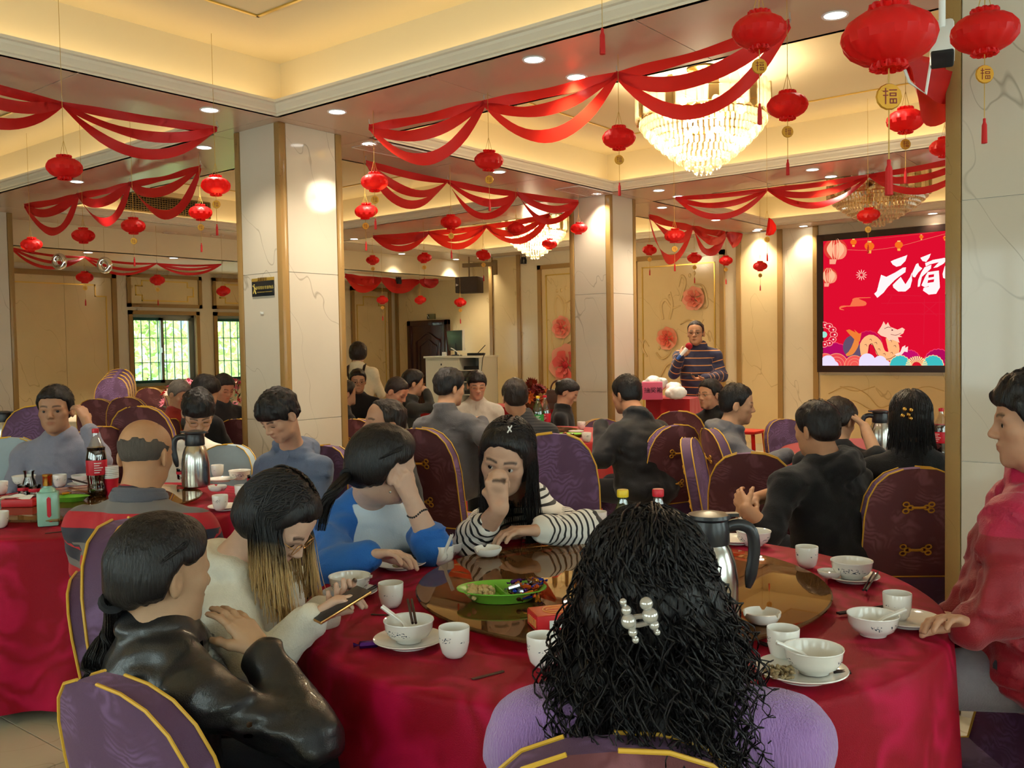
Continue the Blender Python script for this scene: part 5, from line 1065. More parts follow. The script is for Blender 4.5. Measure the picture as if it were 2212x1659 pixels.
J = person('young man in blue-grey hoodie with head bowed before the big pillar', (603, 898, 4.75), hy=-38, hp=34, by=-28, sc=(632, 1005, 4.92), skin=(212, 164, 134), h=.0053, hc=.011, eyes='down', hair=('fringe', H_black, dict(t=.016, top=.02, n=.010)), top=dict(mat=T_hood, neck='hood', wr=.008, arm=1.15, name='hoodie'), bottom=T_navyp)
for r_, z_, w_ in ((.074, .012, .016), (.070, .028, .012)):
    Bn_ = basis(hv(170), G['toH'](0, -.022, -.055)-G['nb']); MB().tube([G['nb']-G['base']+Bn_@np.array([math.sin(a)*r_*1.1, -math.cos(a)*r_*1.1, z_+.012*math.cos(a)]) for a in np.linspace(-2.6, 2.6, 20)], w_, 8, flat=1.3).build('collar', T_collar, G['body'])
# ---- behind on the left
person('grey-haired man in red-brown coat near the flowers', (388, 852, 8.4), hy=62, hp=26, skin=(190, 144, 112), h=.008, hc=.016, eyes='down', hair=('short', H_grey, {}), top=dict(mat=T_rbrown, neck='collar', name='coat'), bottom=T_navyp)
person('person with black hair from behind between grey-haired man and big pillar', (446, 846, 7.2), hy=140, hp=15, h=.008, hc=.016, hidden_face=True, hair=('bob', H_black, dict(hl=[(0, .03), (60, 0), (180, -.07)])), top=dict(mat=T_black, neck='crew', name='jacket'), bottom=T_navyp)
person('man in black jacket bowing his head by the second window', (483, 838, 8.7), hy=52, hp=24, skin=(206, 156, 120), h=.008, hc=.016, eyes='down', hair=('short', H_black, dict(t=.014)), top=dict(mat=T_black2, neck='collar', name='jacket'), bottom=T_navyp)
# ---- middle of the hall
N = person('standing woman with bobbed hair and brown apron straps, back turned', (774, 762, 11.0), hy=175, h=.009, hc=.016, stand=True, hidden_face=True, pel=(778, 900, 11.0), hair=('bob', H_brown, dict(t=.02)), top=dict(mat=T_tee, neck='crew', name='tee', arm=1.1), L=dict(cover=0), R=dict(cover=0), bottom=T_navyp)
person('man with round glasses below the standing woman', (773, 823, 9.9), hy=14, hp=5, skin=(204, 150, 114), h=.008, hc=.016, glasses=M_darkwire, hair=('short', H_black, dict(t=.012)), top=dict(mat=T_black, neck='crew', name='jacket'), bottom=T_navyp)
person('man half hidden by the big pillar, dark jacket', (748, 850, 9.2), hy=120, h=.008, hc=.016, hidden_face=True, skin=(190, 140, 108), hair=('short', H_brown, {}), top=dict(mat=T_black2, name='jacket'), bottom=T_navyp)
person('man in grey sweater bending his head to the right', (857, 846, 8.2), hy=68, hp=32, by=80, skin=(200, 150, 118), h=.0075, hc=.015, eyes='down', hair=('short', H_brown, dict(t=.006, top=.006)), top=dict(mat=T_gsw, neck='hood', name='sweater'), bottom=T_navyp)
person('man looking left with thinning hair behind the blue-shirt woman', (830, 914, 4.75), hy=-58, hp=-6, hr=-6, by=-70, skin=(192, 142, 112), h=.0053, hc=.013, eyes='down', hair=('short', H_brown, dict(t=.006, top=.004, hl=[(0, .085), (35, .08), (55, .06), (68, .01), (80, -.01), (88, .012), (104, .004), (116, -.035), (180, -.066)])), top=dict(mat=T_black, neck='collar', name='jacket'), bottom=T_navyp)
person('man in dark olive jacket raising a hand to his glasses', (893, 828, 9.2), hy=108, hp=8, skin=(196, 146, 112), h=.0075, hc=.015, glasses=M_goldwire, hair=('short', H_black, dict(t=.014, top=.018)), R=dict(el=(930, 880, 9.1), wr=(922, 846, 9.2), tip=(910, 832, 9.25)), top=dict(mat=T_olive, neck='hood', name='jacket'), bottom=T_navyp)
FL = person('man in charcoal fleece with white hem tag from behind', (972, 838, 6.4), hy=128, hp=6, by=148, sc=(962, 916, 6.35), pel=(985, 1050, 6.4), fat=1.1, skin=(200, 150, 116), h=.006, hc=.012, hair=('short', H_black, dict(t=.014, top=.018, n=.009)), R=dict(el=(1048, 948, 6.15), wr=(1040, 910, 6.4), tip=(1024, 896, 6.55)), top=dict(mat=T_fleece, neck='high', wr=.007, arm=1.15, loose=1.1, name='fleece'), bottom=T_navyp)
person('young man in light grey sweater and glasses facing us', (1030, 832, 8.95), s=1.06, hy=10, hp=14, fat=1.05, skin=(214, 168, 136), h=.0065, hc=.014, eyes='down', glasses=M_goldwire, hair=('fringe', H_black, dict(t=.012, n=.007, hl=[(0, .045), (35, .04), (55, .028), (68, -.01), (80, -.03), (88, .012), (104, .004), (116, -.04), (180, -.07)])), top=dict(mat=T_lgrey, neck='crew', name='sweater'), bottom=T_navyp)
person('man in dark ribbed jacket from behind beside the soda bottles', (1112, 858, 6.35), hy=-168, by=170, sc=(1130, 930, 6.4), skin=(196, 146, 112), h=.006, hc=.013, hidden_face=True, glasses=M_darkwire, hair=('short', H_brown, dict(t=.009)), top=dict(mat=T_pinst, neck='high', name='jacket'), bottom=T_navyp)
person('woman in black bowing at the slim pillar', (1226, 848, 9.05), hy=78, hp=30, skin=(206, 160, 130), h=.0075, hc=.015, eyes='down', hair=('cap', H_black, dict(hl=HL_PONY, bun=(0, -.11, .03, .035))), top=dict(mat=T_black, neck='collar', name='jacket'), bottom=T_navyp)
XXm = person('heavy man in black jacket leaning over the middle table', (1353, 853, 6.2), hy=-142, hp=8, by=-138, sc=(1378, 930, 6.05), pel=(1400, 1060, 6.0), fat=1.3, skin=(180, 128, 96), h=.006, hc=.012, hair=('short', H_black, dict(t=.008, n=.003)), L=dict(el=(1300, 990, 5.85), wr=(1298, 918, 6.1), tip=(1285, 905, 6.3)), top=dict(mat=T_black2, neck='collar', wr=.008, arm=1.1, loose=1.05, name='jacket'), bottom=T_navyp)
SPK = person('standing man in navy striped sweater speaking into a microphone', (1503, 719, 9.5), hy=-20, by=-12, sc=(1507, 765, 9.55), pel=(1507, 862, 9.6), skin=(190, 138, 102), h=.006, hc=.011, stand=True, glasses=M_darkwire, hair=('short', H_brown, dict(t=.005, top=.004, hl=[(0, .07), (40, .066), (58, .04), (68, -.005), (80, -.028), (88, .012), (104, .004), (116, -.035), (180, -.066)])), R=dict(el=(1456, 806, 9.35), wr=(1470, 770, 9.2), tip=(1489, 752, 9.2), pc=(.6, .2, -.7), curl=(1.2, 1.2, .6)), L=dict(el=(1560, 812, 9.5), wr=(1520, 818, 9.25), tip=(1487, 818, 9.2), pc=(0, 1, .2), curl=(.4, .4, .3)), top=dict(mat=T_navy, neck='collar', wr=.006, arm=1.1, name='sweater'), bottom=cl('indigo_jeans', (38, 42, 58)))
person('man with rimless glasses in black jacket looking left', (1533, 852, 7.9), hy=-58, by=-50, skin=(204, 152, 118), h=.0065, hc=.013, glasses=mat('silver_wire', (0.7, 0.7, 0.68), rough=0.2, metal=1.0), hair=('short', H_black, dict(t=.01)), top=dict(mat=T_black, neck='high', name='jacket'), bottom=T_navyp)
AAm = person('man in grey hooded jacket in profile facing right', (1592, 874, 5.9), hy=82, hp=6, by=78, skin=(206, 156, 120), h=.006, hc=.012, eyes='down', hair=('short', H_black, dict(t=.006, top=.012, n=.004)), R=dict(el=(1640, 1005, 5.6), wr=(1700, 985, 5.55), tip=(1730, 985, 5.55)), top=dict(mat=T_grey, neck='hood', wr=.009, arm=1.15, name='jacket'), bottom=T_navyp)
BBm = person('man in black hoodie with pushed-up sleeves seen from behind', (1764, 928, 4.25), hy=-152, hp=6, by=-150, sc=(1785, 1035, 4.25), pel=(1800, 1230, 4.2), fat=1.2, skin=(196, 146, 110), h=.006, hc=.011, hair=('short', H_black, dict(t=.008, n=.005)), L=dict(sh=(1700, 1050, 4.1), el=(1662, 1150, 4.0), wr=(1612, 1100, 4.02), tip=(1592, 1070, 4.1), cover=.28, pc=(.6, -.2, -.5)), R=dict(el=(1700, 1062, 4.5), wr=(1630, 1078, 4.12), tip=(1596, 1096, 4.05), cover=.3, pc=(.3, -.9, 0)), top=dict(mat=T_black, neck='hood', wr=.009, arm=1.15, name='hoodie'), bottom=T_navyp)
person('woman with tied-up hair touching it, short black sleeves', (1812, 908, 5.4), hy=128, hp=22, by=150, skin=(206, 158, 122), h=.006, hc=.013, hair=('cap', H_brown, dict(hl=HL_PONY, t=.012)), R=dict(el=(1893, 985, 5.2), wr=(1868, 922, 5.3), tip=(1842, 897, 5.38), cover=0, pc=(-.7, 0, -.5)), top=dict(mat=T_black2, neck='crew', name='tee', arm=1.1), bottom=T_navyp)
DD = person('woman with long straight hair and gold clip beside the right pillar', (1966, 903, 4.4), hy=168, by=170, h=.006, hc=.013, hidden_face=True, hair=('cap', H_black, dict(t=.012, n=.003, hl=[(0, .06), (60, .02), (75, -.0), (95, .01), (110, -.06), (180, -.1)])), top=dict(mat=T_black, neck='crew', name='top'), bottom=T_navyp)
# ------------------------------------------------------------------ long hair, accessories
HR = np.array([.087, .105, .098]); HCN = np.array([0, -.015, .034])
def unit(v): v = np.array(v, float); return v/np.linalg.norm(v)
def slerp(a, b, t):
    w = math.acos(max(-1, min(1, float(np.dot(a, b))))); 
    return a if w < 1e-4 else (math.sin((1-t)*w)*a+math.sin(t*w)*b)/math.sin(w)
def cap_paths(pd, gather, n, rng, azr=(0, 180), hl=HL_PONY, off=.0):
    P = []; g = unit((np.array(gather)-HCN)/HR); aa = [q[0] for q in hl]; zz = [q[1] for q in hl]
    for i in range(n):
        az = math.radians(rng.choice((rng.uniform(0, 36), rng.uniform(125, 180)))); q = rng.choice((-1, 1)); z = np.interp(math.degrees(az), aa, zz); r = unit((math.sin(az)*q, math.cos(az), max(-.75, min(.9, (z+.012-HCN[2])/HR[2]*1.0))))
        k = 1.0+rng.uniform(0, .035)+off; wpt = unit((q*1.0, -.12, .42)) if math.degrees(az) < 100 else slerp(r, g, .5); P.append([pd['toH'](*(HCN+HR*k*unit(slerp(slerp(r, wpt, t), slerp(wpt, g, t), t))))-pd['base'] for t in np.linspace(rng.choice((0, rng.uniform(0, .6))), 1, 9)])
    return P
def catmull(pts, n):
    pts = [np.array(p, float) for p in pts]; pts = [2*pts[0]-pts[1]]+pts+[2*pts[-1]-pts[-2]]; out = []; m = len(pts)-3
    for i in range(n):
        t = i/(n-1)*m; k = min(int(t), m-1); t -= k; p0, p1, p2, p3 = pts[k:k+4]
        out.append(.5*((2*p1)+(-p0+p2)*t+(2*p0-5*p1+4*p2-p3)*t*t+(-p0+3*p1-3*p2+p3)*t**3))
    return np.array(out)
def bundle(path, n, w0, w1, rng, K=12, curl=0.0, cf=6.0):
    path = catmull(path, K); T = np.gradient(path, axis=0); T /= np.linalg.norm(T, axis=1, keepdims=True); s1 = np.cross(T, (0.2, 0.3, 0.9)); s1 /= np.linalg.norm(s1, axis=1, keepdims=True); s2 = np.cross(T, s1); out = []
    for i in range(n):
        a = rng.uniform(0, 6.283); rr = math.sqrt(rng.random()); t = np.linspace(0, 1, K); w = (w0+(w1-w0)*np.sin(np.minimum(t*2.2, 1.9)))*rr*np.where(t > .8, 1-(t-.8)*1.6, 1)
        wob = rng.uniform(-.3, .3)*t; ph = rng.uniform(0, 6.28); q = path+s1*(w*np.cos(a+wob))[:, None]+s2*(w*np.sin(a+wob))[:, None]
        if curl: q = q+s1*(curl*np.minimum(1, t*3)*np.cos(ph+cf*6.283*t))[:, None]+s2*(curl*np.minimum(1, t*3)*np.sin(ph+cf*6.283*t))[:, None]
        out.append(q[:max(4, int(K*rng.uniform(.82, 1.0)))])
    return out
rng = random.Random(11)
M_tie = mat('black_hair_tie', (0.01, 0.01, 0.012), rough=0.9)
def ponytail(pd, gather, tail, n1, n2, w0, w1, hm_, r=.0022):
    mb = SB(); strand_tubes(mb, cap_paths(pd, gather, n1, rng), r, r*.9, rng); g = pd['toH'](*gather)-pd['base']
    tp = [g]+[np.array(at(*q))-pd['base'] for q in tail]; strand_tubes(mb, bundle(tp, n2, w0, w1, rng, 14), r*1.2, r*.4, rng); mb.build('ponytail', hm_, pd['body'])
    d_ = unit(tp[1]-tp[0]); Bt = basis(d_); MB().tube([g+d_*.012+Bt@np.array([math.cos(a)*.02, 0, math.sin(a)*.02]) for a in np.linspace(0, 6.283, 14, endpoint=False)], .010, 6, closed=True).build('hair_tie', M_tie, pd['body'])
ponytail(A, (0, -.108, -.040), [(245, 1365, 2.06), (205, 1440, 2.03), (212, 1520, 2.0)], 420, 320, .016, .030, H_black)
ponytail(Cc, (0.0, -.112, -.030), [(722, 1060, 2.95), (700, 1100, 2.95), (690, 1160, 2.95)], 360, 160, .014, .022, H_black)
def hanging(pd, hm_, n, length, side_rng=(62, 180), r=.0022, lean=None, spread=.012, name='long_hair', only=None, pull=0.0):
    mb = SB(); paths = []
    for i in range(n):
        az = math.radians(rng.uniform(*side_rng)); q = rng.choice((-1, 1)) if only is None else only
        part = unit((0.06*q, rng.uniform(-.5, .75), .85)); side = unit((math.sin(az)*q, math.cos(az), -.05)); k = 1.0+rng.uniform(0, .05)
        pts = [pd['toH'](*(HCN+HR*k*slerp(part, side, t))) for t in np.linspace(rng.uniform(0, .5), 1, 6)]
        p = pts[-1]; L_ = length*rng.uniform(.8, 1.05); j = np.array([rng.uniform(-1, 1), rng.uniform(-1, 1), 0])*spread; inw = (pd['nb']-p); inw[2] = 0
        ln = np.zeros(3) if lean is None else np.array(lean)
        for t in (.2, .4, .6, .8, 1.0): pts.append(p+np.array([0, 0, -L_*t])+j*t+inw*pull*min(1, t*2)+ln*t+np.array([math.sin(t*7+i)*.004, math.cos(t*6+i)*.004, 0]))
        paths.append(catmull([x-pd['base'] for x in pts], 14))
    strand_tubes(mb, paths, r, r*.5, rng); mb.build(name, hm_, pd['body'])
# ombre hair (black roots, blond lengths)
k = NT('ombre_hair'); tc = k.add('ShaderNodeTexCoord'); sx_ = k.add('ShaderNodeSeparateXYZ'); k.l(tc.outputs['Object'], sx_.inputs[0]); nz = k.add('ShaderNodeTexNoise', Scale=14.0); k.l(tc.outputs['Object'], nz.inputs['Vector'])
ma = k.add('ShaderNodeMath', operation='MULTIPLY_ADD'); ma.inputs[1].default_value = 0.10; k.l(nz.outputs[0], ma.inputs[0]); k.l(sx_.outputs[2], ma.inputs[2]); mr = k.add('ShaderNodeMapRange'); mr.inputs[1].default_value = 0.975; mr.inputs[2].default_value = 1.055; k.l(ma.outputs[0], mr.inputs[0])
mx = k.add('ShaderNodeMix', data_type='RGBA'); mx.inputs[6].default_value = c4(srgb(206, 170, 112)); mx.inputs[7].default_value = (0.010, 0.008, 0.008, 1); k.l(mr.outputs[0], mx.inputs[0]); k.l(mx.outputs[2], k.b.inputs['Base Color']); k.b.inputs['Roughness'].default_value = 0.4; k.b.inputs['Specular IOR Level'].default_value = 0.35; H_omb = k.m
hanging(B, H_omb, 520, .27, (55, 150), r=.0026, lean=list(hv(70)*.03), spread=.02)
hanging(D, H_black, 620, .40, (58, 170), r=.0028, spread=.03, pull=.06)
hanging(DD, H_black, 420, .32, (75, 180), r=.003, spread=.03, pull=.05)
# curls
mb = SB(); paths = []
for i in range(700):
    az = math.radians(rng.uniform(40, 180)); q = rng.choice((-1, 1)); top_ = unit((rng.uniform(-.2, .2), rng.uniform(-.6, .5), .85)); side = unit((math.sin(az)*q, math.cos(az), rng.uniform(-.5, .2))); k_ = 1.05+rng.uniform(0, .12)
    pts = [E5['toH'](*(HCN+HR*k_*slerp(top_, side, t))) for t in np.linspace(rng.uniform(0, .6), 1, 4)]; p = pts[-1]; L_ = rng.uniform(.22, .40); out_ = E5['Bh']@np.array([math.sin(az)*q, math.cos(az), 0]); w = rng.uniform(-.01, .085)
    back = -hv(175)*.03
    for t in (.25, .5, .75, 1.0): pts.append(p+np.array([0, 0, -L_*t])+out_*w*math.sin(t*2.2)+back*t*2)
    K = 56; c = catmull([x-E5['base'] for x in pts], K); t = np.linspace(0, 1, K); ph = rng.uniform(0, 6.28); am = rng.uniform(.006, .015)*np.clip((t-.10)*2.4, 0, 1); fr_ = rng.uniform(6, 11)
    c = c+np.stack([np.cos(ph+fr_*6.283*t)*am, np.sin(ph+fr_*6.283*t)*am, np.sin(ph*2+fr_*6.283*t)*am*.5], 1); paths.append(c)
strand_tubes(mb, paths, .0028, .0012, rng, n=3, flat=.8)
paths = []
for i in range(60):  # flyaway curls
    q = rng.choice((-1, 1)); x = q*rng.uniform(.10, .17); p = E5['toH'](x, -.06+rng.uniform(-.05, .05), -.12-rng.uniform(0, .1)); K = 26; t = np.linspace(0, 1, K); L_ = rng.uniform(.08, .22); ph = rng.uniform(0, 6.28); am = rng.uniform(.008, .016)
    c = p-E5['base']+np.stack([np.cos(ph+4*6.283*t)*am, np.sin(ph+4*6.283*t)*am, -L_*t+0*t], 1)+np.outer(t, E5['Bh'][:, 0]*q*.05); paths.append(c)
strand_tubes(mb, paths, .0013, .0007, rng, n=4); mb.build('curly_hair', H_black, E5['body'])
# bulk volume under the curls
bfl = Field(); bg_ = bfl.group(.05)
for (x, y, z, r) in ((0, -.02, .02, .105), (-.06, -.06, -.10, .075), (.06, -.06, -.10, .075), (0, -.08, -.15, .09), (-.08, -.06, -.22, .075), (.08, -.06, -.22, .075), (0, -.09, -.28, .085), (-.06, -.07, -.34, .06), (.06, -.07, -.34, .06)): Field.ell(bg_, E5['toH'](x, y, z), (r, r, r*1.1), None, .05)
bfl.mod = lambda P, d: d-(.016*vnoise(P*22)+.010*vnoise(P*55)).astype(np.float32)
lo_, hi_ = bfl.bounds(); cP, cQ = sdf_mesh(bfl, lo_, hi_, .006); obj('hair_mass', np_mesh('hair_mass', cP-E5['base'], cQ, H_black), E5['body'])
# loose tufts that break up the short haircuts
def tufts(pd, hm_, n, hl, ln=.5, lift=.05, r=.0017, hr=(.087, .105, .100), cz=.036):
    mb = SB(); paths = []; c_ = unit((0, -.35, .94)); aa = [q[0] for q in hl]; zz = [q[1] for q in hl]; H2 = np.array(hr); C2_ = np.array([0, -.015, cz])
    while len(paths) < n:
        d_ = unit([rng.gauss(0, 1) for _ in range(3)]); p_ = C2_+H2*d_
        if p_[2] < np.interp(math.degrees(math.atan2(abs(p_[0]), p_[1])), aa, zz)+.02: continue
        tg = d_-c_*np.dot(d_, c_); tg = unit(tg+np.array([rng.gauss(0, .25) for _ in range(3)])); L_ = ln*rng.uniform(.5, 1.1)
        paths.append([pd['toH'](*(C2_+H2*unit(d_+tg*L_*t*.6)*(1-.01+lift*t*t*rng.uniform(.3, 1))))-pd['base'] for t in np.linspace(0, 1, 6)])
    strand_tubes(mb, paths, r, r*.4, rng, n=3); mb.build('hair_tufts', hm_, pd['body'])
for pd, hl_ in ((J, HL_FR), (I, HL_FR), (Hh, HL_M), (Fm, HL_M), (BBm, HL_M), (FL, HL_M), (AAm, HL_M), (XXm, HL_M)): tufts(pd, H_black, 380, hl_, .55 if hl_ is HL_FR else .4, .06 if hl_ is HL_FR else .04)
# pearl claw clip
M_pearl = mat('pearl', (0.50, 0.47, 0.43), rough=0.18, metal=0.5, coat=0.6); M_clip = mat('clear_clip', (0.30, 0.27, 0.24), rough=0.1, spec=0.8, metal=0.4)
p0 = at(1382, 1335, 1.31); t = thing('pearl_hair_claw', 'pearl claw clip in the long black curls', 'hair clip', p0)
fxy = lambda u, v: np.array(at(u, v, 1.305))-p0
for (u, v, r) in ((1346, 1300, 7), (1353, 1318, 10), (1358, 1342, 15), (1367, 1366, 9), (1373, 1382, 7), (1396, 1304, 13), (1404, 1330, 16), (1413, 1350, 10), (1420, 1366, 6), (1366, 1352, 8)): MB().ball(fxy(u, v), r*1.5/F_PX, 14, 10).build('pearl', M_pearl, t)
MB().tube([fxy(1358, 1335), fxy(1378, 1332), fxy(1400, 1330)], .004, 8).tube([fxy(1360, 1350), fxy(1380, 1350), fxy(1402, 1345)], .004, 8).tube([fxy(1346, 1300), fxy(1356, 1340), fxy(1373, 1382)], .004, 8).tube([fxy(1394, 1300), fxy(1404, 1335), fxy(1420, 1368)], .004, 8).build('claw_frame', M_clip, t)
# small gold clip on the straight hair, x-shaped pin, bracelet, earring, ring
p0 = at(1960, 895, 4.27); t = thing('gold_hair_clip', 'small gold ball clip in long straight hair', 'hair clip', p0)
for (u, v) in ((1954, 884), (1968, 886), (1962, 896), (1950, 898), (1967, 904)): MB().ball(np.array(at(u, v, 4.262))-p0, .010, 10, 8).build('ball', M_brass, t)
MB().tube([np.array(at(1948, 893, 4.265))-p0, np.array(at(1970, 895, 4.265))-p0], .005, 6).build('bar', M_darkwire, t)
p0 = at(1101, 927, 3.32); t = thing('cross_hair_pin', 'pale crossed hairpin on the striped-shirt woman\'s head', 'hair pin', p0); fz = lambda u, v: np.array(at(u, v, 3.305))-p0
MB().tube([fz(1096, 935), fz(1106, 919)], .0028, 6).build('pin', M_white, t); MB().tube([fz(1097, 921), fz(1105, 933)], .0028, 6).build('pin', M_white, t)
el, wr = Cc['arms']['L'][1:3]; d_ = unit(wr-el); Bt = basis(d_); c = wr-d_*.045; t = thing('beaded_bracelet', 'dark beaded bracelet on the blue-shirt woman\'s wrist', 'bracelet', c)
for i in range(26):
    a = i*6.283/26; MB().ball(Bt@np.array([math.cos(a)*.034, .004*math.sin(3*a), math.sin(a)*.034]), .0042, 8, 6).build('bead', M_darkwire, t)
e_ = Cc['toH'](.080, -.014, -.050); t = thing('pearl_earring', 'pearl drop earring of the blue-shirt woman', 'earring', e_); MB().ball((0, 0, -.012), .0045, 8, 6).build('pearl', M_pearl, t); MB().tube([(0, 0, 0), (0, 0, -.01)], .001, 5).build('hook', M_goldwire, t)
# apron straps on the standing woman
mb = MB(); fr_ = N['Bb']; S0 = N['Sc']-N['base']; 
for q in (-1, 1): mb.tube([S0+fr_@np.array(v) for v in ((q*.09, .02, .075), (q*.10, -.06, .055), (q*.095, -.125, -.02), (q*.05, -.135, -.14), (-q*.03, -.13, -.26))], .016, 6, flat=.35)
mb.build('apron_straps', cl('brown_strap', (52, 38, 26)), N['body'])
# microphone of the speaking man
a = np.array(at(1463, 776, 9.13)); b = np.array(at(1488, 748, 9.13)); d_ = unit(b-a); t = thing('microphone', 'white and blue microphone with red foam head', 'microphone', a); L_ = np.linalg.norm(b-a)
MB().tube([(0, 0, 0), d_*.05], .016, 12).build('blue_base', mat('blue_plastic', srgb(30, 84, 160), rough=0.4), t); MB().tube([d_*.05, d_*(L_-.03)], [.014, .02], 12).build('handle', M_white, t); MB().ball(d_*L_, .036, 14, 10).build('foam_head', mat('red_foam', srgb(150, 14, 24), rough=0.95), t)
p0 = at(1490, 812, 9.14); t = thing('mobile_phone', 'dark phone in the speaking man\'s lowered hand', 'phone', p0); MB().box((0, 0, 0.012), (.075, .15, .009), R=Rz(YAW-.9)).build('phone_case', M_black, t, bevel=.003)
# chest lettering and hem tag follow the cloth surface
def decal(pd, cloth_name, pts, front=1, lift=.003):
    c_ = [q for q in pd['body'].children if q.name.split('.')[0] == cloth_name][0]; n_ = len(c_.data.vertices); V = np.zeros(n_*3, np.float32); c_.data.vertices.foreach_get('co', V); V = (V.reshape(-1, 3)+pd['base']-pd['Sc'])@pd['Bb']; V = V[(V[:, 1]*front > 0) & (np.abs(V[:, 0]) < .25)]; out = []
    for x, z in pts: w_ = np.argsort((V[:, 0]-x)**2+(V[:, 2]-z)**2)[:12]; y = np.mean(V[w_, 1])+front*lift; out.append(pd['Sc']+pd['Bb']@np.array([x, y, z])-pd['base'])
    return out
fc = bpy.data.curves.new('shirt_text', 'FONT'); fc.body = 'elmurrer'; fc.size = .055; fc.align_x = 'CENTER'; fo = bpy.data.objects.new('shirt_text', fc); COL.objects.link(fo); bpy.context.view_layer.update(); tme = bpy.data.meshes.new_from_object(fo.evaluated_get(bpy.context.evaluated_depsgraph_get())); bpy.data.objects.remove(fo); tme.materials.clear(); tme.materials.append(M_black)
vv = decal(Cc, 'raglan_shirt', [(-v.co.x, -.135+v.co.y+.12*v.co.x) for v in tme.vertices])
for v, q in zip(tme.vertices, vv): v.co = q
obj('printed_text', tme, Cc['body'])
def patch(pd, cl_, x0, z0, w, h_, m, name, front=1, lift=.004):
    pts = [(x0+w*(i/4-.5), z0+h_*(j/2-.5)) for j in range(3) for i in range(5)]; MB().grid(np.array(decal(pd, cl_, pts, front, lift)).reshape(3, 5, 3)).build(name, m, pd['body'])
patch(Cc, 'raglan_shirt', -.01, -.20, .07, .05, T_blue, 'printed_motif'); patch(FL, 'fleece', .045, -.34, .035, .02, M_white, 'hem_tag', -1); patch(FL, 'fleece', .045, -.34, .022, .006, M_black, 'tag_print', -1, .006)
for q_ in range(5): patch(I, 'sweatshirt', .02+.03*(q_ % 3-1), -.16-.035*q_, .10-.012*q_, .012, M_black, 'printed_motif')

# ------------------------------------------------------------------ tableware
k = NT('printed_porcelain'); tc = k.add('ShaderNodeTexCoord'); sp_ = k.add('ShaderNodeSeparateXYZ'); k.l(tc.outputs['Object'], sp_.inputs[0])
nz = k.add('ShaderNodeTexNoise', Scale=170.0, Detail=3.0); mp = k.add('ShaderNodeMapping'); mp.inputs['Scale'].default_value = (1, 1, 1.6); k.l(tc.outputs['Object'], mp.inputs[0]); k.l(mp.outputs[0], nz.inputs['Vector'])
m1 = k.add('ShaderNodeMapRange'); m1.inputs[1].default_value = 0.54; m1.inputs[2].default_value = 0.58; k.l(nz.outputs[0], m1.inputs[0])
def band_(lo, hi):
    a = k.add('ShaderNodeMath', operation='GREATER_THAN'); a.inputs[1].default_value = lo; k.l(sp_.outputs[2], a.inputs[0]); b = k.add('ShaderNodeMath', operation='LESS_THAN'); b.inputs[1].default_value = hi; k.l(sp_.outputs[2], b.inputs[0]); m = k.add('ShaderNodeMath', operation='MULTIPLY'); k.l(a.outputs[0], m.inputs[0]); k.l(b.outputs[0], m.inputs[1]); return m
bd = band_(.040, .053); n2 = k.add('ShaderNodeTexNoise', Scale=22.0); k.l(tc.outputs['Object'], n2.inputs['Vector']); m2 = k.add('ShaderNodeMapRange'); m2.inputs[1].default_value = 0.5; m2.inputs[2].default_value = 0.52; k.l(n2.outputs[0], m2.inputs[0])
mu = k.add('ShaderNodeMath', operation='MULTIPLY'); k.l(bd.outputs[0], mu.inputs[0]); k.l(m1.outputs[0], mu.inputs[1]); mu2 = k.add('ShaderNodeMath', operation='MULTIPLY'); k.l(mu.outputs[0], mu2.inputs[0]); k.l(m2.outputs[0], mu2.inputs[1])
dn_ = k.add('ShaderNodeVectorMath', operation='DOT_PRODUCT'); fl0 = k.add('ShaderNodeVectorMath', operation='MULTIPLY'); fl0.inputs[1].default_value = (1, 1, 0); k.l(tc.outputs['Object'], fl0.inputs[0]); k.l(fl0.outputs[0], dn_.inputs[0]); k.l(tc.outputs['Normal'], dn_.inputs[1]); gt_ = k.add('ShaderNodeMath', operation='SIGN'); k.l(dn_.outputs['Value'], gt_.inputs[0]); mu3 = k.add('ShaderNodeMath', operation='MULTIPLY', use_clamp=True); k.l(mu2.outputs[0], mu3.inputs[0]); k.l(gt_.outputs[0], mu3.inputs[1]); mu2 = mu3
mx = k.add('ShaderNodeMix', data_type='RGBA'); mx.inputs[6].default_value = c4(srgb(236, 232, 224)); mx.inputs[7].default_value = c4(srgb(70, 84, 100)); k.l(mu2.outputs[0], mx.inputs[0]); k.l(mx.outputs[2], k.b.inputs['Base Color']); k.b.inputs['Roughness'].default_value = 0.12; M_porc = k.m; M_porcb = M_porc.copy(); M_porcb.name = 'printed_bowl_porcelain'
for nd in M_porcb.node_tree.nodes:
    if nd.type == 'MATH' and nd.operation == 'GREATER_THAN': nd.inputs[1].default_value = .022
    if nd.type == 'MATH' and nd.operation == 'LESS_THAN': nd.inputs[1].default_value = .036
M_porcw = mat('white_porcelain', srgb(236, 232, 224), rough=0.12)
cup_me = MB().lathe([(0, .004), (.016, .004), (.018, 0), (.021, .001), (.030, .012), (.0355, .035), (.037, .070), (.0362, .0715), (.0345, .070), (.033, .036), (.027, .014), (.012, .008), (0, .008)], 28).mesh('cup_body', M_porc)
bowl_me = MB().lathe([(0, .004), (.026, .004), (.027, 0), (.030, .001), (.032, .006), (.047, .015), (.0555, .029), (.0575, .045), (.060, .050), (.0595, .052), (.0565, .050), (.0535, .030), (.045, .018), (.028, .010), (0, .009)], 32).mesh('bowl_body', M_porcb)
plate_me = MB().lathe([(0, .004), (.045, .004), (.046, 0), (.049, 0), (.050, .005), (.078, .013), (.084, .017), (.083, .019), (.076, .016), (.048, .009), (0, .008)], 36).mesh('plate_body', M_porcw)
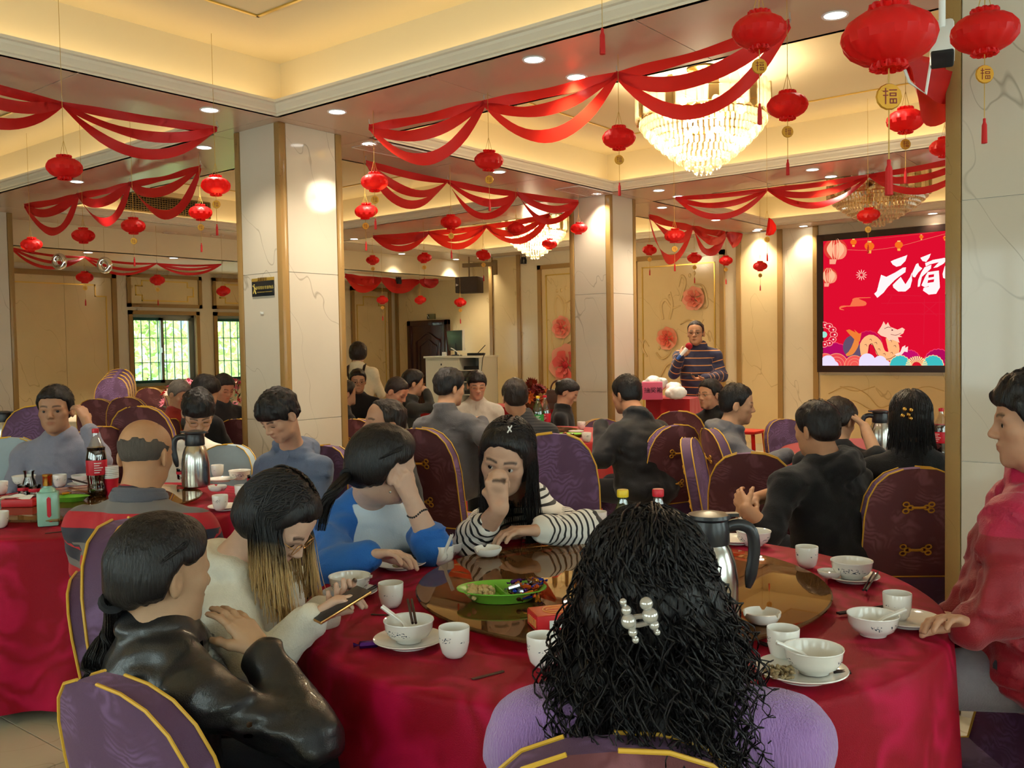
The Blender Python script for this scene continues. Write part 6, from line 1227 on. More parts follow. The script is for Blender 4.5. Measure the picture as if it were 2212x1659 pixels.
dish_me = MB().lathe([(0, .003), (.02, .003), (.021, 0), (.028, .002), (.036, .012), (.037, .020), (.0355, .020), (.033, .012), (.022, .006), (0, .005)], 24).mesh('dish_body', M_porcw)
def item(name, label, cat, p, rz=0.0, group=None): return thing(name, label, cat, p, rz, group)
def cup(u, v, lab, z=TZ, s=1.0, p=None, tilt=0):
    t = item('teacup', lab, 'cup', atz(u, v, z+.003) if p is None else p, random.uniform(0, 6), 'white teacups'); o = obj('cup_body', cup_me, t); t.scale = (s,)*3
    if tilt: t.rotation_euler = (tilt, 0, t.rotation_euler[2])
    return t
def bowl(u, v, lab, z=TZ, p=None, s=1.0): t = item('rice_bowl', lab, 'bowl', atz(u, v, z+.003) if p is None else p, random.uniform(0, 6), 'white rice bowls'); obj('bowl_body', bowl_me, t); t.scale = (s*1.07,)*3; return t
def plate(u, v, lab, z=TZ, s=1.0, p=None): t = item('side_plate', lab, 'plate', atz(u, v, z+.003) if p is None else p, 0, 'white side plates'); obj('plate_body', plate_me, t); t.scale = (s,)*3; return t
def spoon_mesh():
    mb = MB(); rows = []
    for t in np.linspace(0, 1, 12):
        if t < .4: w = .020*math.sin(math.pi*min(1, .15+t/.4*.85))+.001; x = t*.11; dz = -.010*math.sin(math.pi*min(1, t/.4))
        else: w = .0065+.002*(t-.4); x = t*.11; dz = (t-.4)*.012
        rows.append([(x, -w, dz+.006), (x, -w*.5, dz+.001), (x, 0, dz), (x, w*.5, dz+.001), (x, w, dz+.006), (x, w*.9, dz+.009), (x, 0, dz+.004), (x, -w*.9, dz+.009)])
    return mb.grid(np.array(rows), wrap=True).mesh('soup_spoon', M_porcw)
spoon_me = spoon_mesh()
def spoon(p, rz, pitch, lab):
    o = obj('soup_spoon', spoon_me); o.location = [float(q) for q in p]; o.rotation_euler = (0, pitch, rz); return tag(o, lab, 'spoon', 'white porcelain spoons')
def bspoon(b, ang, lab, pitch=-.55):  # spoon resting in a bowl
    a = math.atan2(*(hv(ang)[1::-1])); L_ = b.location; return spoon((L_[0]-.02*math.cos(a), L_[1]-.02*math.sin(a), L_[2]+.022), a, pitch, lab)
M_chop = mat('dark_chopstick', srgb(34, 24, 22), rough=0.35); chop_me = MB().tube([(-.115, 0, 0), (.115, 0, 0)], [.0022, .0038], 6).mesh('chopstick', M_chop)
def chops(u, v, u2, v2, lab, z=TZ+.008, z2=None, gap=5):
    a = np.array(atz(u, v, z)); b = np.array(atz(u2, v2, z if z2 is None else z2)); d_ = b-a; m = (a+b)/2; Bx = basis(d_)
    t = item('chopsticks', lab, 'chopsticks', m, 0, 'dark chopsticks')
    for q in (-1, 1): mb = MB().tube([-(d_/2)+Bx[:, 0]*q*.004, (d_/2)+Bx[:, 0]*q*.006], [.0036, .0026], 6); mb.build('chopstick', M_chop, t)
def on(t, dz): return (t.location[0], t.location[1], t.location[2]+dz)
# left front setting
pl = plate(756, 1288, 'side plate under the bowl beside the phone'); bo = bowl(0, 0, 'bowl with a spoon beside the phone, near the white hoodie', p=on(pl, .009)); bspoon(bo, 60, 'spoon lying in the bowl beside the phone', -.25); cup(845, 1311, 'teacup between the phone and the green snack tray'); chops(706, 1327, 816, 1264, 'chopsticks across the plate by the phone', z=TZ+.03)
pl = plate(884, 1393, 'side plate with chopsticks bowl near the purple sweet', s=1.08); bo = bowl(0, 0, 'bowl with spoon and upright chopsticks near the purple sweet', p=on(pl, .010)); bspoon(bo, -100, 'spoon leaning out of the chopsticks bowl', -.5)
c_ = np.array(bo.location); a_ = c_+np.array([0, 0, .062])+RTH*.02-FWH*.055; b_ = c_+np.array([0, 0, .085])-RTH*.005+FWH*.075; t = item('chopsticks', 'black chopsticks laid steeply across the bowl rim', 'chopsticks', (a_+b_)/2, 0, 'dark chopsticks')
for q in (-1, 1): MB().tube([(a_-b_)/2+RTH*.004*q, (b_-a_)/2+RTH*.005*q], .0036, 6).build('chopstick', M_chop, t)
cup(982, 1418, 'teacup right of the chopsticks bowl', s=1.03); cup(1173, 1438, 'teacup near the curly hair in front', s=1.03)
pl = plate(866, 1226, 'side plate holding sunflower seed shells', s=1.05); cup(958, 1222, 'teacup with a spoon standing in it'); spoon(np.array(atz(952, 1215, TZ+.03)), math.atan2(*(hv(60)[1::-1])), -1.0, 'spoon standing in the teacup behind the shells plate'); bowl(962, 1204, 'bowl partly behind the teacup with spoon')
pl = plate(1206, 1160, 'side plate before the striped-shirt woman'); bo = bowl(0, 0, 'bowl with spoon before the striped-shirt woman', p=on(pl, .009)); bspoon(bo, -150, 'spoon sticking up before the striped-shirt woman', -.7); chops(1222, 1157, 1288, 1150, 'chopsticks beside the striped-shirt woman\'s bowl', z=TZ+.02); cup(1292, 1142, 'teacup half hidden by the curly hair')
chops(960, 1182, 1075, 1176, 'black chopsticks lying before the blue-shirt woman', z=TZ+.008)
pl = plate(1590, 1172, 'side plate behind the steel jug'); bo = bowl(1628, 1178, 'bowl with spoon before the black hoodie man'); bspoon(bo, -140, 'spoon in the bowl before the black hoodie man', -.6); cup(1550, 1150, 'teacup behind the lid of the steel jug'); cup(1743, 1226, 'plain teacup alone on the far right rim')
pl = plate(1840, 1254, 'side plate with two chopsticks sticking out'); bo = bowl(0, 0, 'bowl on the far right plate with chopsticks', p=np.array(on(pl, .009))); t = item('sauce_dish', 'small sauce dish beside the far right bowl', 'dish', atz(1792, 1246, TZ+.018)); obj('dish_body', dish_me, t); chops(1868, 1275, 1892, 1235, 'chopsticks hanging off the far right plate', z=TZ+.024)
pl = plate(1958, 1348, 'side plate under the right rim teacup', s=1.06); cup(1938, 1338, 'teacup standing on the right plate', z=TZ+.008); bo = bowl(1886, 1372, 'empty bowl in front of the right plate'); bspoon(bo, 85, 'spoon lying across the right empty bowl', -.3); chops(1810, 1325, 1925, 1308, 'chopsticks left of the right rim teacup', z=TZ+.012)
pl = plate(1732, 1462, 'side plate with nut shells at the near right', s=1.2); bo = bowl(1758, 1452, 'bowl on the nut shell plate', z=TZ+.012, s=1.02); bspoon(bo, -95, 'spoon across the bowl on the nut shell plate', -.3); cup(1692, 1422, 'teacup behind the nut shell bowl', z=TZ+.010, s=1.02); chops(1640, 1388, 1668, 1396, 'chopsticks poking out left of the near right cup', z=TZ+.01); chops(1800, 1450, 1838, 1452, 'chopsticks poking out from the nut shell plate', z=TZ+.02)
# ashtrays
def ashtray(u, v, lab, z):
    t = item('ashtray', lab, 'ashtray', atz(u, v, z+.003), random.uniform(0, 1), 'white ashtrays'); mb = MB(); n = 48; rows = []
    for (r, zz) in ((0, .004), (.030, .004), (.032, 0), (.040, .006), (.047, .018), (.048, .027), (.044, .028), (.040, .018), (.034, .008), (0, .008)):
        row = []
        for q in range(n):
            a = 2*math.pi*q/n; nt = 1.0 if min(abs((a % (2*math.pi/3))-.2), 9) < .14 and zz > .02 else 0; row.append((r*math.cos(a), r*math.sin(a), zz-.009*nt))
        rows.append(row)
    mb.grid(np.array(rows), wrap=True).build('ashtray_body', M_porcw, t)
ashtray(1054, 1199, 'white notched ashtray on the turntable near the blue-shirt woman', GZ); ashtray(1646, 1343, 'white notched ashtray on the turntable before the steel jug', GZ); 
# seeds, shells
M_seed = mat('seed_shell', srgb(150, 130, 96), rough=0.7, noise=0.3, nscale=90); M_nut = mat('peanut_shell', srgb(196, 170, 116), rough=0.8, noise=0.2, nscale=120, bump=0.6, bscale=160)
def scatter(name, lab, c, n, R_, mat_, sc, seed, h=.01):
    rn = random.Random(seed); mb = MB()
    for i in range(n):
        a = rn.uniform(0, 6.28); r = R_*math.sqrt(rn.random()); B_ = np.array(Euler((rn.uniform(-.6, .6), rn.uniform(-.6, .6), rn.uniform(0, 6))).to_matrix()); mb.ball((r*math.cos(a), r*math.sin(a), rn.uniform(.002, h)), sc[0], 6, 4, sc=(1, sc[1], sc[2]), R=B_)
    o = mb.build(name, mat_); o.location = [float(q) for q in c]; tag(o, lab, 'food scraps', kind='stuff')
scatter('seed_shells', 'heap of sunflower seed shells on the side plate', np.array(atz(868, 1226, TZ+.014)), 90, .03, M_seed, (.006, .45, .3), 1); scatter('nut_shells', 'nut shells on the near right side plate', np.array(atz(1685, 1462, TZ+.018)), 60, .032, M_seed, (.008, .6, .45), 2, .02)
# green snack tray on turntable
M_lime = mat('lime_plastic', srgb(120, 190, 60), rough=0.3)
tp = np.array(atz(1084, 1294, GZ+.001)); t = item('snack_tray', 'oval lime green divided snack tray on the turntable', 'tray', tp, math.atan2(RTH[1], RTH[0])); rows = []
for (k_, zz) in ((.0, .006), (.6, .006), (.62, .0), (.66, .0), (.9, .028), (1.0, .032), (1.0, .035), (.88, .030), (.62, .010), (0, .010)): rows.append([(.128*k_*math.cos(a), .085*k_*math.sin(a), zz) for a in np.linspace(0, 2*math.pi, 40, endpoint=False)])
MB().grid(np.array(rows), wrap=True).build('tray_body', M_lime, t); MB().box((0, 0, .018), (.004, .13, .018), R=Rz(.3)).build('divider', M_lime, t)
M_foil = [mat('candy_%s' % n_, srgb(*c), rough=0.25, metal=0.7) for n_, c in (('purple', (80, 30, 120)), ('gold', (190, 130, 40)), ('orange', (200, 90, 30)), ('blue', (30, 50, 150)), ('silver', (190, 190, 200)), ('brown', (90, 50, 30)))]
def candy_mesh(m):
    mb = MB().tube([(-.018, 0, 0), (-.016, 0, 0), (.016, 0, 0), (.018, 0, 0)], [.003, .007, .007, .003], 7)
    for q in (-1, 1): mb.grid(np.array([[(q*.017, y*.2, 0) for y in (-.008, -.004, 0, .004, .008)], [(q*.028, y, .003*(-1)**i) for i, y in enumerate((-.009, -.0045, 0, .0045, .009))]]))
    return mb.mesh('wrapped_candy', m)
CM = [candy_mesh(m) for m in M_foil]; rn = random.Random(5); Rt = np.array([[RTH[0], FWH[0], 0], [RTH[1], FWH[1], 0], [0, 0, 1]])
CN = ('purple', 'gold', 'orange', 'blue', 'silver', 'brown')
for i in range(30):
    x = .03+.075*rn.random(); y = rn.uniform(-.05, .05); z = .014+.007*(i//8); o = obj('wrapped_candy', CM[i % 6]); p = tp+Rt@np.array([x, y, z+.006]); o.location = [float(q) for q in p]; o.rotation_euler = (rn.uniform(-.4, .4), rn.uniform(-.4, .4), rn.uniform(0, 6)); tag(o, '%s foil-wrapped sweet piled in the lime green tray' % CN[i % 6], 'candy', 'sweets in the green tray')
nut_me = MB().ball((-.007, 0, 0), .0075, 8, 6).ball((.007, 0, 0), .0078, 8, 6).tube([(-.006, 0, 0), (.006, 0, 0)], .006, 7).mesh('peanut', M_nut)
for i in range(34):
    x = -.03-.065*rn.random(); y = rn.uniform(-.045, .045); o = obj('peanut', nut_me); p = tp+Rt@np.array([x, y, .018+.006*(i//12)]); o.location = [float(q) for q in p]; o.rotation_euler = (rn.uniform(-.3, .3), rn.uniform(-.3, .3), rn.uniform(0, 6)); tag(o, 'unshelled peanut in the lime green snack tray', 'peanut', 'peanuts in the green tray')
o = obj('wrapped_candy', CM[0]); o.location = [float(q) for q in atz(796, 1392, TZ+.011)]; o.rotation_euler = (0, 0, math.atan2(RTH[1], RTH[0])+.2); o.scale = (1.35,)*3; tag(o, 'single purple wrapped sweet lying on the red cloth', 'candy')
# red card boxes
M_rbox = mat('red_card', srgb(196, 30, 36), rough=0.45); M_rboxt = mat('orange_red_card', srgb(206, 84, 40), rough=0.45); M_rgold = mat('gold_print', srgb(220, 150, 80), rough=0.4)
def cardbox(u, v, rz, lab, z=GZ, sz=(.12, .085, .04)):
    t = item('card_box', lab, 'box', atz(u, v, z+.001), rz); MB().box((0, 0, sz[2]/2), sz).build('carton', M_rbox, t, bevel=.002); MB().box((0, 0, sz[2]+.0012), (sz[0]*.96, sz[1]*.96, .002)).build('lid', M_rboxt, t, smooth=False)
    MB().tube([(.03*math.cos(a), .03*math.sin(a), sz[2]+.003) for a in np.linspace(0, 6.283, 24, endpoint=False)], .0015, 5, closed=True).tube([(.022*math.cos(a), .012*math.sin(a), sz[2]+.003) for a in np.linspace(0, 6.283, 20, endpoint=False)], .0012, 5, closed=True).build('gold_emblem', M_rgold, t); MB().box((sz[0]*.12, -sz[1]/2-.0012, sz[2]*.45), (sz[0]*.7, .002, sz[2]*.5)).build('label_strip', M_white, t, smooth=False)
    for i in range(5): MB().box((-sz[0]*.5-.001, -sz[1]*.35+i*sz[1]*.16, sz[2]*.5), (.002, sz[1]*.08, sz[2]*.5)).build('printed_mark', M_rgold, t, smooth=False)
a0 = math.atan2(RTH[1], RTH[0]); cardbox(1198, 1352, a0+.28, 'red card box with gold emblem on the turntable edge'); cardbox(1275, 1330, a0+.35, 'second red card box half hidden by the curly hair', sz=(.1, .08, .035))
# wrappers / pens / phones
def stick(u1, v1, u2, v2, lab, w=.009, m=None):
    a = np.array(atz(u1, v1, TZ+.004)); b = np.array(atz(u2, v2, TZ+.004)); t = item('paper_wrapper', lab, 'wrapper', (a+b)/2); d_ = b-a; B_ = basis(d_); MB().box((0, 0, 0), (w, np.linalg.norm(d_), .002), R=B_).build('sleeve', m or M_wood, t, smooth=False)
    MB().box(d_*.48, (w*.8, .006, .003), R=B_).build('torn_end', m or M_wood, t, smooth=False)
stick(1020, 1467, 1087, 1450, 'brown chopstick wrapper on the near red cloth'); stick(802, 1327, 868, 1330, 'brown wrapper left of the turntable'); stick(1128, 1172, 1190, 1166, 'dark pen near the striped-shirt woman', .01, M_black); stick(97, 1152, 146, 1147, 'dark chopstick wrapper near the green liquor bottle', .01)
def phone(c, rz, lab, tilt=(0, 0)):
    t = item('mobile_phone', lab, 'phone', c, rz); Rm = np.array(Euler((tilt[0], tilt[1], 0)).to_matrix()); MB().box((0, 0, 0), (.074, .155, .008), R=Rm).build('phone_case', M_goldwire, t, bevel=.003); MB().box(Rm@np.array([0, 0, .0046]), (.069, .15, .001), R=Rm).build('screen', M_black, t, smooth=False)
phone(np.array(at(734, 1306, 2.34)), math.atan2(RTH[1], RTH[0])-.9, 'phone held by the woman in white hoodie', (.35, 0)); phone(np.array(atz(885, 1200, TZ+.012)), math.atan2(RTH[1], RTH[0])-1.3, 'phone lying flat before the blue-shirt woman')
# steel jugs
M_blk = mat('black_jug_plastic', (0.02, 0.02, 0.023), rough=0.3)
def jug(p, rz, lab, s=1.0):
    t = item('steel_jug', lab, 'jug', p, rz, 'steel vacuum jugs'); t.scale = (s,)*3
    MB().lathe([(0, .002), (.060, .002), (.066, .008), (.067, .02), (.066, .12), (.060, .165), (.050, .195), (.044, .205), (.043, .21), (0, .21)], 36).build('steel_body', M_steel, t)
    MB().lathe([(0, .207), (.046, .207), (.047, .212), (.046, .245), (.042, .262), (0, .262)], 28).build('collar', M_blk, t); MB().lathe([(0, .262), (.044, .262), (.050, .268), (.048, .276), (.02, .282), (0, .283)], 28).box((.048, 0, .27), (.03, .03, .008)).box((-.05, 0, .274), (.035, .024, .008)).build('lid', M_blk, t)
    MB().tube(catmull([(-.042, 0, .245), (-.07, 0, .25), (-.098, 0, .235), (-.105, 0, .19), (-.098, 0, .14), (-.090, 0, .10)], 18), np.concatenate([np.full(14, .011), [.011, .010, .008, .005]]), 10, flat=1.3).build('handle', M_blk, t)
ar = math.atan2(RTH[1], RTH[0])
jug(np.array(atz(1534, 1362, GZ+.001)), ar+math.pi, 'steel vacuum jug with black handle on the foreground turntable', 1.06); jug(np.array(atz(424, 1052, GZ+.001)), ar, 'steel vacuum jug on the table with the liquor bottle', 1.08); jug(np.array(at(1902, 988, 5.9))*[1, 1, 0]+[0, 0, TZ+.003], ar, 'steel vacuum jug beside the long-haired woman with clip', 1.1); jug(np.array(at(12, 975, 6.4)), ar+math.pi, 'steel vacuum jug at the left edge of the photo', 1.0)
# soda bottles
k = NT('clear_pet'); k.n.remove(k.b); tr = k.add('ShaderNodeBsdfTransparent'); tr.inputs[0].default_value = (.9, .92, .9, 1); gl = k.add('ShaderNodeBsdfGlossy'); gl.inputs['Roughness'].default_value = .05; mx = k.add('ShaderNodeMixShader'); mx.inputs[0].default_value = .22; k.l(tr.outputs[0], mx.inputs[1]); k.l(gl.outputs[0], mx.inputs[2]); k.l(mx.outputs[0], k.out.inputs[0]); M_pet = k.m
k = NT('green_pet'); k.n.remove(k.b); tr = k.add('ShaderNodeBsdfTransparent'); tr.inputs[0].default_value = (.25, .75, .3, 1); gl = k.add('ShaderNodeBsdfGlossy'); gl.inputs['Roughness'].default_value = .05; mx = k.add('ShaderNodeMixShader'); mx.inputs[0].default_value = .22; k.l(tr.outputs[0], mx.inputs[1]); k.l(gl.outputs[0], mx.inputs[2]); k.l(mx.outputs[0], k.out.inputs[0]); M_gpet = k.m
M_cola = mat('cola', (0.012, 0.004, 0.003), rough=0.1, spec=0.6); M_rcap = mat('red_cap', srgb(200, 20, 40), rough=0.4); M_ycap = mat('yellow_cap', srgb(226, 190, 30), rough=0.4); M_rlab = mat('red_label', srgb(196, 22, 44), rough=0.4); M_glab = mat('green_label', srgb(40, 140, 60), rough=0.4)
BP = [(0, .004), (.040, .0), (.046, .012), (.045, .05), (.042, .07), (.046, .09), (.046, .19), (.042, .215), (.030, .25), (.018, .278), (.0135, .29), (.0135, .305)]
def soda(p, lab, body, capm, labm, liquid=None, s=1.0, lq=.2):
    t = item('soda_bottle', lab, 'bottle', p, random.uniform(0, 6), 'plastic soda bottles'); t.scale = (s,)*3; MB().lathe(BP, 24).build('bottle_body', body, t)
    MB().lathe([(0, .303), (.0155, .303), (.016, .306), (.016, .320), (.0145, .323), (0, .323)], 20).build('cap', capm, t); MB().lathe([(.0466, .105), (.0468, .106), (.0468, .175), (.0466, .176)], 24, caps=False).build('label', labm, t)
    if liquid: MB().lathe([(0, .006)]+[(r*.94, z) for r, z in BP[1:] if z < lq]+[(BP[6][0]*.9, lq), (0, lq)], 20).build('drink', liquid, t)
    for i in range(4): MB().lathe([(.0472, .118+i*.013), (.0474, .119+i*.013), (.0474, .123+i*.013), (.0472, .124+i*.013)], 24, caps=False).build('label_print', M_white, t) if False else None
    pr = MB()
    for i in range(5):
        for a in (0, 2.1, 4.2): pr.grid(np.array([[(.0472*math.cos(a+q), .0472*math.sin(a+q), z) for q in np.linspace(0, .5+.5*((i*7) % 3)/3, 5)] for z in (.116+i*.011, .120+i*.011)]))
    pr.build('label_print', M_white, t)
soda(np.array(at(1348, 1290, 2.52))*[1, 1, 0]+[0, 0, GZ], 'green soda bottle with yellow cap behind the curly hair', M_gpet, M_ycap, M_glab); soda(np.array(at(1424, 1290, 2.52))*[1, 1, 0]+[0, 0, GZ], 'clear soda bottle with red cap behind the curly hair', M_pet, M_rcap, M_rlab)
soda(np.array(atz(211, 1072, GZ)), 'full cola bottle with red label on the liquor bottle\'s table', M_pet, M_rcap, M_rlab, M_cola, 1.06, .235); soda(np.array(at(2033, 975, 5.8))*[1, 1, 0]+[0, 0, TZ], 'cola bottle with red label behind the right pillar edge', M_pet, M_rcap, M_rlab, M_cola, 1.0, .22)
soda(np.array(at(1163, 940, 7.4))*[1, 1, 0]+[0, 0, GZ], 'green soda bottle on the middle table', M_gpet, M_ycap, M_glab, None); soda(np.array(at(1178, 940, 7.5))*[1, 1, 0]+[0, 0, GZ], 'cola bottle beside the green one on the middle table', M_pet, M_rcap, M_rlab, M_cola)
# liquor bottle
M_cel = mat('celadon_ceramic', srgb(140, 186, 166), rough=0.2); t = item('liquor_bottle', 'square celadon liquor bottle with gold cap', 'bottle', atz(106, 1135, TZ+.003), ar+.35)
MB().box((0, 0, .075), (.085, .065, .15)).build('bottle_body', M_cel, t, bevel=.008); MB().lathe([(.034, .150), (.030, .162), (.018, .170), (.016, .178), (0, .178)], 20).build('shoulder', M_cel, t); MB().lathe([(0, .176), (.019, .176), (.020, .18), (.019, .215), (.021, .218), (.021, .226), (0, .228)], 18).build('gold_cap', M_brass, t)
MB().prism([(-.008, -.038), (0, -.046), (.008, -.038), (.008, .038), (0, .046), (-.008, .038)], (.006, -.0335, .085), (1, 0, 0), (0, 0, 1), (0, -1, 0), .001).build('red_plaque', M_rlab, t, smooth=False); MB().box((.012, -.0335, .022), (.012, .001, .004)).build('red_seal', M_rlab, t, smooth=False)
# paper cups, glass cups, dish, tissue
t = item('paper_cup_stack', 'stack of white and red paper cups beside the cola bottle', 'paper cups', atz(241, 1070, GZ)); 
MB().lathe([(0, .002), (.026, .0), (.036, .085), (.0365, .087), (0, .086)], 22).build('outer_cup', M_rlab, t)
for i in range(7): MB().lathe([(.0355, .088+i*.009), (.038, .092+i*.009), (.0375, .096+i*.009), (.0355, .096+i*.009)], 22, caps=False).build('cup_rim', M_white, t)
k = NT('clear_glass_ware'); k.n.remove(k.b); tr = k.add('ShaderNodeBsdfTransparent'); tr.inputs[0].default_value = (.93, .95, .94, 1); gl = k.add('ShaderNodeBsdfGlossy'); gl.inputs['Roughness'].default_value = .03; fr_ = k.add('ShaderNodeFresnel', IOR=1.8); mx = k.add('ShaderNodeMixShader'); k.l(fr_.outputs[0], mx.inputs[0]); k.l(tr.outputs[0], mx.inputs[1]); k.l(gl.outputs[0], mx.inputs[2]); k.l(mx.outputs[0], k.out.inputs[0]); M_glass = k.m
def glass(u, v, lab, z=TZ, s=1.0, d=None):
    p = atz(u, v, z+.003) if d is None else np.array(at(u, v, d)); t = item('shot_glass', lab, 'glass', p, 0, 'small liquor glasses'); t.scale = (s,)*3; MB().lathe([(0, .01), (.018, .008), (.02, 0), (.024, .001), (.029, .06), (.0285, .062), (.027, .06), (.021, .012), (0, .012)], 20).build('glass_body', M_glass, t); MB().lathe([(.0295, .03), (.0297, .031), (.0297, .045), (.0295, .046)], 20, caps=False).build('red_print', M_rlab, t)
def pitcher(u, v, lab, z=TZ):
    t = item('glass_pitcher', lab, 'pitcher', atz(u, v, z+.003), 0); MB().lathe([(0, .004), (.028, .0), (.034, .01), (.034, .04), (.022, .075), (.024, .10), (.028, .11), (.026, .11), (.02, .08), (.031, .04), (.03, .012), (0, .008)], 22).build('pitcher_body', M_glass, t)
pitcher(64, 1062, 'small glass pitcher left of the liquor bottle', GZ); glass(52, 1072, 'shot glass with red print by the small pitcher', GZ); glass(76, 1074, 'shot glass right of the small pitcher', GZ); glass(262, 1080, 'upturned glass by the paper cups', GZ); glass(546, 1050, 'shot glass before the grey hoodie', TZ); glass(393, 1035, 'shot glass left of the steel jug', GZ)
t = item('snack_dish', 'lime green leaf dish behind the liquor bottle', 'tray', atz(152, 1082, GZ), ar); MB().grid(np.array([[(.085*k_*(1+.12*math.cos(2*a))*math.cos(a), .06*k_*math.sin(a), zz) for a in np.linspace(0, 6.283, 30, endpoint=False)] for k_, zz in ((0, .004), (.6, .004), (.64, 0), (.95, .022), (1, .024), (.9, .02), (.6, .008), (0, .008))]), wrap=True).build('dish_body', M_lime, t); o = obj('wrapped_candy', CM[1]); o.location = [float(q) for q in atz(141, 1066, GZ+.03)]; tag(o, 'gold wrapped sweet on the lime green leaf dish', 'candy')
t = item('tissue_tray', 'red lacquer tray with folded tissues at the left', 'tray', atz(48, 1092, GZ), ar); MB().box((0, 0, .018), (.15, .1, .036)).build('tray_box', M_rbox, t, bevel=.004); MB().grid(np.array([[(x, y, .04+.012*math.sin(x*40)*math.cos(y*50)) for x in np.linspace(-.09, .06, 12)] for y in np.linspace(-.04, .05, 8)])).build('tissue', M_white, t)
cup(2, 1068, 'teacup cut by the left edge'); cup(130, 1052, 'teacup between the glass pitcher and the cola bottle'); bowl(52, 1048, 'bowl behind the small glass pitcher'); pl = plate(180, 1050, 'side plate behind the cola bottle'); bo = bowl(0, 0, 'bowl on the plate behind the cola bottle', p=on(pl, .009)); chops(150, 1034, 195, 1046, 'chopsticks across the bowl behind the cola bottle', z=TZ+.06)
pl = plate(478, 1040, 'side plate right of the steel jug'); cup(470, 1030, 'teacup on the plate right of the steel jug', z=TZ+.008); bowl(518, 1036, 'bowl before the grey hoodie'); ashtray(470, 1060, 'white ashtray right of the steel jug', GZ); cup(523, 1078, 'teacup at the right rim behind the dark-haired head'); pl = plate(488, 1100, 'side plate behind the long dark hair'); cup(476, 1102, 'plain teacup nearest the striped polo', z=TZ+.008); cup(0, 1140, 'teacup at the lower left edge of the red table'); chops(460, 1052, 500, 1058, 'chopsticks by the white ashtray right of the jug', z=TZ+.06) if False else None
# middle table ware
cup(1267, 955, 'teacup at the right rim of the middle table', s=1.05); cup(1222, 968, 'teacup beside the feather-patterned chair'); bowl(1245, 945, 'bowl on the middle table near the teacup'); cup(1256, 928, 'far teacup on the middle table'); pl = plate(1210, 955, 'side plate on the middle table'); glass(1185, 940, 'tall glass by the bottles on the middle table', TZ, 1.3); glass(1197, 948, 'second glass by the bottles on the middle table', TZ, 1.2)
t = item('snack_tray', 'lime green snack tray on the middle table', 'tray', atz(1232, 945, GZ), ar); MB().grid(np.array([[(.13*k_*math.cos(a), .09*k_*math.sin(a), zz) for a in np.linspace(0, 6.283, 30, endpoint=False)] for k_, zz in ((0, .004), (.6, .004), (.64, 0), (.95, .03), (1, .032), (.9, .028), (.6, .008), (0, .008))]), wrap=True).build('tray_body', M_lime, t)
for i in range(10):
    o = obj('wrapped_candy', CM[(0, 5, 2)[i % 3]]); p = np.array(atz(1222, 940, GZ+.025))+np.array([rn.uniform(-.07, .07), rn.uniform(-.05, .05), .008*(i//5)]); o.location = [float(q) for q in p]; o.rotation_euler = (0, 0, rn.uniform(0, 6)); tag(o, 'wrapped sweet in the lime tray on the middle table', 'candy', 'sweets on the middle table')
# ------------------------------------------------------------------ LED screen on the stage wall
XL = XS-0.10
def sc(x, y): return (1720+x*0.22905, 440+y*0.22905)     # detail-crop coordinates -> photo pixels
def onscr(x, y, off=0.0): u, v = sc(x, y); return np.array(atx(u, v, XL-off))
tl, bl = onscr(255, 355), onscr(253, 1528); zt, zb = float(tl[2]), float(bl[2]); yl = float(tl[1]); W = 2.9; yr = yl-W
t = thing('led_screen', 'large red festival LED screen on the stage wall', 'screen', (XL, (yl+yr)/2, zb)); O_ = np.array([XL, (yl+yr)/2, zb])
M_scr = emis('screen_red', srgb(222, 14, 46), 0.62); fm = MB()
fw = .085
for lo, hi in (((XL-.01, yl, zb-fw), (XS, yl+fw, zt+fw)), ((XL-.01, yr-fw, zb-fw), (XS, yr, zt+fw)), ((XL-.01, yr, zt), (XS, yl, zt+fw)), ((XL-.01, yr, zb-fw), (XS, yl, zb))): fm.bb(np.array(lo)-O_, np.array(hi)-O_)
fm.build('bezel', mat('dark_bezel', srgb(46, 30, 26), rough=0.3), t, smooth=False); MB().bb(np.array((XL, yr, zb))-O_, np.array((XS, yl, zt))-O_).build('display', M_scr, t, smooth=False)
LAY = [0]
def poly(name, pts, c, s_=1.0, off=None, clip=True):
    LAY[0] += 1; of = .0012+.0004*LAY[0] if off is None else off; mb = MB(); P = [onscr(x, y, of)-O_ for x, y in pts]
    for p in P: p[1] = min(p[1], yl-O_[1]-.002); p[2] = max(p[2], .002)
    n = len(P); m_ = emis('screen_%d_%d_%d' % tuple(int(q) for q in c), srgb(*c), s_*.68); me = bpy.data.meshes.new(name); b = bmesh.new(); vs_ = [b.verts.new(p) for p in P]; f = b.faces.new(vs_); bmesh.ops.triangulate(b, faces=[f]); b.to_mesh(me); b.free(); me.materials.append(m_); return obj(name, me, t)
def circ_(x, y, rx, ry=None, n=20, a0=0, a1=360): ry = ry or rx; return [(x+rx*math.cos(math.radians(a)), y+ry*math.sin(math.radians(a))) for a in np.linspace(a0, a1, n, endpoint=(a1-a0) < 359)]
def band(pts, w): 
    P = catmull([np.array([a, b, 0.0]) for a, b in pts], 26)[:, :2]; T = np.gradient(P, axis=0); T /= np.linalg.norm(T, axis=1, keepdims=True); Nn = np.stack([-T[:, 1], T[:, 0]], 1); ww = np.interp(np.linspace(0, 1, 26), np.linspace(0, 1, len(w)), w)[:, None]/2; return [tuple(q) for q in np.concatenate([P+Nn*ww, (P-Nn*ww)[::-1]])]
